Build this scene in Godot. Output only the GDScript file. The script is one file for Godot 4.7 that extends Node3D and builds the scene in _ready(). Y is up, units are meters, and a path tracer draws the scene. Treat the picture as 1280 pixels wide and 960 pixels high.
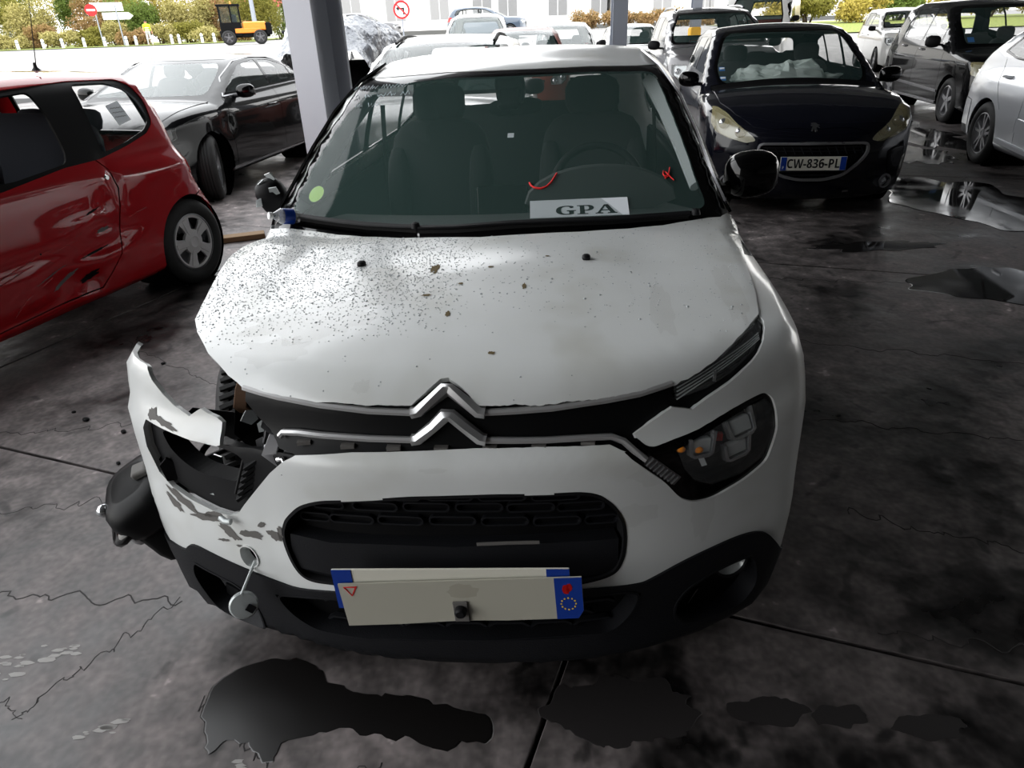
extends Node3D
# A storage shed for damaged cars: a white hatchback with a crashed corner in front, other wrecks around it.
# Cars use local axes x (right when the car faces the camera), y up and d, the distance behind the car's nose (z = -d).

class Soup:
	var v := PackedVector3Array()
	var n := PackedVector3Array()
	func tri(a: Vector3, b: Vector3, c: Vector3, na: Vector3, nb: Vector3, nc: Vector3) -> void:
		v.append(a); v.append(b); v.append(c)
		n.append(na); n.append(nb); n.append(nc)
	func flat(a: Vector3, b: Vector3, c: Vector3) -> void:
		var m := (c - a).cross(b - a).normalized()
		tri(a, b, c, m, m, m)
	func quad(a: Vector3, b: Vector3, c: Vector3, e: Vector3) -> void:
		flat(a, b, c)
		flat(a, c, e)
	func add(o: Soup) -> Soup:
		v.append_array(o.v); n.append_array(o.n)
		return self
	func moved(t: Transform3D) -> Soup:
		var s := Soup.new()
		s.v = t * v
		var b := t.basis.inverse().transposed()
		for q in n:
			s.n.append((b * q).normalized())
		return s
	func copy() -> Soup:
		var s := Soup.new()
		s.v = v.duplicate(); s.n = n.duplicate()
		return s

# a smooth curve through points [x0, y0, x1, y1, ...] that does not overshoot, kept as a table
class Profile:
	var t := PackedFloat32Array()
	var x0 := 0.0
	var k := 1.0
	func _init(p: Array, sx := 1.0, sy := 1.0) -> void:
		var m := p.size() / 2
		var x := PackedFloat32Array()
		var y := PackedFloat32Array()
		for i in m:
			x.append(p[2 * i] * sx); y.append(p[2 * i + 1] * sy)
		var d := PackedFloat32Array()
		for i in m - 1:
			d.append((y[i + 1] - y[i]) / (x[i + 1] - x[i]))
		var g := PackedFloat32Array()
		g.resize(m)
		g[0] = d[0]; g[m - 1] = d[m - 2]
		for i in range(1, m - 1):
			if d[i - 1] * d[i] <= 0.0:
				g[i] = 0.0
			else:
				var h0 := x[i] - x[i - 1]
				var h1 := x[i + 1] - x[i]
				g[i] = (3.0 * h0 + 3.0 * h1) / ((2.0 * h1 + h0) / d[i - 1] + (h1 + 2.0 * h0) / d[i])
		x0 = x[0]
		k = 127.0 / (x[m - 1] - x[0])
		var i := 0
		for j in 128:
			var q := x0 + j / k
			while i < m - 2 and q > x[i + 1]:
				i += 1
			var h := x[i + 1] - x[i]
			var s := (q - x[i]) / h
			var r := 1.0 - s
			t.append(y[i] * (1 + 2 * s) * r * r + g[i] * h * s * r * r + y[i + 1] * s * s * (3 - 2 * s) + g[i + 1] * h * s * s * (s - 1))
	func at(q: float) -> float:
		var f := (q - x0) * k
		if f <= 0.0:
			return t[0]
		if f >= 127.0:
			return t[127]
		var i := int(f)
		return t[i] + (t[i + 1] - t[i]) * (f - i)

# the smooth outside of a car body, given by its profiles; negative inside
class Hull:
	var low: Profile
	var roof: Profile
	var plan: Profile
	var sec: Profile
	var zf: Profile
	var zr: Profile
	var bot: Profile
	var ws: Array
	var rw: Array
	var crown := 0.045
	var rcrown := 0.09
	var fk := 0.26
	var fp := 2.6
	var rk := 0.15
	var rp := 3.0
	var ks := 0.06
	var kf := 0.05
	var kr := 0.1
	var kl := 0.012
	var asym := 0.0
	var lraise := 0.0
	var dents := []
	var length := 4.0
	func _init(P: Dictionary) -> void:
		var sl: float = P.get("sl", 1.0)
		var sw: float = P.get("sw", 1.0)
		var sh: float = P.get("sh", 1.0)
		low = Profile.new(P.low, sl, sh)
		roof = Profile.new(P.roof, sl, sh)
		plan = Profile.new(P.plan, sl, sw)
		sec = Profile.new(P.sec, sh, 1.0)
		zf = Profile.new(P.zf, sh, sl)
		zr = Profile.new(P.zr, sh, sl)
		bot = Profile.new(P.bot, sl, sh)
		ws = [P.ws[0] * sl, P.ws[1] * sh, P.ws[2] * sl, P.ws[3] * sh, P.ws[4]]
		rw = [P.rw[0] * sl, P.rw[1] * sh, P.rw[2] * sl, P.rw[3] * sh, P.rw[4]]
		length = P.get("len", 4.0) * sl
		for key in ["crown", "rcrown", "fk", "fp", "rk", "rp", "ks", "kf", "kr", "kl", "asym", "lraise", "dents"]:
			if P.has(key):
				set(key, P[key])
	func smax(a: float, b: float, kk: float) -> float:
		var h := kk - absf(a - b)
		if h <= 0.0:
			return maxf(a, b)
		return maxf(a, b) + h * h * 0.25 / kk
	func F(p: Vector3) -> float:
		var y := p.y
		var d := p.z
		var ax := absf(p.x)
		if asym > 0.0 and p.x < -0.45 and d < 0.8 and y < 1.0:
			ax -= asym * clampf((-p.x - 0.45) / 0.3, 0, 1) * clampf((0.8 - d) / 0.35, 0, 1) * clampf((1.0 - y) / 0.15, 0, 1)
		var w := plan.at(d)
		var l := low.at(d) - crown * (ax / w) * (ax / w)
		if lraise > 0.0 and p.x < -0.5:
			l += lraise * clampf((-p.x - 0.5) / 0.3, 0, 1) * clampf((d - 0.45) / 0.3, 0, 1) * clampf((1.15 - d) / 0.25, 0, 1)
		var a: float = ws[1] + (d - ws[4] * ax * ax - ws[0]) * (ws[3] - ws[1]) / (ws[2] - ws[0])
		var b: float = rw[3] + (d + rw[4] * ax * ax - rw[2]) * (rw[1] - rw[3]) / (rw[0] - rw[2])
		var r := roof.at(d) - rcrown * ax * ax
		var up := -smax(-a, -r, 0.05)
		up = -smax(-up, -b, 0.05)
		var top := smax(l, up, kl)
		var res := smax(y - top, ax - w * sec.at(y), ks)
		var q := ax / w
		res = smax(res, zf.at(y) + fk * pow(q, fp) - d, kf)
		res = smax(res, d - zr.at(y) + rk * pow(q, rp), kr)
		res = smax(res, bot.at(d) - y, 0.06)
		for e in dents:  # [centre, reach, depth]
			var c: Vector3 = e[0]
			var s: Vector3 = e[1]
			var u := (p - c) / s
			var m := u.length_squared()
			if m < 6.0:
				res += e[2] * exp(-m)
		return res
	func grad(p: Vector3) -> Vector3:
		var e := 0.004
		return Vector3(F(p + Vector3(e, 0, 0)) - F(p - Vector3(e, 0, 0)), F(p + Vector3(0, e, 0)) - F(p - Vector3(0, e, 0)), F(p + Vector3(0, 0, e)) - F(p - Vector3(0, 0, e))).normalized()
	func hit(o: Vector3, dir: Vector3, reach := 6.0) -> Vector3:
		var a := 0.0
		var b := 0.3
		while b < reach and F(o + dir * b) < 0.0:
			a = b
			b += 0.25
		var fa := F(o + dir * a)
		var fb := F(o + dir * b)
		for i in 9:
			var m := b - fb * (b - a) / (fb - fa) if i % 3 != 2 else (a + b) * 0.5
			m = clampf(m, a + (b - a) * 0.02, b - (b - a) * 0.02)
			var fm := F(o + dir * m)
			if absf(fm) < 1e-5:
				a = m; b = m
				break
			if fm < 0.0:
				a = m; fa = fm
			else:
				b = m; fb = fm
		return o + dir * (a + b) * 0.5
	# points of the surface seen along an axis, in node axes (z = -d), and the outward normal there
	func front(x: float, y: float, off := 0.0) -> Vector3:
		return put(x, y, -1.0, 0, off)
	func put(x: float, y: float, z: float, axis: int, off := 0.0) -> Vector3:
		var o := Vector3(x, y, -0.5)
		var dir := Vector3(0, 0, 1)
		if axis == 1:
			o = Vector3(x, 2.2, y); dir = Vector3(0, -1, 0)
		elif axis == 2:
			o = Vector3(1.3 * signf(z), y, x); dir = Vector3(-signf(z), 0, 0)
		var t := 0.0
		while t < 3.0 and F(o + dir * t) > 0.0:
			t += 0.03
		var a := t - 0.03
		for i in 14:
			var m := (a + t) * 0.5
			if F(o + dir * m) > 0.0:
				a = m
			else:
				t = m
		var p := o + dir * t
		if off != 0.0:
			p += grad(p) * off
		return Vector3(p.x, p.y, -p.z)
	func top(x: float, d: float, off := 0.0) -> Vector3:
		return put(x, d, 0.0, 1, off)
	func side(d: float, y: float, s: float, off := 0.0) -> Vector3:
		return put(d, y, s, 2, off)
	func normal(p: Vector3) -> Vector3:
		var g := grad(Vector3(p.x, p.y, -p.z))
		return Vector3(g.x, g.y, -g.z)
	func mesh(da: float, db: float, ds: float, nphi: int, nfan: int, yc: float) -> Soup:
		var rings := []
		var total := nfan + int(ceil((db - da) / ds)) + nfan + 1
		var mid := total - 2 * nfan
		for i in total:
			var ring := PackedVector3Array()
			for j in nphi:
				var f := TAU * j / nphi
				var dir := Vector3(cos(f), sin(f), 0)
				var o := Vector3(0, yc, da)
				if i < nfan:
					var q := PI / 2 * i / nfan
					dir = Vector3(sin(q) * cos(f), sin(q) * sin(f), -cos(q))
				elif i < nfan + mid:
					o.z = lerpf(da, db, float(i - nfan) / (mid - 1))
				else:
					var q := PI / 2 * (i - nfan - mid + 1) / nfan
					o.z = db
					dir = Vector3(cos(q) * cos(f), cos(q) * sin(f), sin(q))
				if j > 0 and (i == 0 or i == total - 1):
					ring.append(ring[0])
				else:
					ring.append(hit(o, dir))
			rings.append(ring)
		var s := Soup.new()
		var nn := []
		for ring in rings:
			var one := PackedVector3Array()
			for p in ring:
				var g := grad(p)
				one.append(Vector3(g.x, g.y, -g.z))
			nn.append(one)
		for i in total - 1:
			for j in nphi:
				var k := (j + 1) % nphi
				var a: Vector3 = rings[i][j]
				var b: Vector3 = rings[i][k]
				var c: Vector3 = rings[i + 1][k]
				var e: Vector3 = rings[i + 1][j]
				a.z = -a.z; b.z = -b.z; c.z = -c.z; e.z = -e.z
				if i > 0:
					s.tri(a, b, c, nn[i][j], nn[i][k], nn[i + 1][k])
				if i < total - 2 or i == 0:
					s.tri(a, c, e, nn[i][j], nn[i + 1][k], nn[i + 1][j])
		return s

# ---------------------------------------------------------------- cutting
func flat2(v: Vector3, proj: int) -> Vector2:
	if proj == 0:
		return Vector2(v.x, v.y)
	if proj == 1:
		return Vector2(v.x, -v.z)
	return Vector2(-v.z, v.y)

func pg(a: Array, mirror := false) -> PackedVector2Array:
	var p := PackedVector2Array()
	for i in a.size() / 2:
		p.append(Vector2(-a[2 * i] if mirror else a[2 * i], a[2 * i + 1]))
	if mirror:
		p.reverse()
	return p

func inflate(p: PackedVector2Array, by: float) -> PackedVector2Array:
	var r := Geometry2D.offset_polygon(p, by, Geometry2D.JOIN_ROUND)
	return r[0] if r.size() else p

func rounded(p: PackedVector2Array, r: float, steps := 4) -> PackedVector2Array:
	var q := PackedVector2Array()
	var m := p.size()
	for i in m:
		var a := p[(i + m - 1) % m]
		var b := p[i]
		var c := p[(i + 1) % m]
		var ra := minf(r, a.distance_to(b) * 0.45)
		var rc := minf(r, c.distance_to(b) * 0.45)
		var s := b + (a - b).normalized() * ra
		var e := b + (c - b).normalized() * rc
		for k in steps + 1:
			var t := float(k) / steps
			q.append(s.lerp(b, t).lerp(b.lerp(e, t), t))
	return q

# takes the triangles of s inside the outline (seen along an axis) out of s and returns them; lim: [x0, x1, y0, y1, d0, d1]
func cut(s: Soup, proj: int, poly: PackedVector2Array, lim: Array = []) -> Soup:
	var inside := Soup.new()
	var keep := Soup.new()
	var box := Rect2(poly[0], Vector2.ZERO)
	for p in poly:
		box = box.expand(p)
	var count := s.v.size()
	var i := 0
	while i < count:
		var a := s.v[i]
		var b := s.v[i + 1]
		var c := s.v[i + 2]
		var ok := true
		if lim.size():
			var m := (a + b + c) / 3.0
			ok = m.x > lim[0] and m.x < lim[1] and m.y > lim[2] and m.y < lim[3] and -m.z > lim[4] and -m.z < lim[5]
		if ok:
			var pa := flat2(a, proj)
			var pb := flat2(b, proj)
			var pc := flat2(c, proj)
			var r := Rect2(pa, Vector2.ZERO).expand(pb).expand(pc)
			ok = box.intersects(r, true)
			if ok:
				split(s, i, pa, pb, pc, poly, inside, keep, 0)
		if not ok:
			keep.tri(a, b, c, s.n[i], s.n[i + 1], s.n[i + 2])
		i += 3
	s.v = keep.v
	s.n = keep.n
	return inside

func split(s: Soup, i: int, pa: Vector2, pb: Vector2, pc: Vector2, poly: PackedVector2Array, inside: Soup, keep: Soup, deep: int) -> void:
	var area := (pb - pa).cross(pc - pa)
	if absf(area) < 1e-9:
		var m := (pa + pb + pc) / 3.0
		(inside if Geometry2D.is_point_in_polygon(m, poly) else keep).tri(s.v[i], s.v[i + 1], s.v[i + 2], s.n[i], s.n[i + 1], s.n[i + 2])
		return
	var t := PackedVector2Array([pa, pb, pc])
	var ins := Geometry2D.intersect_polygons(t, poly)
	if ins.is_empty():
		keep.tri(s.v[i], s.v[i + 1], s.v[i + 2], s.n[i], s.n[i + 1], s.n[i + 2])
		return
	var outs := Geometry2D.clip_polygons(t, poly)
	if outs.is_empty():
		inside.tri(s.v[i], s.v[i + 1], s.v[i + 2], s.n[i], s.n[i + 1], s.n[i + 2])
		return
	var hole := false
	for o in outs:
		if Geometry2D.is_polygon_clockwise(o) != Geometry2D.is_polygon_clockwise(outs[0]):
			hole = true
	if (hole or outs.size() + ins.size() > 4) and deep < 3:
		var q := Soup.new()
		var ab := (s.v[i] + s.v[i + 1]) * 0.5
		var bc := (s.v[i + 1] + s.v[i + 2]) * 0.5
		var ca := (s.v[i + 2] + s.v[i]) * 0.5
		var nab := (s.n[i] + s.n[i + 1]).normalized()
		var nbc := (s.n[i + 1] + s.n[i + 2]).normalized()
		var nca := (s.n[i + 2] + s.n[i]).normalized()
		q.tri(s.v[i], ab, ca, s.n[i], nab, nca)
		q.tri(ab, s.v[i + 1], bc, nab, s.n[i + 1], nbc)
		q.tri(ca, bc, s.v[i + 2], nca, nbc, s.n[i + 2])
		q.tri(ab, bc, ca, nab, nbc, nca)
		var pab := (pa + pb) * 0.5
		var pbc := (pb + pc) * 0.5
		var pca := (pc + pa) * 0.5
		split(q, 0, pa, pab, pca, poly, inside, keep, deep + 1)
		split(q, 3, pab, pb, pbc, poly, inside, keep, deep + 1)
		split(q, 6, pca, pbc, pc, poly, inside, keep, deep + 1)
		split(q, 9, pab, pbc, pca, poly, inside, keep, deep + 1)
		return
	for o in ins:
		lift(s, i, pa, pb, pc, area, o, inside)
	for o in outs:
		lift(s, i, pa, pb, pc, area, o, keep)

func lift(s: Soup, i: int, pa: Vector2, pb: Vector2, pc: Vector2, area: float, poly: PackedVector2Array, into: Soup) -> void:
	var v := PackedVector3Array()
	var n := PackedVector3Array()
	for p in poly:
		var wb := (p - pa).cross(pc - pa) / area
		var wc := (pb - pa).cross(p - pa) / area
		var wa := 1.0 - wb - wc
		v.append(s.v[i] * wa + s.v[i + 1] * wb + s.v[i + 2] * wc)
		n.append((s.n[i] * wa + s.n[i + 1] * wb + s.n[i + 2] * wc).normalized())
	var ix := Geometry2D.triangulate_polygon(poly) if poly.size() > 3 else PackedInt32Array([0, 1, 2])
	if ix.is_empty():
		for k in range(1, poly.size() - 1):
			ix.append(0); ix.append(k); ix.append(k + 1)
	for k in ix.size() / 3:
		into.tri(v[ix[3 * k]], v[ix[3 * k + 1]], v[ix[3 * k + 2]], n[ix[3 * k]], n[ix[3 * k + 1]], n[ix[3 * k + 2]])

# moves a skin along its normals and gives it turned-in edges
func skin(s: Soup, off := 0.0, rim := 0.0) -> Soup:
	var r := Soup.new()
	var count := s.v.size()
	for i in count:
		r.v.append(s.v[i] + s.n[i] * off)
		r.n.append(s.n[i])
	if rim == 0.0:
		return r
	var edges := {}
	var i := 0
	while i < count:
		for k in 3:
			var a := i + k
			var b := i + (k + 1) % 3
			var ka := Vector3i((s.v[a] * 4000.0).round())
			var kb := Vector3i((s.v[b] * 4000.0).round())
			if ka == kb:
				continue
			var back := [kb, ka]
			if edges.has(back):
				edges.erase(back)
			else:
				edges[[ka, kb]] = Vector2i(a, b)
		i += 3
	for e in edges.values():
		var a := r.v[e.x]
		var b := r.v[e.y]
		var c := b - s.n[e.y] * rim
		var d := a - s.n[e.x] * rim
		var m := (b - a).cross(s.n[e.x]).normalized()
		if m == Vector3.ZERO:
			continue
		r.tri(a, b, c, m, m, m)
		r.tri(a, c, d, m, m, m)
	return r

# ---------------------------------------------------------------- objects
var taken := {}
func numbered(called: String) -> String:
	if not taken.has(called):
		taken[called] = 0
		return called
	taken[called] += 1
	return "%s_%03d" % [called, taken[called]]

func to_mesh(s: Soup) -> ArrayMesh:
	var count := s.v.size()
	var i := 0
	while i < count:
		var f := (s.v[i + 1] - s.v[i]).cross(s.v[i + 2] - s.v[i])
		if f.dot(s.n[i] + s.n[i + 1] + s.n[i + 2]) > 0.0:
			var q := s.v[i + 1]
			s.v[i + 1] = s.v[i + 2]
			s.v[i + 2] = q
			q = s.n[i + 1]
			s.n[i + 1] = s.n[i + 2]
			s.n[i + 2] = q
		i += 3
	var arr := []
	arr.resize(Mesh.ARRAY_MAX)
	arr[Mesh.ARRAY_VERTEX] = s.v
	arr[Mesh.ARRAY_NORMAL] = s.n
	var m := ArrayMesh.new()
	m.add_surface_from_arrays(Mesh.PRIMITIVE_TRIANGLES, arr)
	return m

func obj(called: String, s: Soup, m: Material, parent: Node3D = null, label := "") -> MeshInstance3D:
	if s.v.is_empty():
		print("EMPTY ", called)
		return null
	var o := MeshInstance3D.new()
	o.mesh = to_mesh(s)
	o.material_override = m
	o.name = numbered(called) if parent == null else called
	(parent if parent else self).add_child(o, true)
	if label:
		o.set_meta("label", label)
	return o

func tag(o: Node, label: String, category: String, group := "", kind := "") -> Node:
	if label:
		o.set_meta("label", label)
	if category:
		o.set_meta("category", category)
	if group:
		o.set_meta("group", group)
	if kind:
		o.set_meta("kind", kind)
	return o

func thing(called: String, label: String, category: String, at := Vector3.ZERO, turn := 0.0, group := "") -> Node3D:
	var o := Node3D.new()
	o.name = numbered(called)
	add_child(o)
	o.position = at
	o.rotation.y = turn
	tag(o, label, category, group)
	return o

func struct(called: String, s: Soup, m: Material, parent: Node3D = null) -> MeshInstance3D:
	var o := obj(called, s, m, parent)
	if parent == null:
		o.set_meta("kind", "structure")
	return o

# ---------------------------------------------------------------- shapes
func at(x: float, y: float, z: float) -> Transform3D:
	return Transform3D(Basis(), Vector3(x, y, z))

func turned(x: float, y: float, z: float, rx := 0.0, ry := 0.0, rz := 0.0) -> Transform3D:
	return Transform3D(Basis.from_euler(Vector3(rx, ry, rz)), Vector3(x, y, z))

func box(size: Vector3, t := Transform3D(), c := 0.0) -> Soup:
	var s := Soup.new()
	var h := size * 0.5
	c = minf(c, minf(h.x, minf(h.y, h.z)) * 0.9)
	var q := h - Vector3(c, c, c)
	for ax in 3:
		var u := (ax + 1) % 3
		var w := (ax + 2) % 3
		for sg in [-1.0, 1.0]:
			var pts := []
			for e in [[-1, -1], [1, -1], [1, 1], [-1, 1]]:
				var p := Vector3()
				p[ax] = sg * h[ax]; p[u] = e[0] * q[u]; p[w] = e[1] * q[w]
				pts.append(p)
			var m := Vector3()
			m[ax] = sg
			s.tri(pts[0], pts[1], pts[2], m, m, m)
			s.tri(pts[0], pts[2], pts[3], m, m, m)
		if c > 0.0:
			for e in [[-1, -1], [1, -1], [1, 1], [-1, 1]]:
				var a := Vector3(); var b := Vector3(); var a2 := Vector3(); var b2 := Vector3()
				a[ax] = -q[ax]; a[u] = e[0] * h[u]; a[w] = e[1] * q[w]
				a2 = a; a2[ax] = q[ax]
				b[ax] = -q[ax]; b[u] = e[0] * q[u]; b[w] = e[1] * h[w]
				b2 = b; b2[ax] = q[ax]
				var na := Vector3(); na[u] = e[0]
				var nb := Vector3(); nb[w] = e[1]
				s.tri(a, b, b2, na, nb, nb)
				s.tri(a, b2, a2, na, nb, na)
	if c > 0.0:
		for x in [-1, 1]:
			for y in [-1, 1]:
				for z in [-1, 1]:
					s.tri(Vector3(x * h.x, y * q.y, z * q.z), Vector3(x * q.x, y * h.y, z * q.z), Vector3(x * q.x, y * q.y, z * h.z), Vector3(x, 0, 0), Vector3(0, y, 0), Vector3(0, 0, z))
	return s.moved(t)

# profile [r0, y0, r1, y1 ...] turned around y
func lathe(p: Array, n: int, t := Transform3D(), soft := 40.0) -> Soup:
	var s := Soup.new()
	var m := p.size() / 2
	var nr := []
	for i in m - 1:
		nr.append(Vector2(p[2 * i + 3] - p[2 * i + 1], p[2 * i] - p[2 * i + 2]).normalized())
	for i in m - 1:
		var n0: Vector2 = nr[i]
		var n1: Vector2 = nr[i]
		if i > 0 and nr[i - 1].dot(nr[i]) > cos(deg_to_rad(soft)):
			n0 = (nr[i - 1] + nr[i]).normalized()
		if i < m - 2 and nr[i + 1].dot(nr[i]) > cos(deg_to_rad(soft)):
			n1 = (nr[i + 1] + nr[i]).normalized()
		for j in n:
			var a := TAU * j / n
			var b := TAU * (j + 1) / n
			var ca := Vector2(cos(a), sin(a))
			var cb := Vector2(cos(b), sin(b))
			var r0: float = p[2 * i]
			var r1: float = p[2 * i + 2]
			var y0: float = p[2 * i + 1]
			var y1: float = p[2 * i + 3]
			var v0 := Vector3(ca.x * r0, y0, ca.y * r0)
			var v1 := Vector3(cb.x * r0, y0, cb.y * r0)
			var v2 := Vector3(cb.x * r1, y1, cb.y * r1)
			var v3 := Vector3(ca.x * r1, y1, ca.y * r1)
			var m0 := Vector3(ca.x * n0.x, n0.y, ca.y * n0.x)
			var m1 := Vector3(cb.x * n0.x, n0.y, cb.y * n0.x)
			var m2 := Vector3(cb.x * n1.x, n1.y, cb.y * n1.x)
			var m3 := Vector3(ca.x * n1.x, n1.y, ca.y * n1.x)
			if r0 > 1e-6:
				s.tri(v0, v1, v2, m0, m1, m2)
			if r1 > 1e-6:
				s.tri(v0, v2, v3, m0, m2, m3)
	return s.moved(t)

func rod(a: Vector3, b: Vector3, r: float, n := 8, r2 := -1.0) -> Soup:
	if r2 < 0.0:
		r2 = r
	var y := (b - a)
	var l := y.length()
	y /= l
	var x := y.cross(Vector3(0.31, 0.2, 0.93)).normalized()
	return lathe([0, 0, r, 0, r2, l, 0, l], n, Transform3D(Basis(x, y, x.cross(y)), a))

func ball(size: Vector3, t := Transform3D(), n := 12) -> Soup:
	var p := []
	for i in n / 2 + 1:
		var a := -PI / 2 + PI * i / (n / 2)
		p.append(maxf(cos(a), 0.0)); p.append(sin(a))
	return lathe(p, n, t * Transform3D(Basis.from_scale(size), Vector3.ZERO), 80)

# a profile drawn along a path; ups holds the direction of the profile's y at each point (or one for all)
func sweep(path: PackedVector3Array, prof: PackedVector2Array, ups: PackedVector3Array, closed := false, soft := false) -> Soup:
	var s := Soup.new()
	var m := path.size()
	var k := prof.size()
	var rows := []
	var nrm := []
	for i in m:
		var t: Vector3
		if closed:
			t = path[(i + 1) % m] - path[(i + m - 1) % m]
		else:
			t = path[mini(i + 1, m - 1)] - path[maxi(i - 1, 0)]
		t = t.normalized()
		var u := ups[i] if ups.size() > 1 else ups[0]
		var b := t.cross(u).normalized()
		u = b.cross(t)
		var stretch := 1.0
		if i > 0 and i < m - 1:
			var c := (path[i + 1] - path[i]).normalized().dot(t)
			stretch = clampf(1.0 / maxf(c, 0.4), 1.0, 2.0)
		var row := PackedVector3Array()
		var one := PackedVector3Array()
		for j in k:
			row.append(path[i] + b * prof[j].x * stretch + u * prof[j].y)
			var e := prof[(j + 1) % k] - prof[j]
			var q := Vector2(e.y, -e.x).normalized()
			if soft:
				q = prof[j].normalized()
			one.append(b * q.x + u * q.y)
		rows.append(row)
		nrm.append(one)
	var turns := 0.0
	for j in k:
		turns += prof[j].cross(prof[(j + 1) % k])
	var sg := 1.0 if turns > 0.0 or soft else -1.0
	for i in (m if closed else m - 1):
		var i2 := (i + 1) % m
		for j in k:
			var j2 := (j + 1) % k
			var a: Vector3 = nrm[i][j] * sg
			var b: Vector3 = nrm[i2][j] * sg
			var a2: Vector3 = nrm[i][j2] * sg if soft else a
			var b2: Vector3 = nrm[i2][j2] * sg if soft else b
			s.tri(rows[i][j], rows[i2][j], rows[i2][j2], a, b, b2)
			s.tri(rows[i][j], rows[i2][j2], rows[i][j2], a, b2, a2)
	if not closed:
		for e in [0, m - 1]:
			var dir := (path[1] - path[0]) if e else (path[0] - path[1])
			if e:
				dir = path[m - 1] - path[m - 2]
			dir = dir.normalized()
			var ix := Geometry2D.triangulate_polygon(prof)
			for q in ix.size() / 3:
				s.tri(rows[e][ix[3 * q]], rows[e][ix[3 * q + 1]], rows[e][ix[3 * q + 2]], dir, dir, dir)
	return s

func ring2(r: float, n: int, ry := -1.0) -> PackedVector2Array:
	var p := PackedVector2Array()
	for i in n:
		var a := TAU * i / n
		p.append(Vector2(cos(a) * r, sin(a) * (ry if ry > 0.0 else r)))
	return p

func rect2(w: float, h: float, c := 0.0) -> PackedVector2Array:
	var x := w * 0.5
	var y := h * 0.5
	if c <= 0.0:
		return PackedVector2Array([Vector2(-x, -y), Vector2(x, -y), Vector2(x, y), Vector2(-x, y)])
	return PackedVector2Array([Vector2(-x + c, -y), Vector2(x - c, -y), Vector2(x, -y + c), Vector2(x, y - c), Vector2(x - c, y), Vector2(-x + c, y), Vector2(-x, y - c), Vector2(-x, -y + c)])

func tube(path: PackedVector3Array, r: float, n := 8, closed := false) -> Soup:
	return sweep(path, ring2(r, n), PackedVector3Array([Vector3(0.13, 0.31, 0.94).normalized()]), closed, true)

# an outline in the xy plane given depth along z (front face at z = 0, back at -depth)
func slab(poly: PackedVector2Array, depth: float, t := Transform3D()) -> Soup:
	var s := Soup.new()
	var ix := Geometry2D.triangulate_polygon(poly)
	var f := Vector3(0, 0, 1)
	for q in ix.size() / 3:
		var a := poly[ix[3 * q]]
		var b := poly[ix[3 * q + 1]]
		var c := poly[ix[3 * q + 2]]
		s.tri(Vector3(a.x, a.y, 0), Vector3(b.x, b.y, 0), Vector3(c.x, c.y, 0), f, f, f)
		s.tri(Vector3(a.x, a.y, -depth), Vector3(b.x, b.y, -depth), Vector3(c.x, c.y, -depth), -f, -f, -f)
	var m := poly.size()
	var cw := 1.0 if Geometry2D.is_polygon_clockwise(poly) else -1.0
	for i in m:
		var a := poly[i]
		var b := poly[(i + 1) % m]
		var e := Vector3(a.y - b.y, b.x - a.x, 0).normalized() * cw
		s.tri(Vector3(a.x, a.y, 0), Vector3(b.x, b.y, 0), Vector3(b.x, b.y, -depth), e, e, e)
		s.tri(Vector3(a.x, a.y, 0), Vector3(b.x, b.y, -depth), Vector3(a.x, a.y, -depth), e, e, e)
	return s.moved(t)

func blob(r: float, wob: float, n: int, sd: int, sx := 1.0, sy := 1.0) -> PackedVector2Array:
	var f := FastNoiseLite.new()
	f.seed = sd
	f.frequency = 0.9
	var p := PackedVector2Array()
	for i in n:
		var a := TAU * i / n
		var q := r * (1.0 + wob * f.get_noise_2d(cos(a) * 1.6 + 9.0, sin(a) * 1.6) + wob * 0.5 * f.get_noise_2d(cos(a) * 5.0, sin(a) * 5.0 + 20.0))
		p.append(Vector2(cos(a) * q * sx, sin(a) * q * sy))
	return p

func lettering(text: String, size: float, depth: float, m: Material, parent: Node3D, t: Transform3D, font := "Droid Sans", weight := 700, called := "lettering") -> MeshInstance3D:
	var f := SystemFont.new()
	f.font_names = PackedStringArray([font])
	f.font_weight = weight
	var tm := TextMesh.new()
	tm.text = text
	tm.font = f
	tm.font_size = 64
	tm.pixel_size = size / 64.0
	tm.depth = depth
	tm.material = m
	var o := MeshInstance3D.new()
	o.mesh = tm
	o.name = called
	o.transform = t
	parent.add_child(o, true)
	return o

# ---------------------------------------------------------------- materials
var M := {}
func mat(called: String, c: Color, rough := 0.5, metal := 0.0) -> StandardMaterial3D:
	var m := StandardMaterial3D.new()
	m.resource_name = called
	m.albedo_color = c
	m.roughness = rough
	m.metallic = metal
	M[called] = m
	return m

func noise_tex(freq: float, sd: int, size: int, ramp: Array, octaves := 4, normal := false, bump := 4.0) -> NoiseTexture2D:
	var f := FastNoiseLite.new()
	f.seed = sd
	f.frequency = freq
	f.noise_type = FastNoiseLite.TYPE_SIMPLEX_SMOOTH
	f.fractal_octaves = octaves
	var t := NoiseTexture2D.new()
	t.width = size
	t.height = size
	t.seamless = true
	t.noise = f
	t.as_normal_map = normal
	t.bump_strength = bump
	if ramp.size():
		var g := Gradient.new()
		var o := PackedFloat32Array()
		var c := PackedColorArray()
		for e in ramp:
			o.append(e[0]); c.append(e[1])
		g.offsets = o
		g.colors = c
		t.color_ramp = g
	return t

func tri_map(m: StandardMaterial3D, scale: float, world := true) -> void:
	m.uv1_triplanar = true
	m.uv1_world_triplanar = world
	m.uv1_scale = Vector3(scale, scale, scale)

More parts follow.
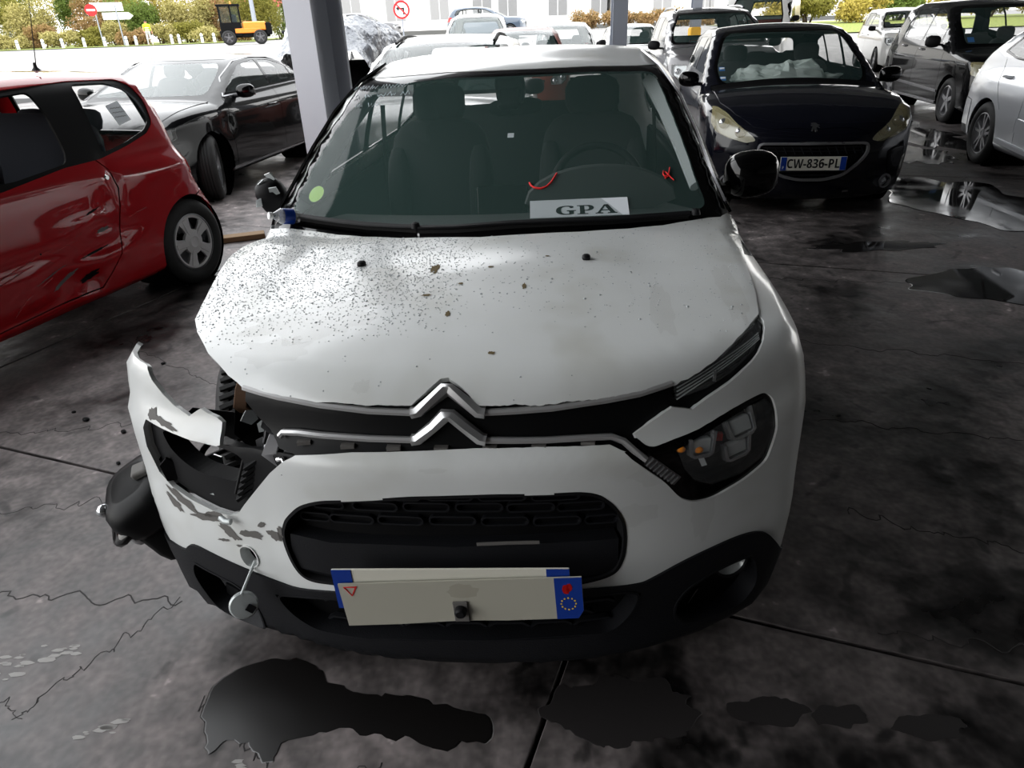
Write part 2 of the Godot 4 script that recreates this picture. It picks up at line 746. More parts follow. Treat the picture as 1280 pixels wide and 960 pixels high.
func paint(called: String, c: Color, rough := 0.3, metal := 0.0, coat := 1.0, coat_rough := 0.06) -> StandardMaterial3D:
	var m := mat(called, c, rough, metal)
	m.clearcoat_enabled = coat > 0.0
	m.clearcoat = coat
	m.clearcoat_roughness = coat_rough
	return m

func glass(called: String, c: Color, a: float) -> StandardMaterial3D:
	var m := mat(called, Color(c.r, c.g, c.b, a), 0.03)
	m.transparency = BaseMaterial3D.TRANSPARENCY_ALPHA
	return m

func g8(v: float) -> Color:
	return Color(v, v, v)

func materials() -> void:
	var wp := paint("white paint", Color(0.84, 0.85, 0.85), 0.4, 0.0, 0.45, 0.12)
	wp.albedo_texture = noise_tex(0.006, 3, 512, [[0.0, Color(0.86, 0.85, 0.82)], [0.42, Color(0.97, 0.97, 0.965)], [1.0, Color(1, 1, 1)]])
	wp.roughness_texture = noise_tex(0.02, 8, 512, [[0.0, g8(0.7)], [1.0, g8(1.0)]])
	tri_map(wp, 0.7, false)
	paint("black paint", Color(0.022, 0.023, 0.028), 0.4, 0.0, 0.7, 0.04).metallic_specular = 0.1
	paint("dark blue paint", Color(0.04, 0.048, 0.085), 0.4, 0.1, 0.8, 0.05).metallic_specular = 0.1
	paint("red paint", Color(0.60, 0.03, 0.07), 0.4, 0.0, 1.0, 0.05).metallic_specular = 0.2
	paint("silver paint", Color(0.68, 0.69, 0.71), 0.36, 0.5, 1.0, 0.05)
	paint("grey paint", Color(0.33, 0.325, 0.335), 0.4, 0.2, 1.0, 0.05)
	paint("blue grey paint", Color(0.25, 0.3, 0.36), 0.4, 0.2, 1.0, 0.05)
	paint("orange red paint", Color(0.4, 0.17, 0.12), 0.5, 0.0, 0.25, 0.2)
	paint("clean white paint", Color(0.88, 0.88, 0.87), 0.3, 0.0, 1.0, 0.06)
	paint("piano black", Color(0.012, 0.012, 0.014), 0.2, 0.0, 0.6, 0.03).metallic_specular = 0.1
	paint("loader orange", Color(0.93, 0.5, 0.05), 0.4, 0.0, 0.6, 0.2)
	mat("black plastic", Color(0.07, 0.071, 0.078), 0.55).metallic_specular = 0.3
	var bp := mat("grained plastic", Color(0.085, 0.088, 0.1), 0.55)
	bp.metallic_specular = 0.3
	bp.normal_enabled = true
	bp.normal_texture = noise_tex(0.12, 5, 256, [], 2, true, 2.0)
	bp.normal_scale = 0.4
	tri_map(bp, 6.0, false)
	mat("dark plastic", Color(0.05, 0.05, 0.055), 0.6).metallic_specular = 0.2
	mat("soft dark", Color(0.03, 0.03, 0.033), 0.9).metallic_specular = 0.12
	mat("rubber", Color(0.028, 0.028, 0.029), 0.75)
	mat("tyre rubber", Color(0.036, 0.035, 0.036), 0.72)
	mat("chrome", Color(0.82, 0.82, 0.82), 0.08, 1.0)
	mat("dull chrome", Color(0.55, 0.55, 0.56), 0.22, 1.0)
	mat("alloy", Color(0.62, 0.62, 0.63), 0.3, 0.75)
	mat("hubcap silver", Color(0.72, 0.71, 0.71), 0.4, 0.1)
	mat("steel", Color(0.5, 0.5, 0.51), 0.38, 0.8)
	mat("brown rust", Color(0.32, 0.22, 0.14), 0.8)
	mat("plate white", Color(0.83, 0.82, 0.77), 0.35)
	mat("dirty plate", Color(0.66, 0.65, 0.6), 0.42)
	mat("plate blue", Color(0.03, 0.2, 0.55), 0.35)
	mat("plate yellow", Color(0.9, 0.75, 0.15), 0.4)
	mat("print black", Color(0.03, 0.03, 0.035), 0.5)
	mat("paper", Color(0.86, 0.88, 0.9), 0.8)
	mat("red crayon", Color(0.85, 0.1, 0.1), 0.7)
	mat("white crayon", Color(0.85, 0.9, 0.92), 0.8)
	mat("sticker green", Color(0.6, 0.8, 0.25), 0.5)
	mat("sticker blue", Color(0.2, 0.45, 0.75), 0.5)
	mat("amber", Color(0.85, 0.5, 0.05), 0.25)
	mat("lamp red", Color(0.65, 0.05, 0.05), 0.15)
	mat("reflector", Color(0.75, 0.76, 0.77), 0.15, 0.85)
	mat("lamp grey", Color(0.7, 0.72, 0.72), 0.2, 0.2)
	mat("satin black", Color(0.05, 0.052, 0.056), 0.4).metallic_specular = 0.25
	mat("damp concrete", Color(0.16, 0.15, 0.15), 0.4)
	mat("scraped primer", Color(0.36, 0.35, 0.34), 0.75)
	mat("brown dirt", Color(0.36, 0.3, 0.17), 0.9)
	var fd := mat("faint dirt", Color(0.42, 0.36, 0.22, 0.055), 0.9)
	fd.transparency = BaseMaterial3D.TRANSPARENCY_ALPHA
	mat("seat cloth", Color(0.17, 0.175, 0.18), 0.95)
	mat("seat blue", Color(0.14, 0.155, 0.19), 0.95)
	mat("trim grey", Color(0.6, 0.63, 0.63), 0.85)
	mat("satin chrome", Color(0.72, 0.72, 0.72), 0.3, 0.6)
	mat("headliner", Color(0.5, 0.52, 0.51), 0.95)
	mat("airbag", Color(0.75, 0.8, 0.78), 0.85)
	mat("dashboard", Color(0.21, 0.22, 0.22), 0.7)
	glass("windscreen glass", Color(0.36, 0.47, 0.45), 0.24)
	M["windscreen glass"].metallic_specular = 0.24
	glass("screen glass", Color(0.3, 0.43, 0.41), 0.16)
	glass("side glass", Color(0.3, 0.36, 0.35), 0.12)
	glass("tinted glass", Color(0.1, 0.13, 0.13), 0.55)
	glass("dark glass", Color(0.04, 0.045, 0.05), 0.45)
	glass("lamp glass", Color(0.9, 0.92, 0.93), 0.04)
	glass("hazy lamp glass", Color(0.8, 0.76, 0.58), 0.4)
	glass("thin film", Color(0.85, 0.86, 0.87), 0.3)
	mat("water drop", Color(0.66, 0.68, 0.69), 0.06)
	# concrete: coarse stains, fine grain, scratches and flakes, as one picture that covers ten metres
	var n1 := FastNoiseLite.new(); n1.seed = 11; n1.frequency = 0.006; n1.fractal_octaves = 5
	var n2 := FastNoiseLite.new(); n2.seed = 23; n2.frequency = 0.045; n2.fractal_octaves = 4
	var n3 := FastNoiseLite.new(); n3.seed = 37; n3.frequency = 0.011; n3.fractal_octaves = 3; n3.fractal_type = FastNoiseLite.FRACTAL_RIDGED
	var S := 1024
	var a1 := n1.get_seamless_image(S, S).get_data()
	var a2 := n2.get_seamless_image(S, S).get_data()
	var n4 := FastNoiseLite.new(); n4.seed = 61; n4.frequency = 0.22; n4.fractal_octaves = 3
	var a4 := n4.get_seamless_image(S, S).get_data()
	var a3 := n3.get_seamless_image(S, S).get_data()
	var al := PackedByteArray(); al.resize(S * S * 3)
	var ro := PackedByteArray(); ro.resize(S * S)
	for i in S * S:
		var u := a1[i] / 255.0
		var w := a2[i] / 255.0
		var r := a3[i] / 255.0
		var l := 0.315 + 0.28 * (u - 0.5) + 0.26 * (w - 0.5) + 0.15 * (a4[i] / 255.0 - 0.5)
		if r > 0.86:
			l -= 0.12 * minf((r - 0.86) / 0.05, 1.0)
		if u < 0.36:
			l -= 0.1 * minf((0.36 - u) / 0.05, 1.0)
		if w > 0.8 and u > 0.62:
			l += 0.14
		l = clampf(l, 0.05, 0.75)
		al[3 * i] = int(255 * l * 1.035)
		al[3 * i + 1] = int(255 * l * 0.965)
		al[3 * i + 2] = int(255 * l * 0.955)
		ro[i] = int(255 * clampf(0.45 + 0.55 * (u - 0.42) + 0.25 * (w - 0.5), 0.2, 0.85))
	var ct := ImageTexture.create_from_image(Image.create_from_data(S, S, false, Image.FORMAT_RGB8, al))
	var rt := ImageTexture.create_from_image(Image.create_from_data(S, S, false, Image.FORMAT_L8, ro))
	var fl := mat("concrete", Color(1, 1, 1), 1.0)
	fl.albedo_texture = ct
	fl.roughness_texture = rt
	fl.roughness_texture_channel = BaseMaterial3D.TEXTURE_CHANNEL_RED
	fl.normal_enabled = true
	fl.normal_texture = noise_tex(0.03, 51, 1024, [], 6, true, 3.0)
	fl.normal_scale = 0.2
	tri_map(fl, 0.14)
	var wet := mat("wet concrete", Color(0.11, 0.105, 0.105), 0.1)
	wet.roughness_texture = noise_tex(0.01, 71, 512, [[0.0, g8(0.02)], [0.5, g8(0.06)], [1.0, g8(0.3)]])
	wet.roughness = 1.0
	tri_map(wet, 0.3)
	mat("oil", Color(0.07, 0.062, 0.06), 0.3)
	mat("joint filler", Color(0.07, 0.066, 0.066), 0.9)
	mat("crack shade", Color(0.17, 0.16, 0.16), 0.9)
	mat("floor mark", Color(0.6, 0.59, 0.58), 0.8)
	var asp := mat("asphalt", Color(0.62, 0.61, 0.6), 0.9)
	asp.albedo_texture = noise_tex(0.02, 77, 512, [[0.0, g8(0.8)], [1.0, g8(1.0)]])
	tri_map(asp, 0.1)
	var gr := mat("lawn", Color(1, 1, 1), 0.95)
	gr.albedo_texture = noise_tex(0.04, 78, 512, [[0.0, Color(0.3, 0.36, 0.1)], [0.6, Color(0.48, 0.52, 0.2)], [1.0, Color(0.62, 0.58, 0.3)]])
	tri_map(gr, 0.3)
	mat("galvanised", Color(0.56, 0.58, 0.62), 0.42, 0.35)
	mat("column grey", Color(0.62, 0.63, 0.66), 0.5, 0.0)
	mat("roof sheet", Color(0.42, 0.43, 0.43), 0.6, 0.1)
	mat("wall sheet", Color(0.34, 0.34, 0.33), 0.7)
	mat("render white", Color(0.86, 0.85, 0.83), 0.9)
	mat("roof tile red", Color(0.6, 0.26, 0.22), 0.9)
	mat("sign white", Color(0.9, 0.9, 0.9), 0.5)
	mat("sign red", Color(0.8, 0.08, 0.1), 0.5)
	mat("bark", Color(0.3, 0.24, 0.17), 0.95)
	mat("yellow guard", Color(0.9, 0.68, 0.1), 0.6)
	mat("hi vis", Color(0.75, 0.95, 0.15), 0.7)
	mat("trousers", Color(0.7, 0.7, 0.72), 0.9)
	mat("skin", Color(0.7, 0.5, 0.4), 0.6)
	mat("hair", Color(0.12, 0.08, 0.06), 0.8)
	mat("wood", Color(0.45, 0.36, 0.25), 0.85)
	var foil := mat("crumpled sheet", Color(0.42, 0.43, 0.45), 0.3, 0.3)
	foil.normal_enabled = true
	foil.normal_texture = noise_tex(0.02, 91, 512, [], 4, true, 12.0)
	foil.normal_scale = 1.2
	tri_map(foil, 0.8, false)
	for e in [["leaf olive", Color(0.46, 0.44, 0.16)], ["leaf yellow", Color(0.66, 0.59, 0.27)], ["leaf green", Color(0.34, 0.42, 0.15)], ["leaf rust", Color(0.55, 0.43, 0.28)], ["leaf pale", Color(0.62, 0.58, 0.36)]]:
		var m := mat(e[0], e[1], 0.85)
		m.backlight_enabled = true
		m.backlight = Color(0.4, 0.4, 0.2)

# ---------------------------------------------------------------- car building
class Car:
	var root: Node3D
	var hull: Hull
	var body: Soup
	var P: Dictionary
	var paint: Material

func pebble(size: Vector3, t: Transform3D, n := 16, e := 0.7) -> Soup:
	var s := Soup.new()
	var rows := []
	var m := n / 2
	for i in m + 1:
		var a := -PI / 2 + PI * i / m
		var row := PackedVector3Array()
		for j in n:
			var b := TAU * j / n
			var ca := pow(absf(cos(a)), e)
			var x := ca * pow(absf(cos(b)), e) * signf(cos(b))
			var z := ca * pow(absf(sin(b)), e) * signf(sin(b))
			row.append(Vector3(x, pow(absf(sin(a)), e) * signf(sin(a)), z) * size)
		rows.append(row)
	for i in m:
		for j in n:
			var k := (j + 1) % n
			var q := [rows[i][j], rows[i][k], rows[i + 1][k], rows[i + 1][j]]
			var g := []
			for p in q:
				var u: Vector3 = p / size
				var w := 2.0 / e - 1.0
				g.append((Vector3(pow(absf(u.x), w) * signf(u.x), pow(absf(u.y), w) * signf(u.y), pow(absf(u.z), w) * signf(u.z)) / size).normalized())
			if i > 0:
				s.tri(q[0], q[1], q[2], g[0], g[1], g[2])
			if i < m - 1:
				s.tri(q[0], q[2], q[3], g[0], g[2], g[3])
			elif i == m - 1:
				s.tri(q[0], q[1], q[2], g[0], g[1], g[2])
	return s.moved(t)

const BASE := {
	"low": [-0.2, 0.80, 0.05, 0.850, 0.12, 0.872, 0.28, 0.910, 0.5, 0.940, 0.66, 0.955, 0.97, 0.960, 1.3, 0.93, 3.2, 0.93, 4.0, 0.90],
	"ws": [0.97, 0.953, 1.97, 1.405, 0.22], "rw": [3.55, 1.42, 3.95, 0.95, 0.1],
	"roof": [1.5, 1.37, 1.97, 1.39, 2.5, 1.445, 3.0, 1.43, 3.6, 1.36, 4.0, 1.28],
	"plan": [-0.3, 0.79, 0.1, 0.80, 0.45, 0.838, 0.8, 0.852, 1.4, 0.86, 3.2, 0.872, 3.7, 0.83, 4.1, 0.76],
	"sec": [0.0, 0.90, 0.16, 0.94, 0.3, 0.985, 0.5, 1.0, 0.72, 0.997, 0.86, 0.965, 0.95, 0.92, 1.1, 0.875, 1.36, 0.755, 1.5, 0.655],
	"zf": [0.0, 0.06, 0.1, 0.02, 0.16, 0.0, 0.4, 0.0, 0.55, 0.02, 0.67, 0.026, 0.70, 0.03, 0.75, 0.064, 0.84, 0.088, 0.9, 0.13, 1.0, 0.3],
	"zr": [0.0, 3.85, 0.3, 3.98, 0.6, 3.99, 0.9, 3.95, 1.4, 3.7],
	"bot": [0.0, 0.125, 1.0, 0.18, 3.4, 0.2, 4.0, 0.3]}

func params(over: Dictionary) -> Dictionary:
	var p := BASE.duplicate()
	p.merge(over, true)
	return p

func begin_car(called: String, label: String, pose: Array, P: Dictionary, m: Material, res: Array) -> Car:
	var c := Car.new()
	c.P = P
	c.paint = m
	c.hull = Hull.new(P)
	c.root = thing(called, label, "car", Vector3(pose[0], pose[4] if pose.size() > 4 else 0.0, -pose[1]))
	c.root.basis = Basis(Vector3.UP, -pose[2]) * Basis(Vector3.BACK, pose[3] if pose.size() > 3 else 0.0)
	var l := c.hull.length
	c.body = c.hull.mesh(0.6, l - 0.6, res[0], res[1], res[2], 0.55)
	return c

func part(c: Car, called: String, s: Soup, m: Material, off := 0.0, rim := 0.0, parent: Node3D = null, label := "") -> MeshInstance3D:
	return obj(called, skin(s, off, rim), m, parent if parent else c.root, label)

func sides(s: float, d0 := -1.0, d1 := 9.0, y0 := 0.0, y1 := 3.0) -> Array:
	return [0.0, 3.0, y0, y1, d0, d1] if s > 0 else [-3.0, 0.0, y0, y1, d0, d1]

const FRONT := [-3.0, 3.0, 0.0, 3.0, -1.0, 1.0]

func arch(c: Car, d: float, y: float, r: float, which := [-1.0, 1.0]) -> void:
	for s in which:
		var p := PackedVector2Array()
		for i in 40:
			p.append(Vector2(d + cos(TAU * i / 40) * r, y + sin(TAU * i / 40) * r))
		var lim := sides(s)
		if s > 0:
			lim[0] = 0.42
		else:
			lim[1] = -0.42
		cut(c.body, 2, p, lim)
		var w: float = c.hull.plan.at(d) - 0.04
		var so := lathe([r, 0.0, r, w - 0.42], 32, Transform3D(Basis(Vector3(0, 1, 0), Vector3(s, 0, 0), Vector3(0, 0, 1)), Vector3(0.42 * s, y, -d)))
		so.add(lathe([0.0, 0.0, r, 0.0], 24, Transform3D(Basis(Vector3(0, 1, 0), Vector3(s, 0, 0), Vector3(0, 0, 1)), Vector3(0.42 * s, y, -d))))
		obj("wheel_arch", so, M["soft dark"], c.root)

func wheel(parent: Node3D, pos: Vector3, r: float, w: float, s: float, style: String, rim_mat: Material, steer := 0.0, lugs := false) -> MeshInstance3D:
	var y := Basis(Vector3(1, 0, 0), Vector3(0, 0, 1), Vector3(0, -1, 0))
	var face := Transform3D(y, Vector3.ZERO)
	var h := w * 0.5
	var rr := r * 0.66
	var p := [rr, -h * 0.8, rr + 0.02, -h, r * 0.86, -h * 1.02, r * 0.97, -h * 0.8, r, -h * 0.6]
	for k in 4:
		var a := -h * 0.6 + h * 1.2 * (k + 0.7) / 4.4
		p.append_array([r, a - 0.006, r - 0.008, a - 0.004, r - 0.008, a + 0.004, r, a + 0.006])
	p.append_array([r, h * 0.6, r * 0.97, h * 0.8, r * 0.86, h * 1.02, rr + 0.02, h, rr, h * 0.8])
	var ty := lathe(p, 40, face, 50)
	if lugs:
		for i in 64:
			for q in [-1.0, 1.0]:
				ty.add(box(Vector3(0.018, 0.012, h * 0.55), Transform3D(Basis(Vector3(0, 0, 1), TAU * (i + q * 0.25) / 64) * Basis(Vector3(0, 1, 0), 0.3 * q), Vector3.ZERO) * at(0, r + 0.003, q * h * 0.5), 0.003))
	var o := obj("wheel", ty, M["tyre rubber"], parent)
	o.position = pos
	o.basis = Basis(Vector3.UP, steer) * Basis(Vector3(0, 0, -s), Vector3(0, 1, 0), Vector3(s, 0, 0))
	var rim := lathe([rr, -h * 0.8, rr, h * 0.84, rr * 0.95, h * 0.86, rr * 0.93, h * 0.3, rr * 0.86, h * 0.1, rr * 0.86, -h * 0.5, 0.0, -h * 0.5], 40, face)
	obj("wheel_rim", rim, M["steel"] if style == "cover" else rim_mat, o)
	var z := h * 0.72
	var sp := Soup.new()
	if style == "cover":
		# moulded cover: broad star of seven flared arms with holes between them
		for i in 5:
			var a := TAU * i / 5 + 0.3
			var q := pg([-0.03, rr * 0.3, -rr * 0.16, rr * 0.42, -rr * 0.2, rr * 0.66, -rr * 0.3, rr * 0.9, rr * 0.3, rr * 0.9, rr * 0.2, rr * 0.66, rr * 0.16, rr * 0.42, 0.03, rr * 0.3])
			sp.add(slab(q, 0.014, Transform3D(Basis(Vector3(0, 0, 1), a), Vector3(0, 0, z + 0.004))))
			sp.add(sweep(PackedVector3Array([Vector3(0, rr * 0.3, z + 0.006), Vector3(0, rr * 0.86, z + 0.002)]), rect2(rr * 0.2, 0.012, 0.005), PackedVector3Array([Vector3(0, 0, 1)])).moved(Transform3D(Basis(Vector3(0, 0, 1), a), Vector3.ZERO)))
		sp.add(lathe([rr * 0.86, z - 0.012, rr * 0.86, z + 0.004, rr * 0.93, z + 0.008, rr * 1.0, z - 0.002, rr * 1.0, z - 0.012], 40, face))
		sp.add(lathe([rr * 0.46, z - 0.01, rr * 0.44, z + 0.006, rr * 0.2, z + 0.016, rr * 0.17, z + 0.012, 0.0, z + 0.014], 24, face))
		obj("wheel_cover", sp, rim_mat, o)
		return o
	var count := 5 if style != "ten" else 10
	for i in count:
		for k in ([-1.0, 1.0] if style == "double" else [0.0]):
			var a: float = TAU * i / count + k * 0.2
			var wd := rr * (0.07 if style == "double" else (0.15 if style == "five" else 0.06))
			var q := pg([-wd, rr * 0.15, -wd * 0.85, rr * 0.9, -wd * 1.25, rr * 0.97, wd * 1.25, rr * 0.97, wd * 0.85, rr * 0.9, wd, rr * 0.15])
			sp.add(slab(q, 0.03, Transform3D(Basis(Vector3(0, 0, 1), a), Vector3(0, 0, z))))
	sp.add(lathe([rr * 0.26, z - 0.03, rr * 0.24, z + 0.004, rr * 0.13, z + 0.006, rr * 0.12, z, 0.0, z], 24, face))
	obj("wheel_spokes", sp, rim_mat, o)
	return o

func side_glass(c: Car, outline: PackedVector2Array, pillars: Array, glassm: Material, which := [-1.0, 1.0], seal := 0.022, called := "side_window") -> void:
	for s in which:
		var su := cut(c.body, 2, outline, sides(s))
		var inner := inflate(outline, -seal)
		var cuts := [[-1.0, -1.0, 0.0]] + pillars + [[9.0, 9.0, 0.0]]
		for i in cuts.size() - 1:
			var a: Array = cuts[i]
			var b: Array = cuts[i + 1]
			var band := pg([a[0] + a[2], 0.3, a[1] + a[2], 1.9, b[1] - b[2], 1.9, b[0] - b[2], 0.3])
			for q in Geometry2D.intersect_polygons(inner, band):
				var g := cut(su, 2, rounded(q, 0.03, 3))
				if g.v.size():
					part(c, called, g, glassm, -0.004)
		if su.v.size():
			part(c, "window_surround", su, M["piano black"], -0.001, 0.008)

func windscreen(c: Car, poly: PackedVector2Array, glassm: Material, frit := 0.045, lim := [-3.0, 3.0, 0.5, 3.0, 0.5, 2.6], called := "windscreen") -> void:
	var su := cut(c.body, 0, poly, lim)
	var g := cut(su, 0, rounded(inflate(poly, -frit), 0.06, 4), lim)
	part(c, called, g, glassm, -0.002)
	part(c, called + "_edge", su, M["piano black"], -0.002, 0.01)

func seam(c: Car, line: Array, which := [-1.0, 1.0], w := 0.004, called := "door_gap") -> void:
	for s in which:
		var l := pg(line)
		for q in Geometry2D.offset_polyline(l, w):
			var g := cut(c.body, 2, q, sides(s))
			if g.v.size():
				part(c, called, g, M["soft dark"], -0.006)

func handle(c: Car, d: float, y: float, s: float, m: Material) -> void:
	var p := c.hull.side(d, y, s, 0.012)
	var t := turned(p.x, p.y, p.z, 0, 0, 0)
	var a := c.hull.side(d - 0.08, y, s, 0.012)
	var b := c.hull.side(d + 0.08, y, s, 0.012)
	var so := sweep(PackedVector3Array([a - Vector3(s * 0.02, 0, 0), a, p + Vector3(s * 0.012, 0, 0), b, b - Vector3(s * 0.02, 0, 0)]), rect2(0.02, 0.026, 0.007), PackedVector3Array([Vector3.UP]), false, false)
	obj("door_handle", so, m, c.root)

func mirror(c: Car, pos: Vector3, s: float, m: Material, size := Vector3(0.1, 0.07, 0.06)) -> void:
	var so := pebble(size, turned(pos.x, pos.y, pos.z, 0, s * 0.25, s * 0.06), 20, 0.75)
	var o := obj("door_mirror", so, m, c.root)
	var q := sweep(PackedVector3Array([Vector3(pos.x - s * 0.17, pos.y - 0.05, pos.z), Vector3(pos.x - s * 0.04, pos.y - 0.045, pos.z)]), rect2(0.06, 0.03, 0.01), PackedVector3Array([Vector3.UP]))
	obj("mirror_arm", q, M["black plastic"], o)
	obj("mirror_glass", box(Vector3(size.x * 1.5, size.y * 1.4, 0.004), turned(pos.x, pos.y, pos.z - size.z * 0.93, 0, s * 0.25, 0)), M["chrome"], o)

func plate(parent: Node3D, t: Transform3D, text: String, size := Vector2(0.52, 0.11), bands := 2) -> MeshInstance3D:
	var o := obj("number_plate", box(Vector3(size.x, size.y, 0.006), Transform3D(), 0.002), M["plate white"], parent)
	o.transform = t
	for k in bands:
		var sg := -1.0 if k == 0 else 1.0
		obj("plate_band", box(Vector3(0.045, size.y - 0.006, 0.002), at(sg * (size.x / 2 - 0.026), 0, 0.0036)), M["plate blue"], o)
	if text:
		lettering(text, 0.098, 0.001, M["print black"], o, at(0, -0.001, 0.0036) * Transform3D(Basis.from_scale(Vector3(0.86, 1, 1)), Vector3.ZERO), "Droid Sans", 700, "plate_lettering")
		lettering("F", 0.03, 0.001, M["plate white"], o, at(-(size.x / 2 - 0.026), -0.03, 0.005), "Droid Sans", 700, "plate_lettering")
	return o

func seat(c: Car, x: float, d: float, m: Material, wide := 0.48, y := 0.36) -> void:
	var s := box(Vector3(wide, 0.16, 0.5), turned(x, y + 0.1, -d, -0.08), 0.05)
	s.add(pebble(Vector3(wide * 0.5, 0.34, 0.09), turned(x, y + 0.42, -d - 0.3, -0.25), 20, 0.5))
	for k in [-1.0, 1.0]:
		s.add(pebble(Vector3(0.06, 0.27, 0.11), turned(x + k * (wide * 0.5 - 0.05), y + 0.38, -d - 0.25, -0.25), 14, 0.7))
	var o := obj("seat", s, m, c.root)
	if wide < 0.8:
		var hr := pebble(Vector3(0.13, 0.09, 0.055), turned(x, y + 0.82, -d - 0.4, -0.2), 14, 0.6)
		hr.add(rod(Vector3(x - 0.05, y + 0.66, -d - 0.37), Vector3(x - 0.05, y + 0.8, -d - 0.4), 0.008, 6))
		hr.add(rod(Vector3(x + 0.05, y + 0.66, -d - 0.37), Vector3(x + 0.05, y + 0.8, -d - 0.4), 0.008, 6))
		obj("headrest", hr, m, o)

func interior(c: Car, d_dash: float, d_front: float, d_rear: float, m: Material, drv := 1.0, w := 0.68) -> void:
	var r := c.root
	obj("cabin_floor", box(Vector3(w * 2.2, 0.06, d_rear - d_dash + 0.9), at(0, 0.3, -(d_dash + d_rear + 0.5) / 2)), M["soft dark"], r)
	for s in [-1.0, 1.0]:
		obj("door_lining", box(Vector3(0.04, 0.52, d_rear - d_dash + 0.6), at(s * (w + 0.09), 0.6, -(d_dash + d_rear + 0.6) / 2), 0.015), M["dark plastic"], r)
		seat(c, s * 0.37, d_front, m)
	seat(c, 0, d_rear, m, w * 1.8, 0.4)
	for x in [-0.4, 0.0, 0.4]:
		obj("headrest", pebble(Vector3(0.12, 0.07, 0.045), turned(x, 1.1, -d_rear - 0.44, -0.2), 12, 0.6), m, r)
	obj("dashboard", box(Vector3(w * 2.1, 0.3, 0.45), turned(0, 0.78, -d_dash - 0.25, 0.1), 0.07), M["dashboard"], r)
	steering(r, Vector3(drv * 0.37, 0.86, -d_dash - 0.62))

func steering(r: Node3D, at_: Vector3, rad := 0.185) -> void:
	var ring := PackedVector3Array()
	for i in 28:
		ring.append(Vector3(cos(TAU * i / 28) * rad, sin(TAU * i / 28) * rad, 0))
	var s := sweep(ring, ring2(0.016, 8), PackedVector3Array([Vector3(0, 0, 1)]), true, true)
	s.add(pebble(Vector3(0.08, 0.06, 0.025), at(0, -0.01, 0), 14, 0.7))
	for a in [0.0, PI, -PI / 2]:
		s.add(rod(Vector3(cos(a) * 0.06, sin(a) * 0.04, 0), Vector3(cos(a) * rad, sin(a) * rad, 0), 0.014, 6))
	s.add(rod(Vector3(0, 0, 0.0), Vector3(0, 0.0, 0.25), 0.03, 8))
	var o := obj("steering_wheel", s, M["black plastic"], r)
	o.transform = turned(at_.x, at_.y, at_.z, -0.42)

func wiper(c: Car, pts: Array, called := "wiper") -> void:
	var path := PackedVector3Array()
	var ups := PackedVector3Array()
	for i in pts.size() / 2:
		path.append(c.hull.front(pts[2 * i], pts[2 * i + 1], 0.018))
		ups.append(c.hull.normal(c.hull.front(pts[2 * i], pts[2 * i + 1])))
	var o := obj(called, sweep(path, rect2(0.02, 0.01, 0.003), ups), M["black plastic"], c.root)
	for i in path.size():
		path[i] -= ups[i] * 0.014
	obj("wiper_blade", sweep(path, rect2(0.006, 0.018), ups), M["rubber"], o)

# a narrow bar that follows the body: pts are xy pairs seen from the front
func bar(c: Car, pts: Array, prof: PackedVector2Array, off := 0.004) -> Soup:
	var path := PackedVector3Array()
	var ups := PackedVector3Array()
	for i in pts.size() / 2:
		var p := c.hull.front(pts[2 * i], pts[2 * i + 1])
		var m := c.hull.normal(p)
		path.append(p + m * off)
		ups.append(m)
	return sweep(path, prof, ups)

# ---------------------------------------------------------------- the white car in front
const C3_BONNET := [-0.788, 1.194, -0.783, 0.89, -0.733, 0.632, -0.709, 0.469, -0.695, 0.406, -0.657, 0.339, -0.588, 0.248, -0.515, 0.183, -0.474, 0.157, -0.385, 0.128, -0.287, 0.105, -0.174, 0.091, -0.073, 0.087, -0.043, 0.103, -0.013, 0.128, 0.004, 0.13, 0.024, 0.117, 0.069, 0.086, 0.204, 0.092, 0.334, 0.112, 0.409, 0.131, 0.482, 0.158, 0.532, 0.186, 0.578, 0.22, 0.621, 0.264, 0.659, 0.317, 0.706, 0.392, 0.724, 0.508, 0.738, 0.662, 0.782, 0.958, 0.81, 1.181, 0.77, 1.124, 0.744, 1.089, 0.53, 1.011, 0.293, 0.94, -0.013, 0.895, -0.269, 0.929, -0.452, 1.005, -0.664, 1.078, -0.767, 1.117]
const C3_BAND := [-0.474, 0.847, -0.385, 0.841, -0.287, 0.837, -0.174, 0.834, -0.073, 0.835, -0.043, 0.853, -0.013, 0.87, 0.004, 0.871, 0.024, 0.863, 0.069, 0.834, 0.204, 0.833, 0.334, 0.834, 0.409, 0.838, 0.482, 0.844, 0.532, 0.854, 0.578, 0.866, 0.621, 0.879, 0.659, 0.888, 0.706, 0.896, 0.714, 0.889, 0.698, 0.871, 0.672, 0.848, 0.614, 0.814, 0.557, 0.79, 0.526, 0.774, 0.48, 0.788, 0.397, 0.746, 0.419, 0.704, 0.392, 0.712, 0.369, 0.721, 0.344, 0.733, 0.206, 0.739, 0.053, 0.74, -0.211, 0.73, -0.345, 0.716, -0.395, 0.724, -0.413, 0.747, -0.452, 0.777, -0.48, 0.809]
const C3_DRL := [0.481, 0.841, 0.532, 0.851, 0.577, 0.863, 0.62, 0.877, 0.658, 0.887, 0.702, 0.895, 0.704, 0.887, 0.672, 0.861, 0.613, 0.833, 0.556, 0.813, 0.486, 0.804]
const C3_HEADBLK := [0.397, 0.746, 0.43, 0.716, 0.534, 0.731, 0.616, 0.753, 0.674, 0.765, 0.7, 0.767, 0.721, 0.752, 0.732, 0.718, 0.734, 0.683, 0.732, 0.662, 0.716, 0.602, 0.663, 0.575, 0.579, 0.553, 0.536, 0.558, 0.505, 0.576, 0.464, 0.633, 0.409, 0.685, 0.369, 0.721, 0.392, 0.712]
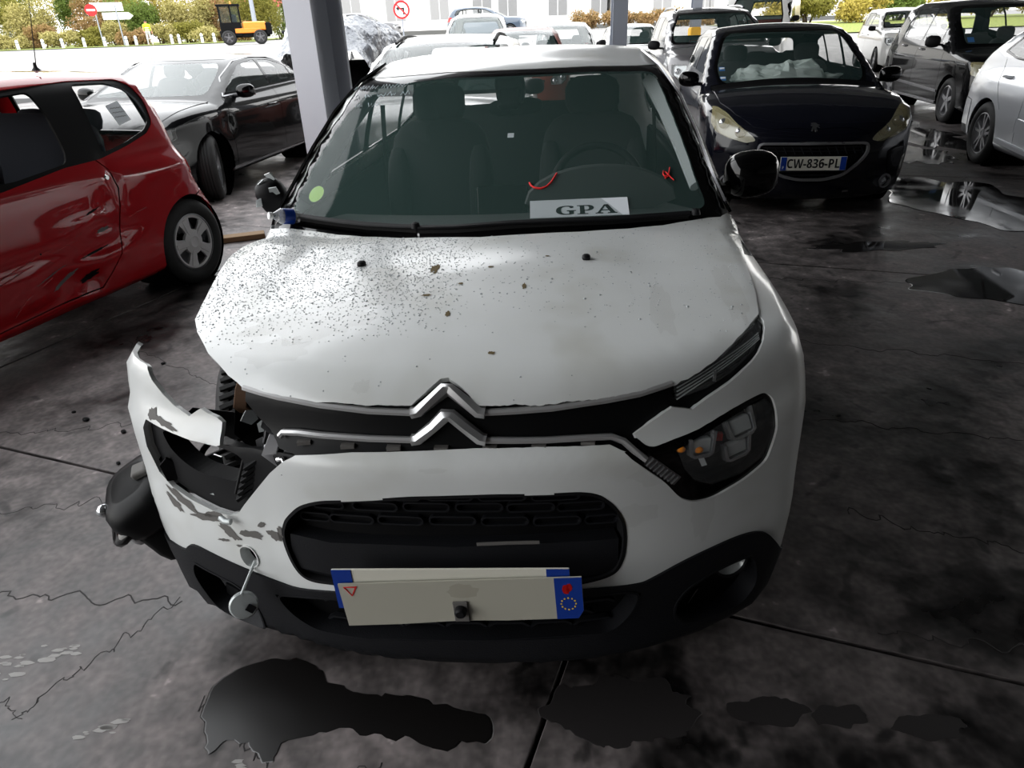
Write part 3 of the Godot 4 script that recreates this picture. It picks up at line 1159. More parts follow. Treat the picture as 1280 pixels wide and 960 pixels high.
const C3_HEADLAMP := [0.49, 0.702, 0.535, 0.716, 0.616, 0.737, 0.675, 0.751, 0.699, 0.755, 0.716, 0.737, 0.724, 0.704, 0.72, 0.668, 0.699, 0.62, 0.646, 0.597, 0.577, 0.593, 0.534, 0.617, 0.508, 0.655]
const C3_LHOLE := [-0.345, 0.716, -0.379, 0.698, -0.417, 0.665, -0.464, 0.613, -0.514, 0.557, -0.54, 0.525, -0.57, 0.514, -0.616, 0.515, -0.686, 0.527, -0.745, 0.546, -0.785, 0.573, -0.809, 0.637, -0.801, 0.693, -0.789, 0.716, -0.725, 0.71, -0.653, 0.706, -0.558, 0.704, -0.548, 0.708]
const C3_LHOLE_IN := [-0.758, 0.696, -0.721, 0.699, -0.655, 0.696, -0.559, 0.695, -0.505, 0.679, -0.506, 0.638, -0.538, 0.602, -0.585, 0.602, -0.659, 0.602, -0.71, 0.623, -0.746, 0.658]
const C3_GONE := [-0.345, 0.716, -0.548, 0.708, -0.542, 0.754, -0.557, 0.763, -0.577, 0.767, -0.603, 0.776, -0.641, 0.752, -0.683, 0.767, -0.72, 0.791, -0.748, 0.816, -0.764, 0.845, -0.774, 0.849, -1.1, 0.86, -1.1, 1.05, -0.2, 1.05, -0.2, 0.75]
const C3_OPENING := [-0.42, 0.496, -0.406, 0.532, -0.392, 0.55, -0.357, 0.585, -0.302, 0.607, -0.095, 0.633, 0.099, 0.64, 0.286, 0.635, 0.324, 0.622, 0.357, 0.587, 0.377, 0.546, 0.381, 0.503, 0.378, 0.461, 0.364, 0.425, 0.34, 0.411, 0.284, 0.401, 0.014, 0.4, -0.279, 0.385, -0.366, 0.38, -0.391, 0.397, -0.409, 0.441]
const C3_LOWER := [-1.0, 0.0, -1.0, 0.32, -0.753, 0.351, -0.737, 0.376, -0.71, 0.39, -0.629, 0.377, -0.541, 0.364, -0.5, 0.358, -0.421, 0.344, -0.283, 0.364, 0.013, 0.383, 0.282, 0.384, 0.417, 0.375, 0.435, 0.38, 0.493, 0.404, 0.55, 0.42, 0.638, 0.43, 0.694, 0.424, 0.736, 0.401, 0.775, 0.338, 0.798, 0.289, 0.86, 0.24, 1.0, 0.22, 1.0, 0.0]
const C3_FOG := [0.507, 0.225, 0.5, 0.281, 0.531, 0.326, 0.608, 0.354, 0.693, 0.356, 0.716, 0.315, 0.725, 0.241, 0.683, 0.194, 0.594, 0.2, 0.539, 0.204]
const C3_LFOG := [-0.734, 0.323, -0.713, 0.318, -0.587, 0.298, -0.545, 0.243, -0.54, 0.164, -0.57, 0.155, -0.626, 0.157, -0.702, 0.179, -0.74, 0.241, -0.75, 0.28]
const C3_TOW := [-0.555, 0.428, -0.538, 0.441, -0.517, 0.44, -0.504, 0.422, -0.504, 0.396, -0.523, 0.377, -0.545, 0.376, -0.556, 0.396]
const C3_LOWGRILLE := [-0.478, 0.306, -0.348, 0.335, -0.141, 0.359, 0.159, 0.367, 0.38, 0.362, 0.418, 0.348, 0.4, 0.289, 0.354, 0.239, 0.039, 0.236, -0.263, 0.219, -0.383, 0.218, -0.445, 0.253]
const C3_WS := [-0.621, 1.363, -0.242, 1.376, 0.062, 1.374, 0.357, 1.37, 0.651, 1.356, 0.679, 1.298, 0.705, 1.201, 0.735, 1.103, 0.757, 1.015, 0.758, 0.965, 0.752, 0.94, 0.531, 0.935, 0.293, 0.935, -0.015, 0.935, -0.273, 0.935, -0.454, 0.935, -0.667, 0.94, -0.745, 0.95, -0.72, 1.048, -0.705, 1.165, -0.649, 1.265]
const C3_WSIN := [-0.55, 1.338, -0.233, 1.358, 0.065, 1.354, 0.355, 1.353, 0.589, 1.342, 0.617, 1.323, 0.654, 1.201, 0.68, 1.104, 0.694, 1.027, 0.709, 0.983, 0.679, 0.972, 0.488, 0.966, 0.231, 0.964, -0.028, 0.966, -0.298, 0.97, -0.501, 0.976, -0.69, 0.985, -0.715, 1.005, -0.69, 1.124, -0.635, 1.248]

func stadium(w: float, h: float, n := 5) -> PackedVector2Array:
	var p := PackedVector2Array()
	var r := h * 0.5
	for i in n + 1:
		var a := -PI / 2 + PI * i / n
		p.append(Vector2(w * 0.5 - r + cos(a) * r, sin(a) * r))
	for i in n + 1:
		var a := PI / 2 + PI * i / n
		p.append(Vector2(-w * 0.5 + r + cos(a) * r, sin(a) * r))
	return p

func white_car() -> void:
	var P := params({"asym": 0.07, "lraise": 0.05, "dents": [[Vector3(0.5, 0.95, 0.72), Vector3(0.13, 0.5, 0.2), 0.006], [Vector3(-0.5, 0.97, 0.8), Vector3(0.1, 0.5, 0.22), 0.01], [Vector3(-0.62, 0.93, 0.5), Vector3(0.1, 0.5, 0.2), -0.008]]})
	var c := begin_car("hatchback_car", "white hatchback with smashed front corner and missing headlamp, nearest in the middle", [-0.133, 1.171, 0.0934, 0.0203], P, M["white paint"], [0.035, 104, 34])
	var h := c.hull
	var r := c.root
	# bonnet and the parts under its edge
	var bonnet := cut(c.body, 1, pg(C3_BONNET), [-1.0, 1.0, 0.75, 1.2, -0.2, 1.3])
	var bo := part(c, "bonnet", bonnet, c.paint, 0.004, 0.018)
	var band := cut(c.body, 0, pg(C3_BAND), FRONT)
	var drl := cut(band, 0, pg(C3_DRL), FRONT)
	part(c, "grille_band", band, M["satin black"], -0.012, 0.03)
	var dr := part(c, "daytime_lamp", drl, M["lamp glass"], 0.0)
	part(c, "lamp_backing", drl, M["piano black"], -0.025, 0.02, dr)
	for k in 4:
		var pts := []
		for q in 9:
			var t := q / 8.0
			pts.append(lerpf(0.495, 0.695, t)); pts.append(lerpf(0.812, 0.882, t) + 0.018 * sin(t * 3.0) * 0.3 + (k - 1.5) * 0.009 * (1.0 - 0.75 * t))
		obj("light_strip", bar(c, pts, rect2(0.0025, 0.003), -0.012), M["lamp grey"], dr)
	obj("light_strip", bar(c, [0.578, 0.822, 0.581, 0.845], rect2(0.006, 0.004), -0.008), M["reflector"], dr)
	obj("light_strip", bar(c, [0.488, 0.833, 0.53, 0.845, 0.6, 0.868, 0.69, 0.891], rect2(0.004, 0.004), -0.008), M["reflector"], dr)
	# right headlamp
	var hb := cut(c.body, 0, rounded(pg(C3_HEADBLK), 0.02), FRONT)
	var hl := cut(hb, 0, pg(C3_HEADLAMP), FRONT)
	part(c, "lamp_surround", hb, M["piano black"], -0.006, 0.02)
	var lamp := part(c, "headlamp", hl, M["lamp glass"], 0.001, 0.0, null, "headlamp under a clear cover, on the undamaged side")
	part(c, "lamp_housing", hl, M["piano black"], -0.05, 0.0, lamp)
	for e in [[0.553, 0.693, 0.062, 0.046, -0.1], [0.646, 0.717, 0.075, 0.048, 0.1], [0.641, 0.66, 0.07, 0.046, 0.12]]:
		var p := h.front(e[0], e[1], -0.014)
		var nn := h.normal(p)
		var xx := Vector3.UP.cross(nn).normalized()
		var tt := Transform3D(Basis(xx, nn.cross(xx), nn).rotated(nn, e[4]), p)
		var w: float = e[2]
		var hh: float = e[3]
		var u := PackedVector3Array()
		for q in [[-0.5, 0.45], [-0.44, -0.38], [-0.3, -0.5], [0.3, -0.5], [0.44, -0.38], [0.5, 0.7]]:
			u.append(Vector3(q[0] * w, q[1] * hh, 0))
		obj("lamp_bezel", sweep(u, rect2(0.007, 0.014), PackedVector3Array([Vector3(0, 0, 1)])).moved(tt), M["reflector"], lamp)
		obj("lamp_lens", box(Vector3(w * 0.84, hh * 0.8, 0.02), tt * at(0, 0, -0.006), 0.006), M["lamp grey"], lamp)
	obj("indicator_bulb", ball(Vector3(0.012, 0.008, 0.008), Transform3D(Basis(), h.front(0.545, 0.686, -0.012))), M["amber"], lamp)
	obj("indicator_bulb", ball(Vector3(0.012, 0.008, 0.008), Transform3D(Basis(), h.front(0.503, 0.699, -0.012))), M["amber"], lamp)
	obj("red_clip", box(Vector3(0.016, 0.018, 0.01), Transform3D(Basis(), h.front(0.598, 0.704, -0.02))), M["lamp red"], lamp)
	obj("white_clip", box(Vector3(0.012, 0.026, 0.008), Transform3D(Basis(Vector3(0, 0, 1), 0.4), h.front(0.562, 0.65, -0.02))), M["lamp grey"], lamp)
	# the crashed corner: wing gone, lamp gone
	cut(c.body, 0, pg(C3_GONE), [-1.2, 0.0, 0.5, 0.96, -0.2, 0.78])
	cut(c.body, 2, pg([0.4, 0.14, 0.4, 1.2, 1.2, 1.2, 1.2, 0.14]), [-1.2, -0.5, 0.0, 0.93, 0.2, 1.3])
	var hole := cut(c.body, 0, pg(C3_LHOLE), FRONT)
	cut(hole, 0, rounded(pg(C3_LHOLE_IN), 0.03), FRONT)
	part(c, "empty_lamp_frame", hole, M["black plastic"], -0.02, 0.05, null, "empty black frame where the other headlamp is missing")
	# bumper openings
	var op := cut(c.body, 0, rounded(pg(C3_OPENING), 0.03), FRONT)
	part(c, "upper_grille", op, M["dark plastic"], -0.05, 0.0)
	# rim of the opening
	var rim := PackedVector3Array()
	var rup := PackedVector3Array()
	var oo := rounded(pg(C3_OPENING), 0.03)
	for q in oo:
		var p := h.front(q.x, q.y)
		rup.append(h.normal(p))
		rim.append(p - h.normal(p) * 0.024)
	obj("grille_rim", sweep(rim, rect2(0.008, 0.05), rup, true), M["black plastic"], r)
	var ug := r.get_node("upper_grille")
	var rows := [[0.605, [-0.25, -0.131, -0.01, 0.11, 0.232]], [0.576, [-0.31, -0.19, -0.066, 0.056, 0.174, 0.289]], [0.541, [-0.352, -0.254, -0.132, -0.008, 0.113, 0.234, 0.338]]]
	for row in rows:
		for x in row[1]:
			var y: float = row[0] + 0.012 * (1.0 - pow(x / 0.35, 2.0)) - 0.006
			var p := h.front(x, y, -0.045)
			var w := 0.106
			if absf(x) > 0.3:
				w = 0.075
			var path := PackedVector3Array()
			for q in stadium(w, 0.022):
				path.append(p + Vector3(q.x, q.y, 0) + Vector3(0, 0, -0.35 * x * q.x))
			obj("grille_slot", sweep(path, rect2(0.004, 0.014), PackedVector3Array([Vector3(0, 0.1, 1).normalized()]), true), M["grained plastic"], ug)
	obj("bumper_beam", bar(c, [-0.408, 0.45, -0.3, 0.445, 0.0, 0.452, 0.3, 0.455, 0.368, 0.452], PackedVector2Array([Vector2(-0.055, -0.04), Vector2(0.055, -0.04), Vector2(0.055, 0.012), Vector2(0.04, 0.022), Vector2(-0.05, 0.022)]), -0.03), M["grained plastic"], ug)
	obj("scuffed_edge", bar(c, [0.05, 0.512, 0.12, 0.515, 0.19, 0.514], rect2(0.008, 0.002), -0.002), M["scraped primer"], ug)
	# lower black part
	var lo := cut(c.body, 0, rounded(pg(C3_LOWER), 0.04), [-1.2, 1.2, 0.0, 0.6, -0.3, 0.62])
	var lg := cut(lo, 0, pg(C3_LOWGRILLE), FRONT)
	var fog := cut(lo, 0, rounded(pg(C3_FOG), 0.03), FRONT)
	var lfog := cut(lo, 0, rounded(pg(C3_LFOG), 0.03), FRONT)
	var lower := part(c, "lower_bumper", lo, M["grained plastic"], 0.006, 0.02)
	var lgm := part(c, "lower_grille", lg, M["dark plastic"], -0.045)
	for row in 4:
		for k in 8:
			var x := -0.36 + k * 0.104 + (0.052 if row % 2 else 0.0)
			var y := 0.335 - row * 0.03 + 0.012 * (1.0 - pow(x / 0.35, 2.0)) + x * 0.02
			if x > 0.36 or x < -0.38 + row * 0.02:
				continue
			obj("grille_slat", bar(c, [x - 0.05, y - 0.008, x - 0.034, y + 0.003, x + 0.034, y + 0.004, x + 0.05, y - 0.007], rect2(0.006, 0.014), -0.03), M["grained plastic"], lgm)
	for e in [[C3_LOWGRILLE, 0.0], [C3_FOG, 0.0], [C3_LFOG, 0.0]]:
		var path := PackedVector3Array()
		var ups := PackedVector3Array()
		for q in rounded(pg(e[0]), 0.03):
			var p := h.front(q.x, q.y)
			ups.append(h.normal(p))
			path.append(p - h.normal(p) * 0.018)
		obj("opening_rim", sweep(path, rect2(0.006, 0.052), ups, true), M["grained plastic"], lower)
	part(c, "fog_lamp_pocket", fog, M["dark plastic"], -0.045)
	var fp := h.front(0.657, 0.336, -0.016)
	var fn := (h.normal(fp) + Vector3(-0.1, 0.1, 0.3)).normalized()
	var fx := Vector3.UP.cross(fn).normalized()
	var ft := Transform3D(Basis(fx, fn.cross(fx), fn), fp)
	var yz := Transform3D(Basis(Vector3(1, 0, 0), Vector3(0, 0, 1), Vector3(0, -1, 0)), Vector3.ZERO)
	var fl := obj("fog_lamp", lathe([0.046, -0.05, 0.046, 0.004, 0.042, 0.006, 0.04, 0.0], 24, ft * yz), M["black plastic"], r)
	obj("fog_reflector", lathe([0.04, 0.0, 0.03, -0.015, 0.0, -0.022], 24, ft * yz, 80), M["lamp grey"], fl)
	obj("fog_glass", lathe([0.04, 0.0, 0.022, 0.006, 0.0, 0.008], 24, ft * yz, 80), M["lamp glass"], fl)
	obj("fin", bar(c, [0.555, 0.235, 0.58, 0.275], rect2(0.004, 0.01), -0.03), M["dull chrome"], r)
	part(c, "empty_fog_pocket", lfog, M["black plastic"], -0.055, 0.0, null, "hollow fog lamp pocket on the crashed side")
	obj("pocket_ramp", bar(c, [-0.70, 0.205, -0.62, 0.185, -0.575, 0.2, -0.56, 0.26], rect2(0.05, 0.01), -0.04), M["black plastic"], r)
	# towing eye hole with its cap hanging out
	var tow := cut(c.body, 0, rounded(pg(C3_TOW), 0.02), FRONT)
	part(c, "towing_hole", tow, M["soft dark"], -0.04, 0.0)
	var tr := PackedVector3Array()
	var tu := PackedVector3Array()
	for q in rounded(pg(C3_TOW), 0.02):
		var p := h.front(q.x, q.y)
		tu.append(h.normal(p))
		tr.append(p - h.normal(p) * 0.012)
	obj("towing_hole_rim", sweep(tr, rect2(0.003, 0.03), tu, true), c.paint, r)
	var cp := Vector3(-0.527, 0.333, 0.0)
	var ct := Transform3D(Basis.from_euler(Vector3(-0.35, 0.45, 0.0)), cp)
	var cap := obj("hanging_cap", lathe([0.0, -0.03, 0.018, -0.03, 0.03, -0.012, 0.034, 0.0, 0.034, 0.006, 0.03, 0.01, 0.0, 0.012], 24, ct * yz), M["lamp grey"], r)
	obj("cap_tab", box(Vector3(0.02, 0.016, 0.004), ct * turned(0.014, -0.01, 0.014, 0, 0, -0.8)), M["black plastic"], cap)
	obj("cap_strap", tube(PackedVector3Array([h.front(-0.528, 0.388, -0.01), h.front(-0.528, 0.375, 0.006), cp + Vector3(0, 0.03, 0)]), 0.004, 6), M["lamp grey"], cap)
	# bumper skin and wing
	var bump := cut(c.body, 2, pg([-0.5, 0.0, -0.5, 0.78, 0.36, 0.78, 0.52, 0.6, 0.55, 0.0]), [-1.2, 1.2, 0.0, 0.8, -0.4, 0.6])
	bump.add(cut(c.body, 2, pg([-0.5, 0.0, -0.5, 0.9, 0.45, 0.9, 0.55, 0.0]), [-1.2, -0.45, 0.0, 0.9, -0.4, 0.5]))
	var bp := part(c, "bumper", bump, c.paint, 0.0, 0.012)
	for e in [[-0.64, 0.492, 0.05, 0.011, 5, 0.15], [-0.575, 0.468, 0.034, 0.013, 6, -0.5], [-0.51, 0.478, 0.036, 0.01, 7, 0.1], [-0.44, 0.49, 0.024, 0.011, 8, -0.2], [-0.72, 0.52, 0.05, 0.012, 9, -0.5], [-0.75, 0.50, 0.03, 0.012, 19, -0.6], [-0.62, 0.505, 0.03, 0.008, 29, 0.3], [-0.76, 0.735, 0.02, 0.012, 10, 0.6], [-0.72, 0.725, 0.04, 0.008, 11, -0.2], [-0.425, 0.5, 0.006, 0.02, 12, 0.0], [-0.6, 0.44, 0.02, 0.004, 13, 0.2], [-0.55, 0.435, 0.012, 0.004, 14, 0.0], [-0.475, 0.512, 0.012, 0.006, 15, 0.6]]:
		var bl := PackedVector2Array()
		for q in blob(1.0, 0.55, 26, e[4], e[2], e[3]):
			bl.append(q.rotated(e[5]) + Vector2(e[0], e[1]))
		var sc := cut(bump.copy(), 0, bl, FRONT)
		if sc.v.size():
			part(c, "scrape", sc, M["scraped primer"], 0.0012, 0.0, bp)
	for e in [[0.46, 0.66, 0.07, 0.03, 31], [0.4, 0.56, 0.05, 0.03, 32], [0.56, 0.53, 0.03, 0.07, 33], [-0.03, 0.7, 0.03, 0.006, 35]]:
		var bl := PackedVector2Array()
		for q in blob(1.0, 0.5, 24, e[4], e[2], e[3]):
			bl.append(q + Vector2(e[0], e[1]))
		var sc := cut(bump.copy(), 0, bl, FRONT)
		if sc.v.size():
			part(c, "dirt_film", sc, M["faint dirt"], 0.0012, 0.0, bp)
	# dirt and drops on the bonnet
	for e in [[-0.184, 0.118, 0.02, 0.012, 41], [-0.105, 0.62, 0.012, 0.03, 42], [-0.146, 0.56, 0.02, 0.012, 43], [-0.03, 0.36, 0.006, 0.012, 44], [0.146, 0.5, 0.005, 0.018, 45], [-0.1, 0.46, 0.012, 0.006, 46], [-0.06, 0.7, 0.03, 0.008, 47], [-0.02, 0.52, 0.006, 0.006, 48], [0.05, 0.62, 0.008, 0.006, 49], [-0.2, 0.5, 0.02, 0.01, 50], [0.2, 0.7, 0.006, 0.004, 51], [0.09, 0.2, 0.008, 0.005, 52]]:
		var bl := PackedVector2Array()
		for q in blob(1.0, 0.6, 20, e[4], e[2], e[3]):
			bl.append(q + Vector2(e[0], e[1]))
		var sc := cut(bonnet.copy(), 1, bl)
		if sc.v.size():
			part(c, "dirt_fleck", sc, M["brown dirt"] if e[2] < 0.014 else M["faint dirt"], 0.0052, 0.0, bo)
	for e in [[-0.36, 0.36, 0.17, 0.09, 61], [-0.2, 0.55, 0.16, 0.12, 62], [-0.42, 0.24, 0.09, 0.05, 63], [0.48, 0.4, 0.03, 0.12, 64], [0.66, 0.5, 0.03, 0.16, 65]]:
		var bl := PackedVector2Array()
		for q in blob(1.0, 0.5, 28, e[4], e[2], e[3]):
			bl.append(q + Vector2(e[0], e[1]))
		part(c, "dirt_film", cut(bonnet.copy(), 1, bl), M["faint dirt"], 0.0048, 0.0, bo)
	var rng := RandomNumberGenerator.new()
	rng.seed = 5
	# drops: random places on the bonnet skin, dense on the side that the rain reached
	var cum := PackedFloat32Array()
	var total := 0.0
	for i in bonnet.v.size() / 3:
		total += (bonnet.v[3 * i + 1] - bonnet.v[3 * i]).cross(bonnet.v[3 * i + 2] - bonnet.v[3 * i]).length()
		cum.append(total)
	var spots := []
	var norms := []
	while spots.size() < 6500:
		var i := mini(cum.bsearch(rng.randf() * total), cum.size() - 1)
		var u := rng.randf()
		var w := rng.randf()
		if u + w > 1.0:
			u = 1.0 - u; w = 1.0 - w
		var p := bonnet.v[3 * i] * (1.0 - u - w) + bonnet.v[3 * i + 1] * u + bonnet.v[3 * i + 2] * w
		var want := 1.0 if p.x < 0.02 else 0.1
		want *= clampf((-p.z - 0.24) / 0.25, 0.02, 1.0)
		if p.x < 0.02 and p.x > -0.15:
			want *= 1.0 - (p.x + 0.15) / 0.2
		if rng.randf() < want:
			spots.append(p)
			norms.append(bonnet.n[3 * i])
	var mm := MultiMesh.new()
	mm.transform_format = MultiMesh.TRANSFORM_3D
	mm.mesh = to_mesh(lathe([0.0, 0.62, 0.5, 0.55, 0.86, 0.32, 1.0, 0.0], 8, Transform3D(), 80))
	mm.instance_count = spots.size()
	for i in spots.size():
		var m: Vector3 = norms[i]
		var p: Vector3 = spots[i] + m * 0.0042
		var sx := rng.randf_range(0.0008, 0.0022) * (1.7 if rng.randf() < 0.06 else 1.0)
		var xa := m.cross(Vector3(0, 0, 1)).normalized()
		mm.set_instance_transform(i, Transform3D(Basis(xa * sx, m * sx, xa.cross(m) * sx), p))
	var mi := MultiMeshInstance3D.new()
	mi.multimesh = mm
	mi.material_override = M["water drop"]
	mi.name = "rain_drops"
	bo.add_child(mi, true)
	mi.set_meta("kind", "stuff")
	for x in [0.307, -0.326]:
		var p := h.top(x, 0.68, 0.004)
		obj("washer_jet", pebble(Vector3(0.012, 0.009, 0.014), turned(p.x, p.y + 0.004, p.z), 12, 0.7), M["black plastic"], bo)
	# chrome bars running into the double chevron
	var prof := PackedVector2Array([Vector2(-0.0075, -0.006), Vector2(0.0075, -0.006), Vector2(0.006, 0.003), Vector2(0.0, 0.006), Vector2(-0.006, 0.003)])
	var big := PackedVector2Array([Vector2(-0.013, -0.01), Vector2(0.013, -0.01), Vector2(0.011, 0.004), Vector2(0.0, 0.013), Vector2(-0.011, 0.004)])
	obj("chrome_bar", bar(c, [-0.473, 0.841, -0.43, 0.836, -0.385, 0.832, -0.277, 0.824, -0.168, 0.817, -0.065, 0.814], prof, 0.0), M["satin chrome"], r)
	obj("chrome_bar", bar(c, [0.075, 0.813, 0.15, 0.815, 0.224, 0.817, 0.341, 0.824, 0.409, 0.828, 0.478, 0.838], prof, 0.0), M["satin chrome"], r)
	obj("emblem_chevron", bar(c, [-0.075, 0.814, -0.062, 0.816, -0.029, 0.84, -0.004, 0.856, 0.008, 0.856, 0.031, 0.843, 0.07, 0.815, 0.083, 0.813], big, 0.002), M["satin chrome"], r)
	obj("chrome_bar", bar(c, [-0.388, 0.745, -0.38, 0.754, -0.341, 0.758, -0.283, 0.757, -0.172, 0.756, -0.068, 0.755], prof, 0.0), M["satin chrome"], r)
	obj("chrome_bar", bar(c, [0.074, 0.754, 0.14, 0.752, 0.206, 0.75, 0.29, 0.749, 0.349, 0.746, 0.375, 0.736, 0.397, 0.718, 0.422, 0.696], prof, 0.0), M["satin chrome"], r)
	obj("emblem_chevron", bar(c, [-0.078, 0.755, -0.066, 0.756, -0.03, 0.783, -0.003, 0.808, 0.01, 0.808, 0.035, 0.786, 0.07, 0.757, 0.083, 0.754], big, 0.002), M["satin chrome"], r)
	var fl2 := obj("side_light", bar(c, [0.422, 0.697, 0.445, 0.677, 0.492, 0.63], PackedVector2Array([Vector2(-0.014, -0.008), Vector2(0.014, -0.008), Vector2(0.012, 0.005), Vector2(-0.012, 0.005)]), 0.0), M["dull chrome"], r)
	for k in 8:
		var t := k / 7.0
		obj("light_rib", bar(c, [lerpf(0.42, 0.476, t) , lerpf(0.684, 0.628, t), lerpf(0.436, 0.492, t), lerpf(0.698, 0.642, t)], rect2(0.0022, 0.004), 0.006), M["reflector"], fl2)
	# number plates: a torn spare in front of the original one
	var pa := obj("number_plate", box(Vector3(0.53, 0.11, 0.006), Transform3D(), 0.002), M["plate white"], r)
	pa.transform = turned(-0.008, 0.432, 0.036, -0.05, 0.0, 0.022)
	obj("plate_band", box(Vector3(0.045, 0.108, 0.002), at(-0.242, 0, 0.0036)), M["plate blue"], pa)
	obj("plate_band", box(Vector3(0.05, 0.108, 0.002), at(0.24, 0, 0.0036)), M["plate blue"], pa)
	var pb := obj("number_plate", slab(pg([-0.268, -0.062, -0.271, 0.058, 0.272, 0.061, 0.272, -0.03, 0.26, -0.052, 0.1, -0.055, 0.0, -0.053, -0.15, -0.06]), 0.004), M["dirty plate"], r, "blank turned plate bolted over the other one")
	pb.transform = turned(0.013, 0.404, 0.05, -0.06, 0.0, 0.05)
	obj("plate_band", slab(pg([0.212, -0.053, 0.212, 0.06, 0.2715, 0.0605, 0.2715, -0.03, 0.2595, -0.0515]), 0.001, at(0, 0, 0.0008)), M["plate blue"], pb)
	for k in 12:
		obj("star", lathe([0.0, 0.0, 0.0022, 0.0, 0.0022, 0.0006, 0.0, 0.0006], 5, Transform3D(yz.basis, Vector3(0.24 + cos(TAU * k / 12) * 0.016, -0.01 + sin(TAU * k / 12) * 0.016, 0.001))), M["plate yellow"], pb)
	for e in [[0.236, 0.03, 0.008, 0.013, 71], [0.244, 0.034, 0.006, 0.012, 72]]:
		var bl := PackedVector2Array()
		for q in blob(1.0, 0.5, 14, e[4], e[2], e[3]):
			bl.append(q)
		obj("red_mark", slab(bl, 0.0006, at(e[0], e[1], 0.0014)), M["lamp red"], pb)
	obj("red_triangle", sweep(PackedVector3Array([Vector3(-0.258, 0.05, 0.001), Vector3(-0.23, 0.05, 0.001), Vector3(-0.243, 0.026, 0.001)]), rect2(0.0035, 0.001), PackedVector3Array([Vector3(0, 0, 1)]), true), M["sign red"], pb)
	obj("plate_bracket", box(Vector3(0.034, 0.056, 0.006), at(0.0, -0.024, 0.003), 0.002), M["scraped primer"], pb)
	obj("plate_bolt", lathe([0.0, 0.016, 0.009, 0.016, 0.013, 0.012, 0.014, 0.0], 14, Transform3D(yz.basis, Vector3(0, -0.018, 0.006))), M["black plastic"], pb)
	for e in [[0.01, 0.035, 0.035, 0.02, 81]]:
		var bl := PackedVector2Array()
		for q in blob(1.0, 0.4, 18, e[4], e[2], e[3]):
			bl.append(q)
		obj("dirt_film", slab(bl, 0.0004, at(e[0], e[1] - 0.005, 0.0006)), M["faint dirt"], pb)
	# windscreen with its black edge
	var ws := cut(c.body, 0, pg(C3_WS), [-1.0, 1.0, 0.9, 1.5, 0.8, 2.5])
	var glass_skin := cut(ws, 0, rounded(pg(C3_WSIN), 0.03), [-1.0, 1.0, 0.9, 1.5, 0.8, 2.5])
	part(c, "windscreen_edge", ws, M["piano black"], -0.002, 0.008)
	var wg := part(c, "windscreen", glass_skin, M["windscreen glass"], -0.002)
	part(c, "cowl", cut(c.body, 1, pg([-0.8, 0.8, 0.8, 0.8, 0.8, 1.24, -0.8, 1.24]), [-0.9, 0.9, 0.8, 1.04, 0.8, 1.3]), M["grained plastic"], -0.006)
	wiper(c, [-0.7, 0.982, -0.6, 0.976, -0.491, 0.969, -0.4, 0.965, -0.285, 0.961, -0.23, 0.96])
	wiper(c, [-0.22, 0.959, -0.1, 0.96, 0.077, 0.964, 0.23, 0.963, 0.382, 0.96, 0.64, 0.957])
	for e in [[-0.23, 0.96], [0.66, 0.955]]:
		var p := h.front(e[0], e[1], 0.015)
		obj("wiper_pivot", lathe([0.0, 0.02, 0.012, 0.016, 0.016, 0.0], 14, Transform3D(Basis(), p)), M["black plastic"], r)
	# handwriting and stickers on the glass
	var ink := Soup.new()
	for e in [[-0.66, 1.33, 0.27, 91], [-0.625, 1.305, 0.25, 92], [-0.6, 1.276, 0.11, 93]]:
		rng.seed = e[3]
		var run := PackedVector3Array()
		var x: float = e[0]
		var k := 0
		while x < e[0] + e[2]:
			var y: float = e[1] + (0.008 if k % 2 else -0.004) * rng.randf_range(0.3, 1.3) + (x - e[0]) * 0.03
			run.append(h.front(x, y, 0.0015))
			x += rng.randf_range(0.003, 0.012)
			k += 1
			if rng.randf() < 0.16 and run.size() > 2:
				ink.add(tube(run, 0.0011, 4))
				run = PackedVector3Array()
				x += 0.012
		if run.size() > 1:
			ink.add(tube(run, 0.0011, 4))
	obj("handwriting", ink, M["white crayon"], wg)
	for e in [[0.127, 1.058, 0.133, 1.051, 0.144, 1.046, 0.166, 1.043, 0.185, 1.047, 0.2, 1.056, 0.219, 1.076], [0.613, 1.04, 0.6, 1.05, 0.59, 1.06, 0.582, 1.063, 0.579, 1.056, 0.585, 1.05, 0.596, 1.052, 0.603, 1.064, 0.606, 1.07], [0.584, 1.046, 0.598, 1.05]]:
		var run := PackedVector3Array()
		for i in e.size() / 2:
			run.append(h.front(e[2 * i], e[2 * i + 1], 0.002))
		obj("crayon_mark", tube(run, 0.0032 if e[0] < 0.2 else 0.0022, 6), M["red crayon"], wg)
	var disc := PackedVector2Array()
	for i in 28:
		disc.append(Vector2(-0.639 + cos(TAU * i / 28) * 0.028, 1.042 + sin(TAU * i / 28) * 0.019))
	part(c, "round_sticker", cut(glass_skin.copy(), 0, disc), M["sticker green"], -0.004, 0.0, wg)
	part(c, "small_label", cut(glass_skin.copy(), 0, pg([0.037, 1.175, 0.037, 1.187, 0.06, 1.187, 0.06, 1.175])), M["paper"], -0.004, 0.0, wg)
	# cabin
	var cab := Soup.new()
	interior_main(c)
	# pillars, gutters, side glass
	side_glass(c, rounded(pg([1.42, 0.99, 2.02, 1.3, 2.5, 1.345, 3.0, 1.335, 3.42, 1.27, 3.55, 1.06, 3.2, 1.0]), 0.05), [[2.42, 2.42, 0.03], [3.22, 3.16, 0.02]], M["tinted glass"])
	var rwp := pg([-0.58, 1.04, -0.46, 1.32, 0.46, 1.32, 0.58, 1.04])
	windscreen(c, rwp, M["side glass"], 0.03, [-1.0, 1.0, 0.8, 1.5, 3.4, 4.2], "rear_window")
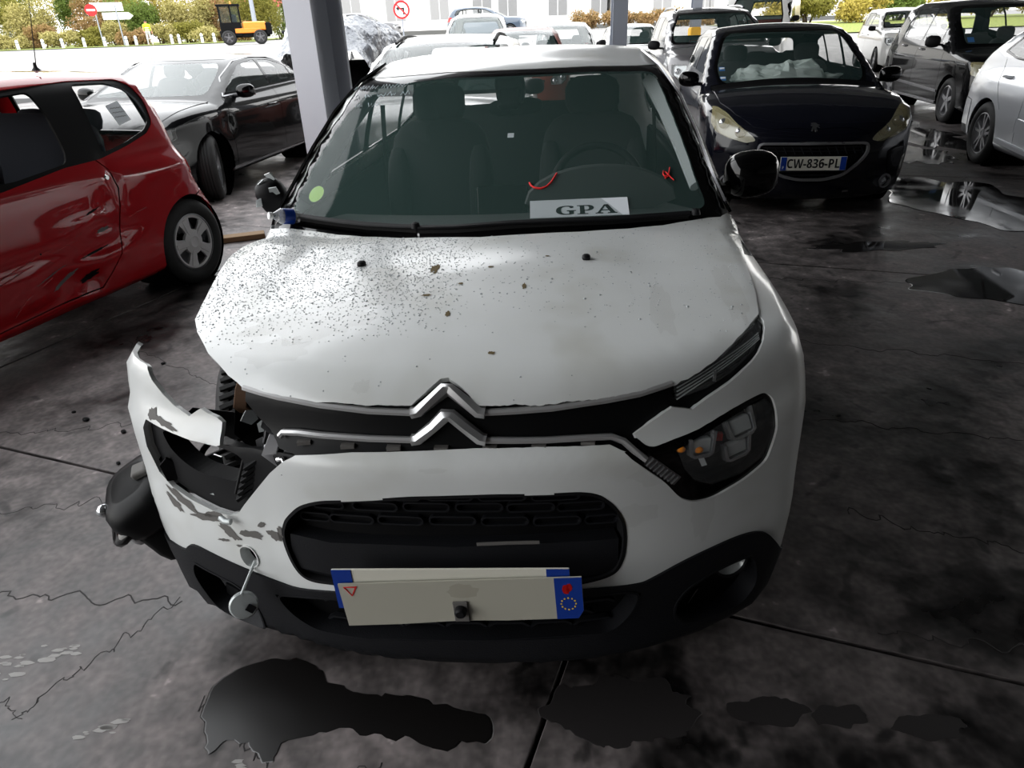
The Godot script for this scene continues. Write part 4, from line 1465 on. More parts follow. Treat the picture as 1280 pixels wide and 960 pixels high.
	for s in [-1.0, 1.0]:
		var a := PackedVector3Array()
		var u := PackedVector3Array()
		for e in [[0.782, 1.185, 0.955], [0.765, 1.32, 1.03], [0.735, 1.55, 1.13], [0.70, 1.78, 1.235], [0.655, 2.02, 1.335], [0.6, 2.3, 1.40]]:
			var p := h.side(e[1], minf(e[2], 1.39), s, 0.004)
			a.append(p)
			u.append(h.normal(p))
		obj("pillar_strip", sweep(a, rect2(0.05, 0.010, 0.003), u), M["piano black"], r)
		var a2 := PackedVector3Array()
		for i in a.size():
			a2.append(a[i] + u[i].cross((a[mini(i + 1, 5)] - a[maxi(i - 1, 0)]).normalized()) * 0.03 * s + u[i] * 0.003)
		obj("pillar_trim", sweep(a2, rect2(0.01, 0.008), u), M["dull chrome"], r)
	arch(c, 0.82, 0.31, 0.345, [1.0])
	arch(c, 3.34, 0.31, 0.345)
	seam(c, [0.5, 0.62, 0.44, 0.75, 0.36, 0.79], [1.0])
	seam(c, [1.24, 0.3, 1.22, 0.6, 1.25, 0.9, 1.33, 0.97])
	seam(c, [2.4, 0.3, 2.42, 0.97])
	part(c, "body_shell", c.body, c.paint, 0.0, 0.01)
	wheel(r, Vector3(0.745, 0.30, -0.82), 0.305, 0.195, 1.0, "double", M["alloy"])
	wheel(r, Vector3(-0.80, 0.325, -0.84), 0.31, 0.195, -1.0, "double", M["alloy"], 0.22, true)
	for s in [-1.0, 1.0]:
		wheel(r, Vector3(s * 0.745, 0.305, -3.34), 0.305, 0.195, s, "double", M["alloy"])
	# mirrors
	var mp := Vector3(0.895, 1.03, -1.36)
	mirror(c, mp, 1.0, M["piano black"], Vector3(0.092, 0.078, 0.07))
	var lm := obj("broken_mirror", pebble(Vector3(0.055, 0.07, 0.05), turned(-0.845, 1.015, -1.36, 0.3, 0.2, 0.3), 16, 0.75), M["black plastic"], r, "smashed mirror stump on the crashed side")
	for e in [[-0.86, 1.06, -1.33, 0.5, 0.05], [-0.835, 1.09, -1.34, -0.4, 0.035], [-0.875, 1.0, -1.31, 1.0, 0.05], [-0.82, 1.04, -1.31, 0.2, 0.04]]:
		obj("shard", slab(pg([-0.02, -0.012, 0.018, -0.016, 0.022, 0.012, -0.004, 0.02]), 0.004, turned(e[0], e[1], e[2], 0.4, e[3], e[3] * 2.0)), M["lamp grey"], lm)
	wreckage(c)

func interior_main(c: Car) -> void:
	var r := c.root
	obj("cabin_floor", box(Vector3(1.5, 0.05, 2.9), at(0, 0.33, -2.4)), M["soft dark"], r)
	for s in [-1.0, 1.0]:
		obj("door_lining", box(Vector3(0.05, 0.56, 2.6), at(s * 0.79, 0.64, -2.4), 0.02), M["dark plastic"], r)
		seat(c, s * 0.37, 1.98, M["seat cloth"], 0.5, 0.4)
	seat(c, 0, 2.85, M["seat cloth"], 1.24, 0.38)
	for x in [-0.42, 0.42]:
		obj("headrest", pebble(Vector3(0.13, 0.07, 0.05), turned(x, 1.06, -3.24, -0.2), 12, 0.6), M["seat cloth"], r)
	obj("parcel_shelf", box(Vector3(1.2, 0.03, 0.4), at(0, 0.93, -3.5)), M["dark plastic"], r)
	# dashboard swept along the windscreen foot, with a hood over the instruments
	var prof := PackedVector2Array([Vector2(0.0, 0.0), Vector2(0.1, 0.012), Vector2(0.36, -0.02), Vector2(0.42, -0.07), Vector2(0.4, -0.25), Vector2(0.3, -0.4), Vector2(0.0, -0.4)])
	var path := PackedVector3Array()
	for i in 15:
		var x := -0.72 + 1.44 * i / 14.0
		path.append(Vector3(x, 0.925, -1.06 - 0.2 * x * x))
	var q := PackedVector2Array()
	for p in prof:
		q.append(Vector2(-p.x, p.y))
	var dash := sweep(path, q, PackedVector3Array([Vector3.UP]))
	var o := obj("dashboard", dash, M["dashboard"], r)
	var hp := PackedVector3Array()
	for i in 13:
		var a := PI * i / 12.0
		hp.append(Vector3(0.37 - cos(a) * 0.2, 0.925 + sin(a) * 0.075, -1.38))
	obj("instrument_hood", sweep(hp, rect2(0.16, 0.02, 0.006), PackedVector3Array([Vector3(0, 1, 0.01), Vector3(0, 1, 0.01)]) if false else PackedVector3Array([Vector3(0, 0.01, 1)])), M["dashboard"], o)
	obj("screen", box(Vector3(0.2, 0.13, 0.02), turned(0.0, 0.93, -1.5, -0.25), 0.01), M["piano black"], o)
	steering(r, Vector3(0.37, 0.925, -1.68), 0.18)
	# mirror and camera housing at the top of the glass
	var m := obj("sensor_housing", pebble(Vector3(0.065, 0.075, 0.05), turned(0.012, 1.30, -2.0, 0.6), 14, 0.6), M["dark plastic"], r)
	obj("sensor_box", box(Vector3(0.1, 0.13, 0.05), turned(0.012, 1.265, -1.93, -1.0), 0.02), M["dark plastic"], m)
	obj("inside_mirror", pebble(Vector3(0.12, 0.035, 0.02), turned(0.03, 1.22, -2.03, 0.1, 0.25), 16, 0.6), M["dark plastic"], r)
	for s in [-1.0, 1.0]:
		var a := PackedVector3Array()
		for e in [[0.745, 1.02, 1.28], [0.715, 1.12, 1.5], [0.68, 1.22, 1.74], [0.635, 1.32, 2.0]]:
			a.append(Vector3(e[0] * s - s * 0.03, e[1] - 0.01, -e[2] - 0.05))
		obj("pillar_lining", sweep(a, rect2(0.075, 0.03, 0.01), PackedVector3Array([Vector3(-s * 0.5, 0.4, 0.75)])), M["trim grey"], r)
		obj("seat_belt", sweep(PackedVector3Array([Vector3(s * 0.66, 1.22, -2.42), Vector3(s * 0.68, 0.9, -2.4), Vector3(s * 0.66, 0.5, -2.35)]), rect2(0.045, 0.003), PackedVector3Array([Vector3(-s, 0, 0.2)])), M["black plastic"], r)
		obj("sun_visor", box(Vector3(0.4, 0.015, 0.16), turned(s * 0.36, 1.36, -2.12, 0.15), 0.006), M["headliner"], r)
	# roof lining
	var hl := Soup.new()
	for i in 8:
		for j in 10:
			var a := []
			for e in [[0, 0], [1, 0], [1, 1], [0, 1]]:
				var x: float = -0.52 + 1.04 * (i + e[0]) / 8.0
				var d: float = 2.1 + 1.35 * (j + e[1]) / 10.0
				a.append(c.hull.top(x, d) - Vector3(0, 0.025, 0))
			hl.quad(a[0], a[1], a[2], a[3])
	obj("roof_lining", hl, M["headliner"], r)

# what shows where the wing and the headlamp were torn off
func wreckage(c: Car) -> void:
	var r := c.root
	for e in [[-0.43, 0.745, -0.16, 0.03, 0.6, 0.9], [-0.395, 0.72, -0.12, 0.022, -0.4, 0.2], [-0.455, 0.69, -0.15, 0.026, 0.2, 1.4], [-0.5, 0.74, -0.2, 0.02, 0.8, -0.5], [-0.6, 0.58, -0.3, 0.03, 0.3, 0.2], [-0.66, 0.57, -0.26, 0.022, -0.3, 0.9], [-0.47, 0.72, -0.19, 0.016, 0.1, 0.4]]:
		obj("broken_bracket", slab(pg([-e[3], -e[3] * 0.7, e[3] * 0.3, -e[3], e[3], -e[3] * 0.2, e[3] * 0.4, e[3] * 0.8, -e[3] * 0.6, e[3] * 0.6]), 0.006, turned(e[0], e[1], e[2], -0.3, e[4], e[5])), M["lamp grey"] if e[3] < 0.025 else M["steel"], r)
	obj("engine_bay", box(Vector3(0.9, 0.5, 0.6), at(0.05, 0.52, -0.68), 0.05), M["soft dark"], r)
	obj("radiator_panel", box(Vector3(0.84, 0.24, 0.05), turned(-0.02, 0.68, -0.22, -0.1), 0.01), M["dark plastic"], r)
	# clips along the upper edge of the bumper
	for i in 7:
		var x := -0.33 + i * 0.105
		var p := c.hull.front(x, 0.741, -0.008)
		obj("bumper_clip", box(Vector3(0.03, 0.008, 0.016), turned(p.x, p.y, p.z, 0, -x * 0.4)), M["scraped primer"], r)
	# folded panels and brackets at the crashed corner
	obj("torn_panel", slab(pg([-0.08, 0.0, -0.05, 0.12, 0.02, 0.15, 0.09, 0.11, 0.07, 0.02, 0.0, -0.03]), 0.012, turned(-0.44, 0.67, -0.2, -0.3, -0.5, 0.2)), M["black plastic"], r)
	obj("torn_panel", slab(pg([-0.05, -0.02, -0.07, 0.1, 0.0, 0.2, 0.05, 0.17, 0.03, 0.0]), 0.01, turned(-0.46, 0.62, -0.24, -0.2, 0.5, 0.35)), M["dark plastic"], r)
	obj("bracket", sweep(PackedVector3Array([Vector3(-0.50, 0.84, -0.24), Vector3(-0.515, 0.80, -0.22), Vector3(-0.53, 0.755, -0.22), Vector3(-0.52, 0.72, -0.24)]), rect2(0.03, 0.008, 0.002), PackedVector3Array([Vector3(0.1, 0.1, 1)])), M["brown rust"], r)
	obj("bracket", sweep(PackedVector3Array([Vector3(-0.405, 0.735, -0.12), Vector3(-0.42, 0.70, -0.1), Vector3(-0.395, 0.675, -0.1), Vector3(-0.37, 0.70, -0.11)]), rect2(0.03, 0.01, 0.002), PackedVector3Array([Vector3(0, 0.3, 1)])), M["steel"], r)
	obj("bracket", box(Vector3(0.05, 0.06, 0.02), turned(-0.41, 0.69, -0.13, 0.2, 0.4, 0.4), 0.004), M["steel"], r)
	obj("bracket", box(Vector3(0.03, 0.08, 0.012), turned(-0.445, 0.70, -0.16, 0.1, 0.7, -0.3), 0.003), M["dull chrome"], r)
	obj("bracket", tube(PackedVector3Array([Vector3(-0.40, 0.66, -0.08), Vector3(-0.385, 0.665, -0.07), Vector3(-0.375, 0.68, -0.075), Vector3(-0.385, 0.695, -0.085), Vector3(-0.4, 0.69, -0.09)]), 0.006, 8), M["chrome"], r)
	var fi := Soup.new()
	for k in 6:
		fi.add(box(Vector3(0.05, 0.01, 0.02), turned(-0.475 - k * 0.008, 0.665 - k * 0.018, -0.115, 0, 0.3, 0.5), 0.002))
	obj("ribbed_duct", fi.add(box(Vector3(0.07, 0.13, 0.015), turned(-0.49, 0.62, -0.135, 0, 0.3, -0.4), 0.004)), M["black plastic"], r)
	for e in [[-0.52, 0.79, -0.28, -0.47, 0.7, -0.24, -0.5, 0.6, -0.26, -0.47, 0.5, -0.3], [-0.48, 0.77, -0.22, -0.44, 0.72, -0.2, -0.42, 0.65, -0.22, -0.45, 0.58, -0.3], [-0.55, 0.77, -0.3, -0.53, 0.7, -0.28, -0.55, 0.62, -0.3, -0.53, 0.52, -0.32]]:
		var p := PackedVector3Array()
		for i in 4:
			p.append(Vector3(e[3 * i], e[3 * i + 1], e[3 * i + 2]))
		obj("hose", tube(p, 0.012, 8), M["rubber"], r)
	obj("damper", rod(Vector3(-0.575, 0.4, -0.45), Vector3(-0.575, 0.62, -0.45), 0.035, 14), M["brown rust"], r)
	obj("side_member", box(Vector3(0.12, 0.3, 0.45), at(-0.5, 0.5, -0.5), 0.02), M["soft dark"], r)
	obj("torn_flap", slab(pg([-0.1, 0.0, -0.04, 0.05, 0.08, 0.03, 0.1, -0.02, 0.02, -0.05, -0.01, -0.03]), 0.006, turned(-0.66, 0.665, -0.28, -0.4, 0.1, 0.0)), M["dark plastic"], r)
	obj("torn_flap", tube(PackedVector3Array([Vector3(-0.66, 0.63, -0.27), Vector3(-0.69, 0.6, -0.27), Vector3(-0.71, 0.565, -0.26)]), 0.008, 6), M["dark plastic"], r)
	obj("bracket", slab(pg([-0.02, -0.03, -0.02, 0.02, 0.0, 0.035, 0.02, 0.01, 0.02, -0.03]), 0.01, turned(-0.745, 0.585, -0.2, 0, 0.4, 0.1)), M["dark plastic"], r)
	obj("bracket", tube(PackedVector3Array([Vector3(-0.69, 0.56, -0.2), Vector3(-0.66, 0.54, -0.18), Vector3(-0.62, 0.545, -0.16), Vector3(-0.58, 0.53, -0.16)]), 0.008, 6), M["lamp grey"], r)
	obj("frame_lip", tube(PackedVector3Array([Vector3(-0.585, 0.515, -0.1), Vector3(-0.57, 0.512, -0.09), Vector3(-0.555, 0.512, -0.088)]), 0.008, 6), M["lamp grey"], r)
	# lamp unit hanging behind the bumper
	var l := obj("hanging_lamp_unit", pebble(Vector3(0.11, 0.075, 0.12), turned(-0.945, 0.405, -0.34, 0.2, 0.5, 0.5), 18, 0.62), M["satin black"], r, "black lamp unit dangling outside the bumper")
	obj("lamp_bezel", pebble(Vector3(0.075, 0.02, 0.09), turned(-0.99, 0.36, -0.3, 0.2, 0.5, 0.75), 14, 0.7), M["piano black"], l)
	obj("lamp_socket", box(Vector3(0.08, 0.06, 0.06), turned(-0.86, 0.47, -0.34, 0.2, 0.4, 0.6), 0.015), M["lamp grey"], l)
	obj("lamp_socket", box(Vector3(0.05, 0.04, 0.05), turned(-0.93, 0.49, -0.33, 0.3, 0.4, 0.3), 0.01), M["scraped primer"], l)
	obj("lamp_socket", ball(Vector3(0.02, 0.02, 0.02), at(-1.035, 0.4, -0.27)), M["reflector"], l)
	var f := obj("hanging_duct", pebble(Vector3(0.05, 0.1, 0.06), turned(-0.92, 0.295, -0.32, 0.0, 0.3, 0.5), 14, 0.6), M["satin black"], r)
	obj("duct_clip", ball(Vector3(0.018, 0.03, 0.02), turned(-0.965, 0.31, -0.27, 0, 0, 0.4)), M["reflector"], f)
	obj("wire", tube(PackedVector3Array([Vector3(-0.86, 0.47, -0.34), Vector3(-0.78, 0.5, -0.36), Vector3(-0.7, 0.52, -0.4)]), 0.008, 6), M["rubber"], l)

# ---------------------------------------------------------------- floor, roof, columns
func shed() -> void:
	# concrete slabs with saw-cut joints, laid at an angle
	var fl := struct("floor", box(Vector3(60, 0.3, 60), at(6, -0.19, -10)), M["joint filler"])
	var ux := Vector3(0.933, 0, 0.36)
	var uz := Vector3(0.36, 0, -0.933)
	var o := Vector3(1.45, 0, -4.75)
	var sp := 3.4
	for i in range(-6, 6):
		for j in range(-5, 6):
			var p := o + ux * sp * (i + 0.5) + uz * sp * (j + 0.5)
			if p.x < -13 or p.x > 20 or p.z < -24 or p.z > 12:
				continue
			struct("slab", box(Vector3(sp - 0.012, 0.04, sp - 0.012), Transform3D(Basis(ux, Vector3.UP, -uz), p - Vector3(0, 0.02, 0)), 0.004), M["concrete"], fl)
	# cracks running over the slabs
	var rng := RandomNumberGenerator.new()
	rng.seed = 17
	var cn := FastNoiseLite.new()
	cn.frequency = 0.2
	cn.fractal_octaves = 4
	for e in [[-1.95, 1.66, -1.03, 1.57, 0.010], [-2.1, 2.02, -1.45, 2.12, 0.006], [-2.5, 2.6, -1.65, 2.68, 0.007], [-1.05, 1.58, -1.32, 1.18, 0.005], [-1.3, 1.2, -1.75, 1.32, 0.004], [-0.85, 1.2, -0.6, 1.02, 0.006], [1.0, 1.36, 1.75, 1.2, 0.008], [1.15, 1.88, 1.8, 1.55, 0.008], [1.3, 2.5, 2.3, 2.2, 0.006], [1.5, 3.3, 2.6, 2.9, 0.005], [-1.3, 2.9, -2.2, 3.6, 0.006], [1.7, 4.3, 2.6, 4.1, 0.008], [-0.3, 1.02, -0.75, 0.9, 0.004]]:
		var run := PackedVector3Array()
		cn.seed += 1
		for i in 61:
			var t := i / 60.0
			run.append(Vector3(lerpf(e[0], e[2], t), 0.0, -lerpf(e[1], e[3], t)) + Vector3(cn.get_noise_2d(t * 40.0, 5.0), 0, cn.get_noise_2d(t * 40.0, 50.0) * 1.6) * 0.035)
		struct("crack", sweep(run, rect2(e[4] * 0.42, 0.0014), PackedVector3Array([Vector3.UP])), M["crack shade"], fl)
	# roof over the parking bays: its open long side runs along the row of columns; closed behind the camera and on the right
	var tb := Basis(ux, Vector3.UP, -uz)
	var e := Vector3(-1.40, 0, -5.75) - ux * 1.2
	struct("ceiling", box(Vector3(19, 0.25, 40), Transform3D(tb, e + ux * 9.5 + uz * 5.0 + Vector3(0, 5.33, 0))), M["roof sheet"])
	for i in 10:
		struct("trim_%d" % (i + 1), box(Vector3(19, 0.3, 0.16), Transform3D(tb, e + ux * 9.5 + uz * (-14.0 + 4.15 * i) + Vector3(0, 5.05, 0))), M["column grey"])
	struct("wall_back", box(Vector3(19, 5.2, 0.2), Transform3D(tb, e + ux * 9.5 - uz * 15.0 + Vector3(0, 2.6, 0))), M["wall sheet"])
	struct("wall_right", box(Vector3(0.2, 5.2, 21), Transform3D(tb, e + ux * 19.0 - uz * 4.5 + Vector3(0, 2.6, 0))), M["wall sheet"])

# ---------------------------------------------------------------- the other cars in the shed
func red_car() -> void:
	var P := params({
		"low": [-0.2, 0.74, 0.05, 0.80, 0.3, 0.88, 0.7, 0.93, 0.85, 0.94, 1.2, 0.9, 3.4, 0.9, 3.7, 0.88],
		"ws": [0.8, 0.94, 1.75, 1.36, 0.2], "rw": [3.05, 1.40, 3.22, 1.0, 0.1],
		"roof": [1.3, 1.36, 1.8, 1.385, 2.3, 1.40, 2.9, 1.38, 3.3, 1.33, 3.6, 1.26],
		"plan": [-0.3, 0.72, 0.1, 0.76, 0.5, 0.81, 1.0, 0.82, 2.6, 0.825, 2.9, 0.825, 3.2, 0.79, 3.5, 0.72],
		"sec": [0.0, 0.9, 0.17, 0.95, 0.3, 0.985, 0.5, 1.0, 0.72, 1.0, 0.85, 0.985, 0.93, 0.95, 1.1, 0.87, 1.3, 0.755, 1.36, 0.7, 1.5, 0.6],
		"zr": [0.0, 3.36, 0.25, 3.46, 0.42, 3.48, 0.58, 3.38, 0.73, 3.30, 0.87, 3.24, 1.02, 3.21, 1.17, 3.20, 1.36, 3.18],
		"bot": [0.0, 0.14, 1.0, 0.17, 2.6, 0.17, 3.1, 0.2, 3.6, 0.26], "rk": 0.14, "kr": 0.08, "len": 3.5,
		"dents": [
			[Vector3(0.85, 0.34, 2.0), Vector3(0.25, 0.1, 0.16), 0.05], [Vector3(0.85, 0.30, 2.14), Vector3(0.25, 0.05, 0.07), 0.05],
			[Vector3(0.85, 0.47, 2.2), Vector3(0.25, 0.03, 0.2), 0.02], [Vector3(0.85, 0.58, 2.32), Vector3(0.25, 0.05, 0.13), 0.028],
			[Vector3(0.85, 0.70, 2.36), Vector3(0.25, 0.06, 0.06), 0.022], [Vector3(0.85, 0.80, 2.47), Vector3(0.25, 0.09, 0.03), 0.02],
			[Vector3(0.85, 0.52, 1.75), Vector3(0.25, 0.03, 0.5), 0.014], [Vector3(0.85, 0.42, 2.3), Vector3(0.25, 0.03, 0.1), -0.016],
			[Vector3(0.85, 0.24, 1.8), Vector3(0.25, 0.03, 0.35), 0.03], [Vector3(0.85, 0.64, 2.2), Vector3(0.25, 0.02, 0.16), -0.01],
			[Vector3(0.85, 0.52, 2.45), Vector3(0.25, 0.025, 0.1), 0.012],
			[Vector3(0.82, 0.80, 2.95), Vector3(0.3, 0.07, 0.38), -0.022], [Vector3(0.82, 0.9, 2.9), Vector3(0.3, 0.05, 0.4), 0.012]]})
	var c := begin_car("hatchback_car", "red three door hatchback with crushed door and scraped sill, at the left edge", [-3.80, 2.02, 0.30], P, M["red paint"], [0.032, 96, 22])
	var r := c.root
	arch(c, 3.02, 0.29, 0.315)
	arch(c, 0.66, 0.29, 0.315)
	var outline := rounded(pg([1.0, 0.88, 1.3, 1.1, 1.72, 1.31, 2.1, 1.325, 2.56, 1.338, 2.91, 1.325, 2.985, 1.285, 3.02, 1.19, 2.985, 1.07, 2.895, 1.015, 2.69, 0.968, 2.46, 0.93, 2.2, 0.925, 1.79, 0.88]), 0.03)
	for s in [-1.0, 1.0]:
		var su := cut(c.body, 2, outline, sides(s))
		var q := cut(su, 2, rounded(pg([2.575, 1.322, 2.82, 1.314, 2.92, 1.27, 2.98, 1.195, 2.968, 1.085, 2.885, 1.035, 2.7, 0.99, 2.5, 0.958]), 0.03))
		var w := part(c, "quarter_window", q, M["side glass"], -0.004)
		cut(su, 2, rounded(pg([1.2, 0.93, 1.72, 1.28, 2.28, 1.308, 2.295, 1.2, 2.27, 1.0, 2.235, 0.945, 1.9, 0.915]), 0.03))
		part(c, "window_surround", su, M["satin black"], -0.006, 0.015)
		if s > 0:
			var lab := cut(q.copy(), 2, pg([2.70, 1.19, 2.81, 1.21, 2.83, 1.10, 2.72, 1.08]))
			part(c, "paper_label", lab, M["paper"], -0.001, 0.0, w)
			for k in 3:
				var run := PackedVector3Array()
				for i in 9:
					run.append(c.hull.side(2.72 + i * 0.011, 1.17 - k * 0.024 + (0.006 if i % 2 else 0.0), 1.0, 0.0015))
				obj("handwriting", tube(run, 0.0012, 4), M["print black"], w)
		seam(c, [2.42, 0.93, 2.475, 0.87, 2.49, 0.76, 2.43, 0.57, 2.37, 0.40, 2.2, 0.24, 1.2, 0.22], [s], 0.004)
		seam(c, [2.44, 1.36, 2.5, 1.41], [s], 0.003, "roof_gap")
	seam(c, [3.32, 0.62, 3.1, 0.58, 3.06, 0.56], [1.0])
	for s in [-1.0, 1.0]:
		var tl := cut(c.body, 2, rounded(pg([3.13, 0.72, 3.12, 0.95, 3.4, 0.95, 3.4, 0.72]), 0.03), sides(s, 3.0))
		part(c, "tail_lamp", tl, M["lamp red"], 0.002, 0.01)
	windscreen(c, pg([-0.56, 0.96, -0.5, 1.33, 0.5, 1.33, 0.56, 0.96]), M["side glass"], 0.03, [-1.0, 1.0, 0.8, 1.5, 2.95, 3.6], "rear_window")
	windscreen(c, pg([-0.66, 0.97, -0.54, 1.34, 0.54, 1.34, 0.66, 0.97]), M["screen glass"], 0.03, [-1.0, 1.0, 0.8, 1.5, 0.6, 2.0])
	var doorp := cut(c.body, 2, pg([0.9, 0.23, 1.0, 0.9, 2.415, 0.935, 2.47, 0.87, 2.485, 0.76, 2.425, 0.57, 2.365, 0.40, 2.2, 0.25]), sides(1.0))
	var dm := part(c, "door", doorp, c.paint, 0.0, 0.012, null, "door skin crushed inwards near the sill")
	for e in [[1.98, 0.36, 0.09, 0.012, 11, 0.4], [2.15, 0.33, 0.06, 0.02, 12, 0.3], [2.3, 0.56, 0.05, 0.012, 13, 0.1], [2.2, 0.46, 0.09, 0.006, 14, 0.15], [1.9, 0.42, 0.1, 0.004, 15, 0.25], [2.26, 0.68, 0.05, 0.006, 16, 0.2]]:
		var bl := PackedVector2Array()
		for q in blob(1.0, 0.6, 24, e[4], e[2], e[3]):
			bl.append(q.rotated(e[5]) + Vector2(e[0], e[1]))
		var sc := cut(doorp.copy(), 2, bl)
		if sc.v.size():
			part(c, "scrape", sc, M["scraped primer"] if int(e[4]) % 2 else M["dark plastic"], 0.001, 0.0, dm)
	for e in [[1.3, 0.42, 1.6, 0.485, 1.87, 0.54, 2.15, 0.58], [1.3, 0.40, 1.6, 0.46, 1.87, 0.515, 2.1, 0.555], [1.62, 0.28, 1.7, 0.34, 1.9, 0.40], [2.5, 0.585, 2.57, 0.6, 2.65, 0.61]]:
		var run := PackedVector3Array()
		for i in e.size() / 2:
			run.append(c.hull.side(e[2 * i], e[2 * i + 1], 1.0, 0.0))
		obj("crease", tube(run, 0.0035, 6), c.paint, dm)
	for e in [[1.66, 0.506], [1.75, 0.52], [1.868, 0.544], [1.5, 0.47]]:
		obj("trim_hole", ball(Vector3(0.004, 0.007, 0.007), Transform3D(Basis(), c.hull.side(e[0], e[1], 1.0, 0.0)), 8), M["soft dark"], dm)
	obj("lock_barrel", lathe([0.0, 0.008, 0.012, 0.008, 0.016, 0.0], 14, Transform3D(Basis(Vector3(0, -1, 0), Vector3(1, 0, 0), Vector3(0, 0, 1)), c.hull.side(2.429, 0.832, 1.0, 0.0))), M["chrome"], dm)
	part(c, "body_shell", c.body, c.paint, 0.0, 0.01)
	for s in [-1.0, 1.0]:
		wheel(r, Vector3(s * 0.715, 0.285, -3.02), 0.288, 0.175, s, "cover", M["hubcap silver"])
		wheel(r, Vector3(s * 0.715, 0.285, -0.66), 0.288, 0.175, s, "cover", M["hubcap silver"])
	interior(c, 0.95, 1.6, 2.35, M["seat blue"], 1.0, 0.64)
	obj("aerial", rod(c.hull.top(0.02, 2.9), c.hull.top(0.02, 2.9) + Vector3(0, 0.45, -0.12), 0.0035, 6, 0.002), M["black plastic"], r)
	obj("aerial_foot", lathe([0.0, 0.05, 0.008, 0.045, 0.012, 0.02, 0.03, 0.0], 14, Transform3D(Basis(), c.hull.top(0.02, 2.9))), M["black plastic"], r)

func poly_lamp(c: Car, pts: Array, housing: Material, cover: Material) -> void:
	for k in 2:
		var s := cut(c.body, 0, rounded(pg(pts, k == 1), 0.02), FRONT)
		if s.v.is_empty():
			continue
		var l := part(c, "headlamp", s, cover, 0.002, 0.0)
		part(c, "lamp_housing", s, housing, -0.05, 0.0, l)
		var mid := Vector2.ZERO
		var n := pts.size() / 2
		for i in n:
			mid += Vector2(-pts[2 * i] if k else pts[2 * i], pts[2 * i + 1]) / n
		for q in [-0.07, 0.06]:
			var p := c.hull.front(mid.x + q * (1.0 if k == 0 else -1.0), mid.y + q * 0.5, -0.03)
			obj("lamp_reflector", ball(Vector3(0.05, 0.045, 0.03), Transform3D(Basis(), p), 14), M["reflector"], l)

func outline_bar(c: Car, pts: Array, w: float, d: float, m: Material, called: String, parent: Node3D = null) -> void:
	var path := PackedVector3Array()
	var ups := PackedVector3Array()
	for q in rounded(pg(pts), 0.05, 5):
		var p := c.hull.front(q.x, q.y, 0.002)
		path.append(p)
		ups.append(c.hull.normal(p))
	obj(called, sweep(path, rect2(w, d), ups, true), m, parent if parent else c.root)

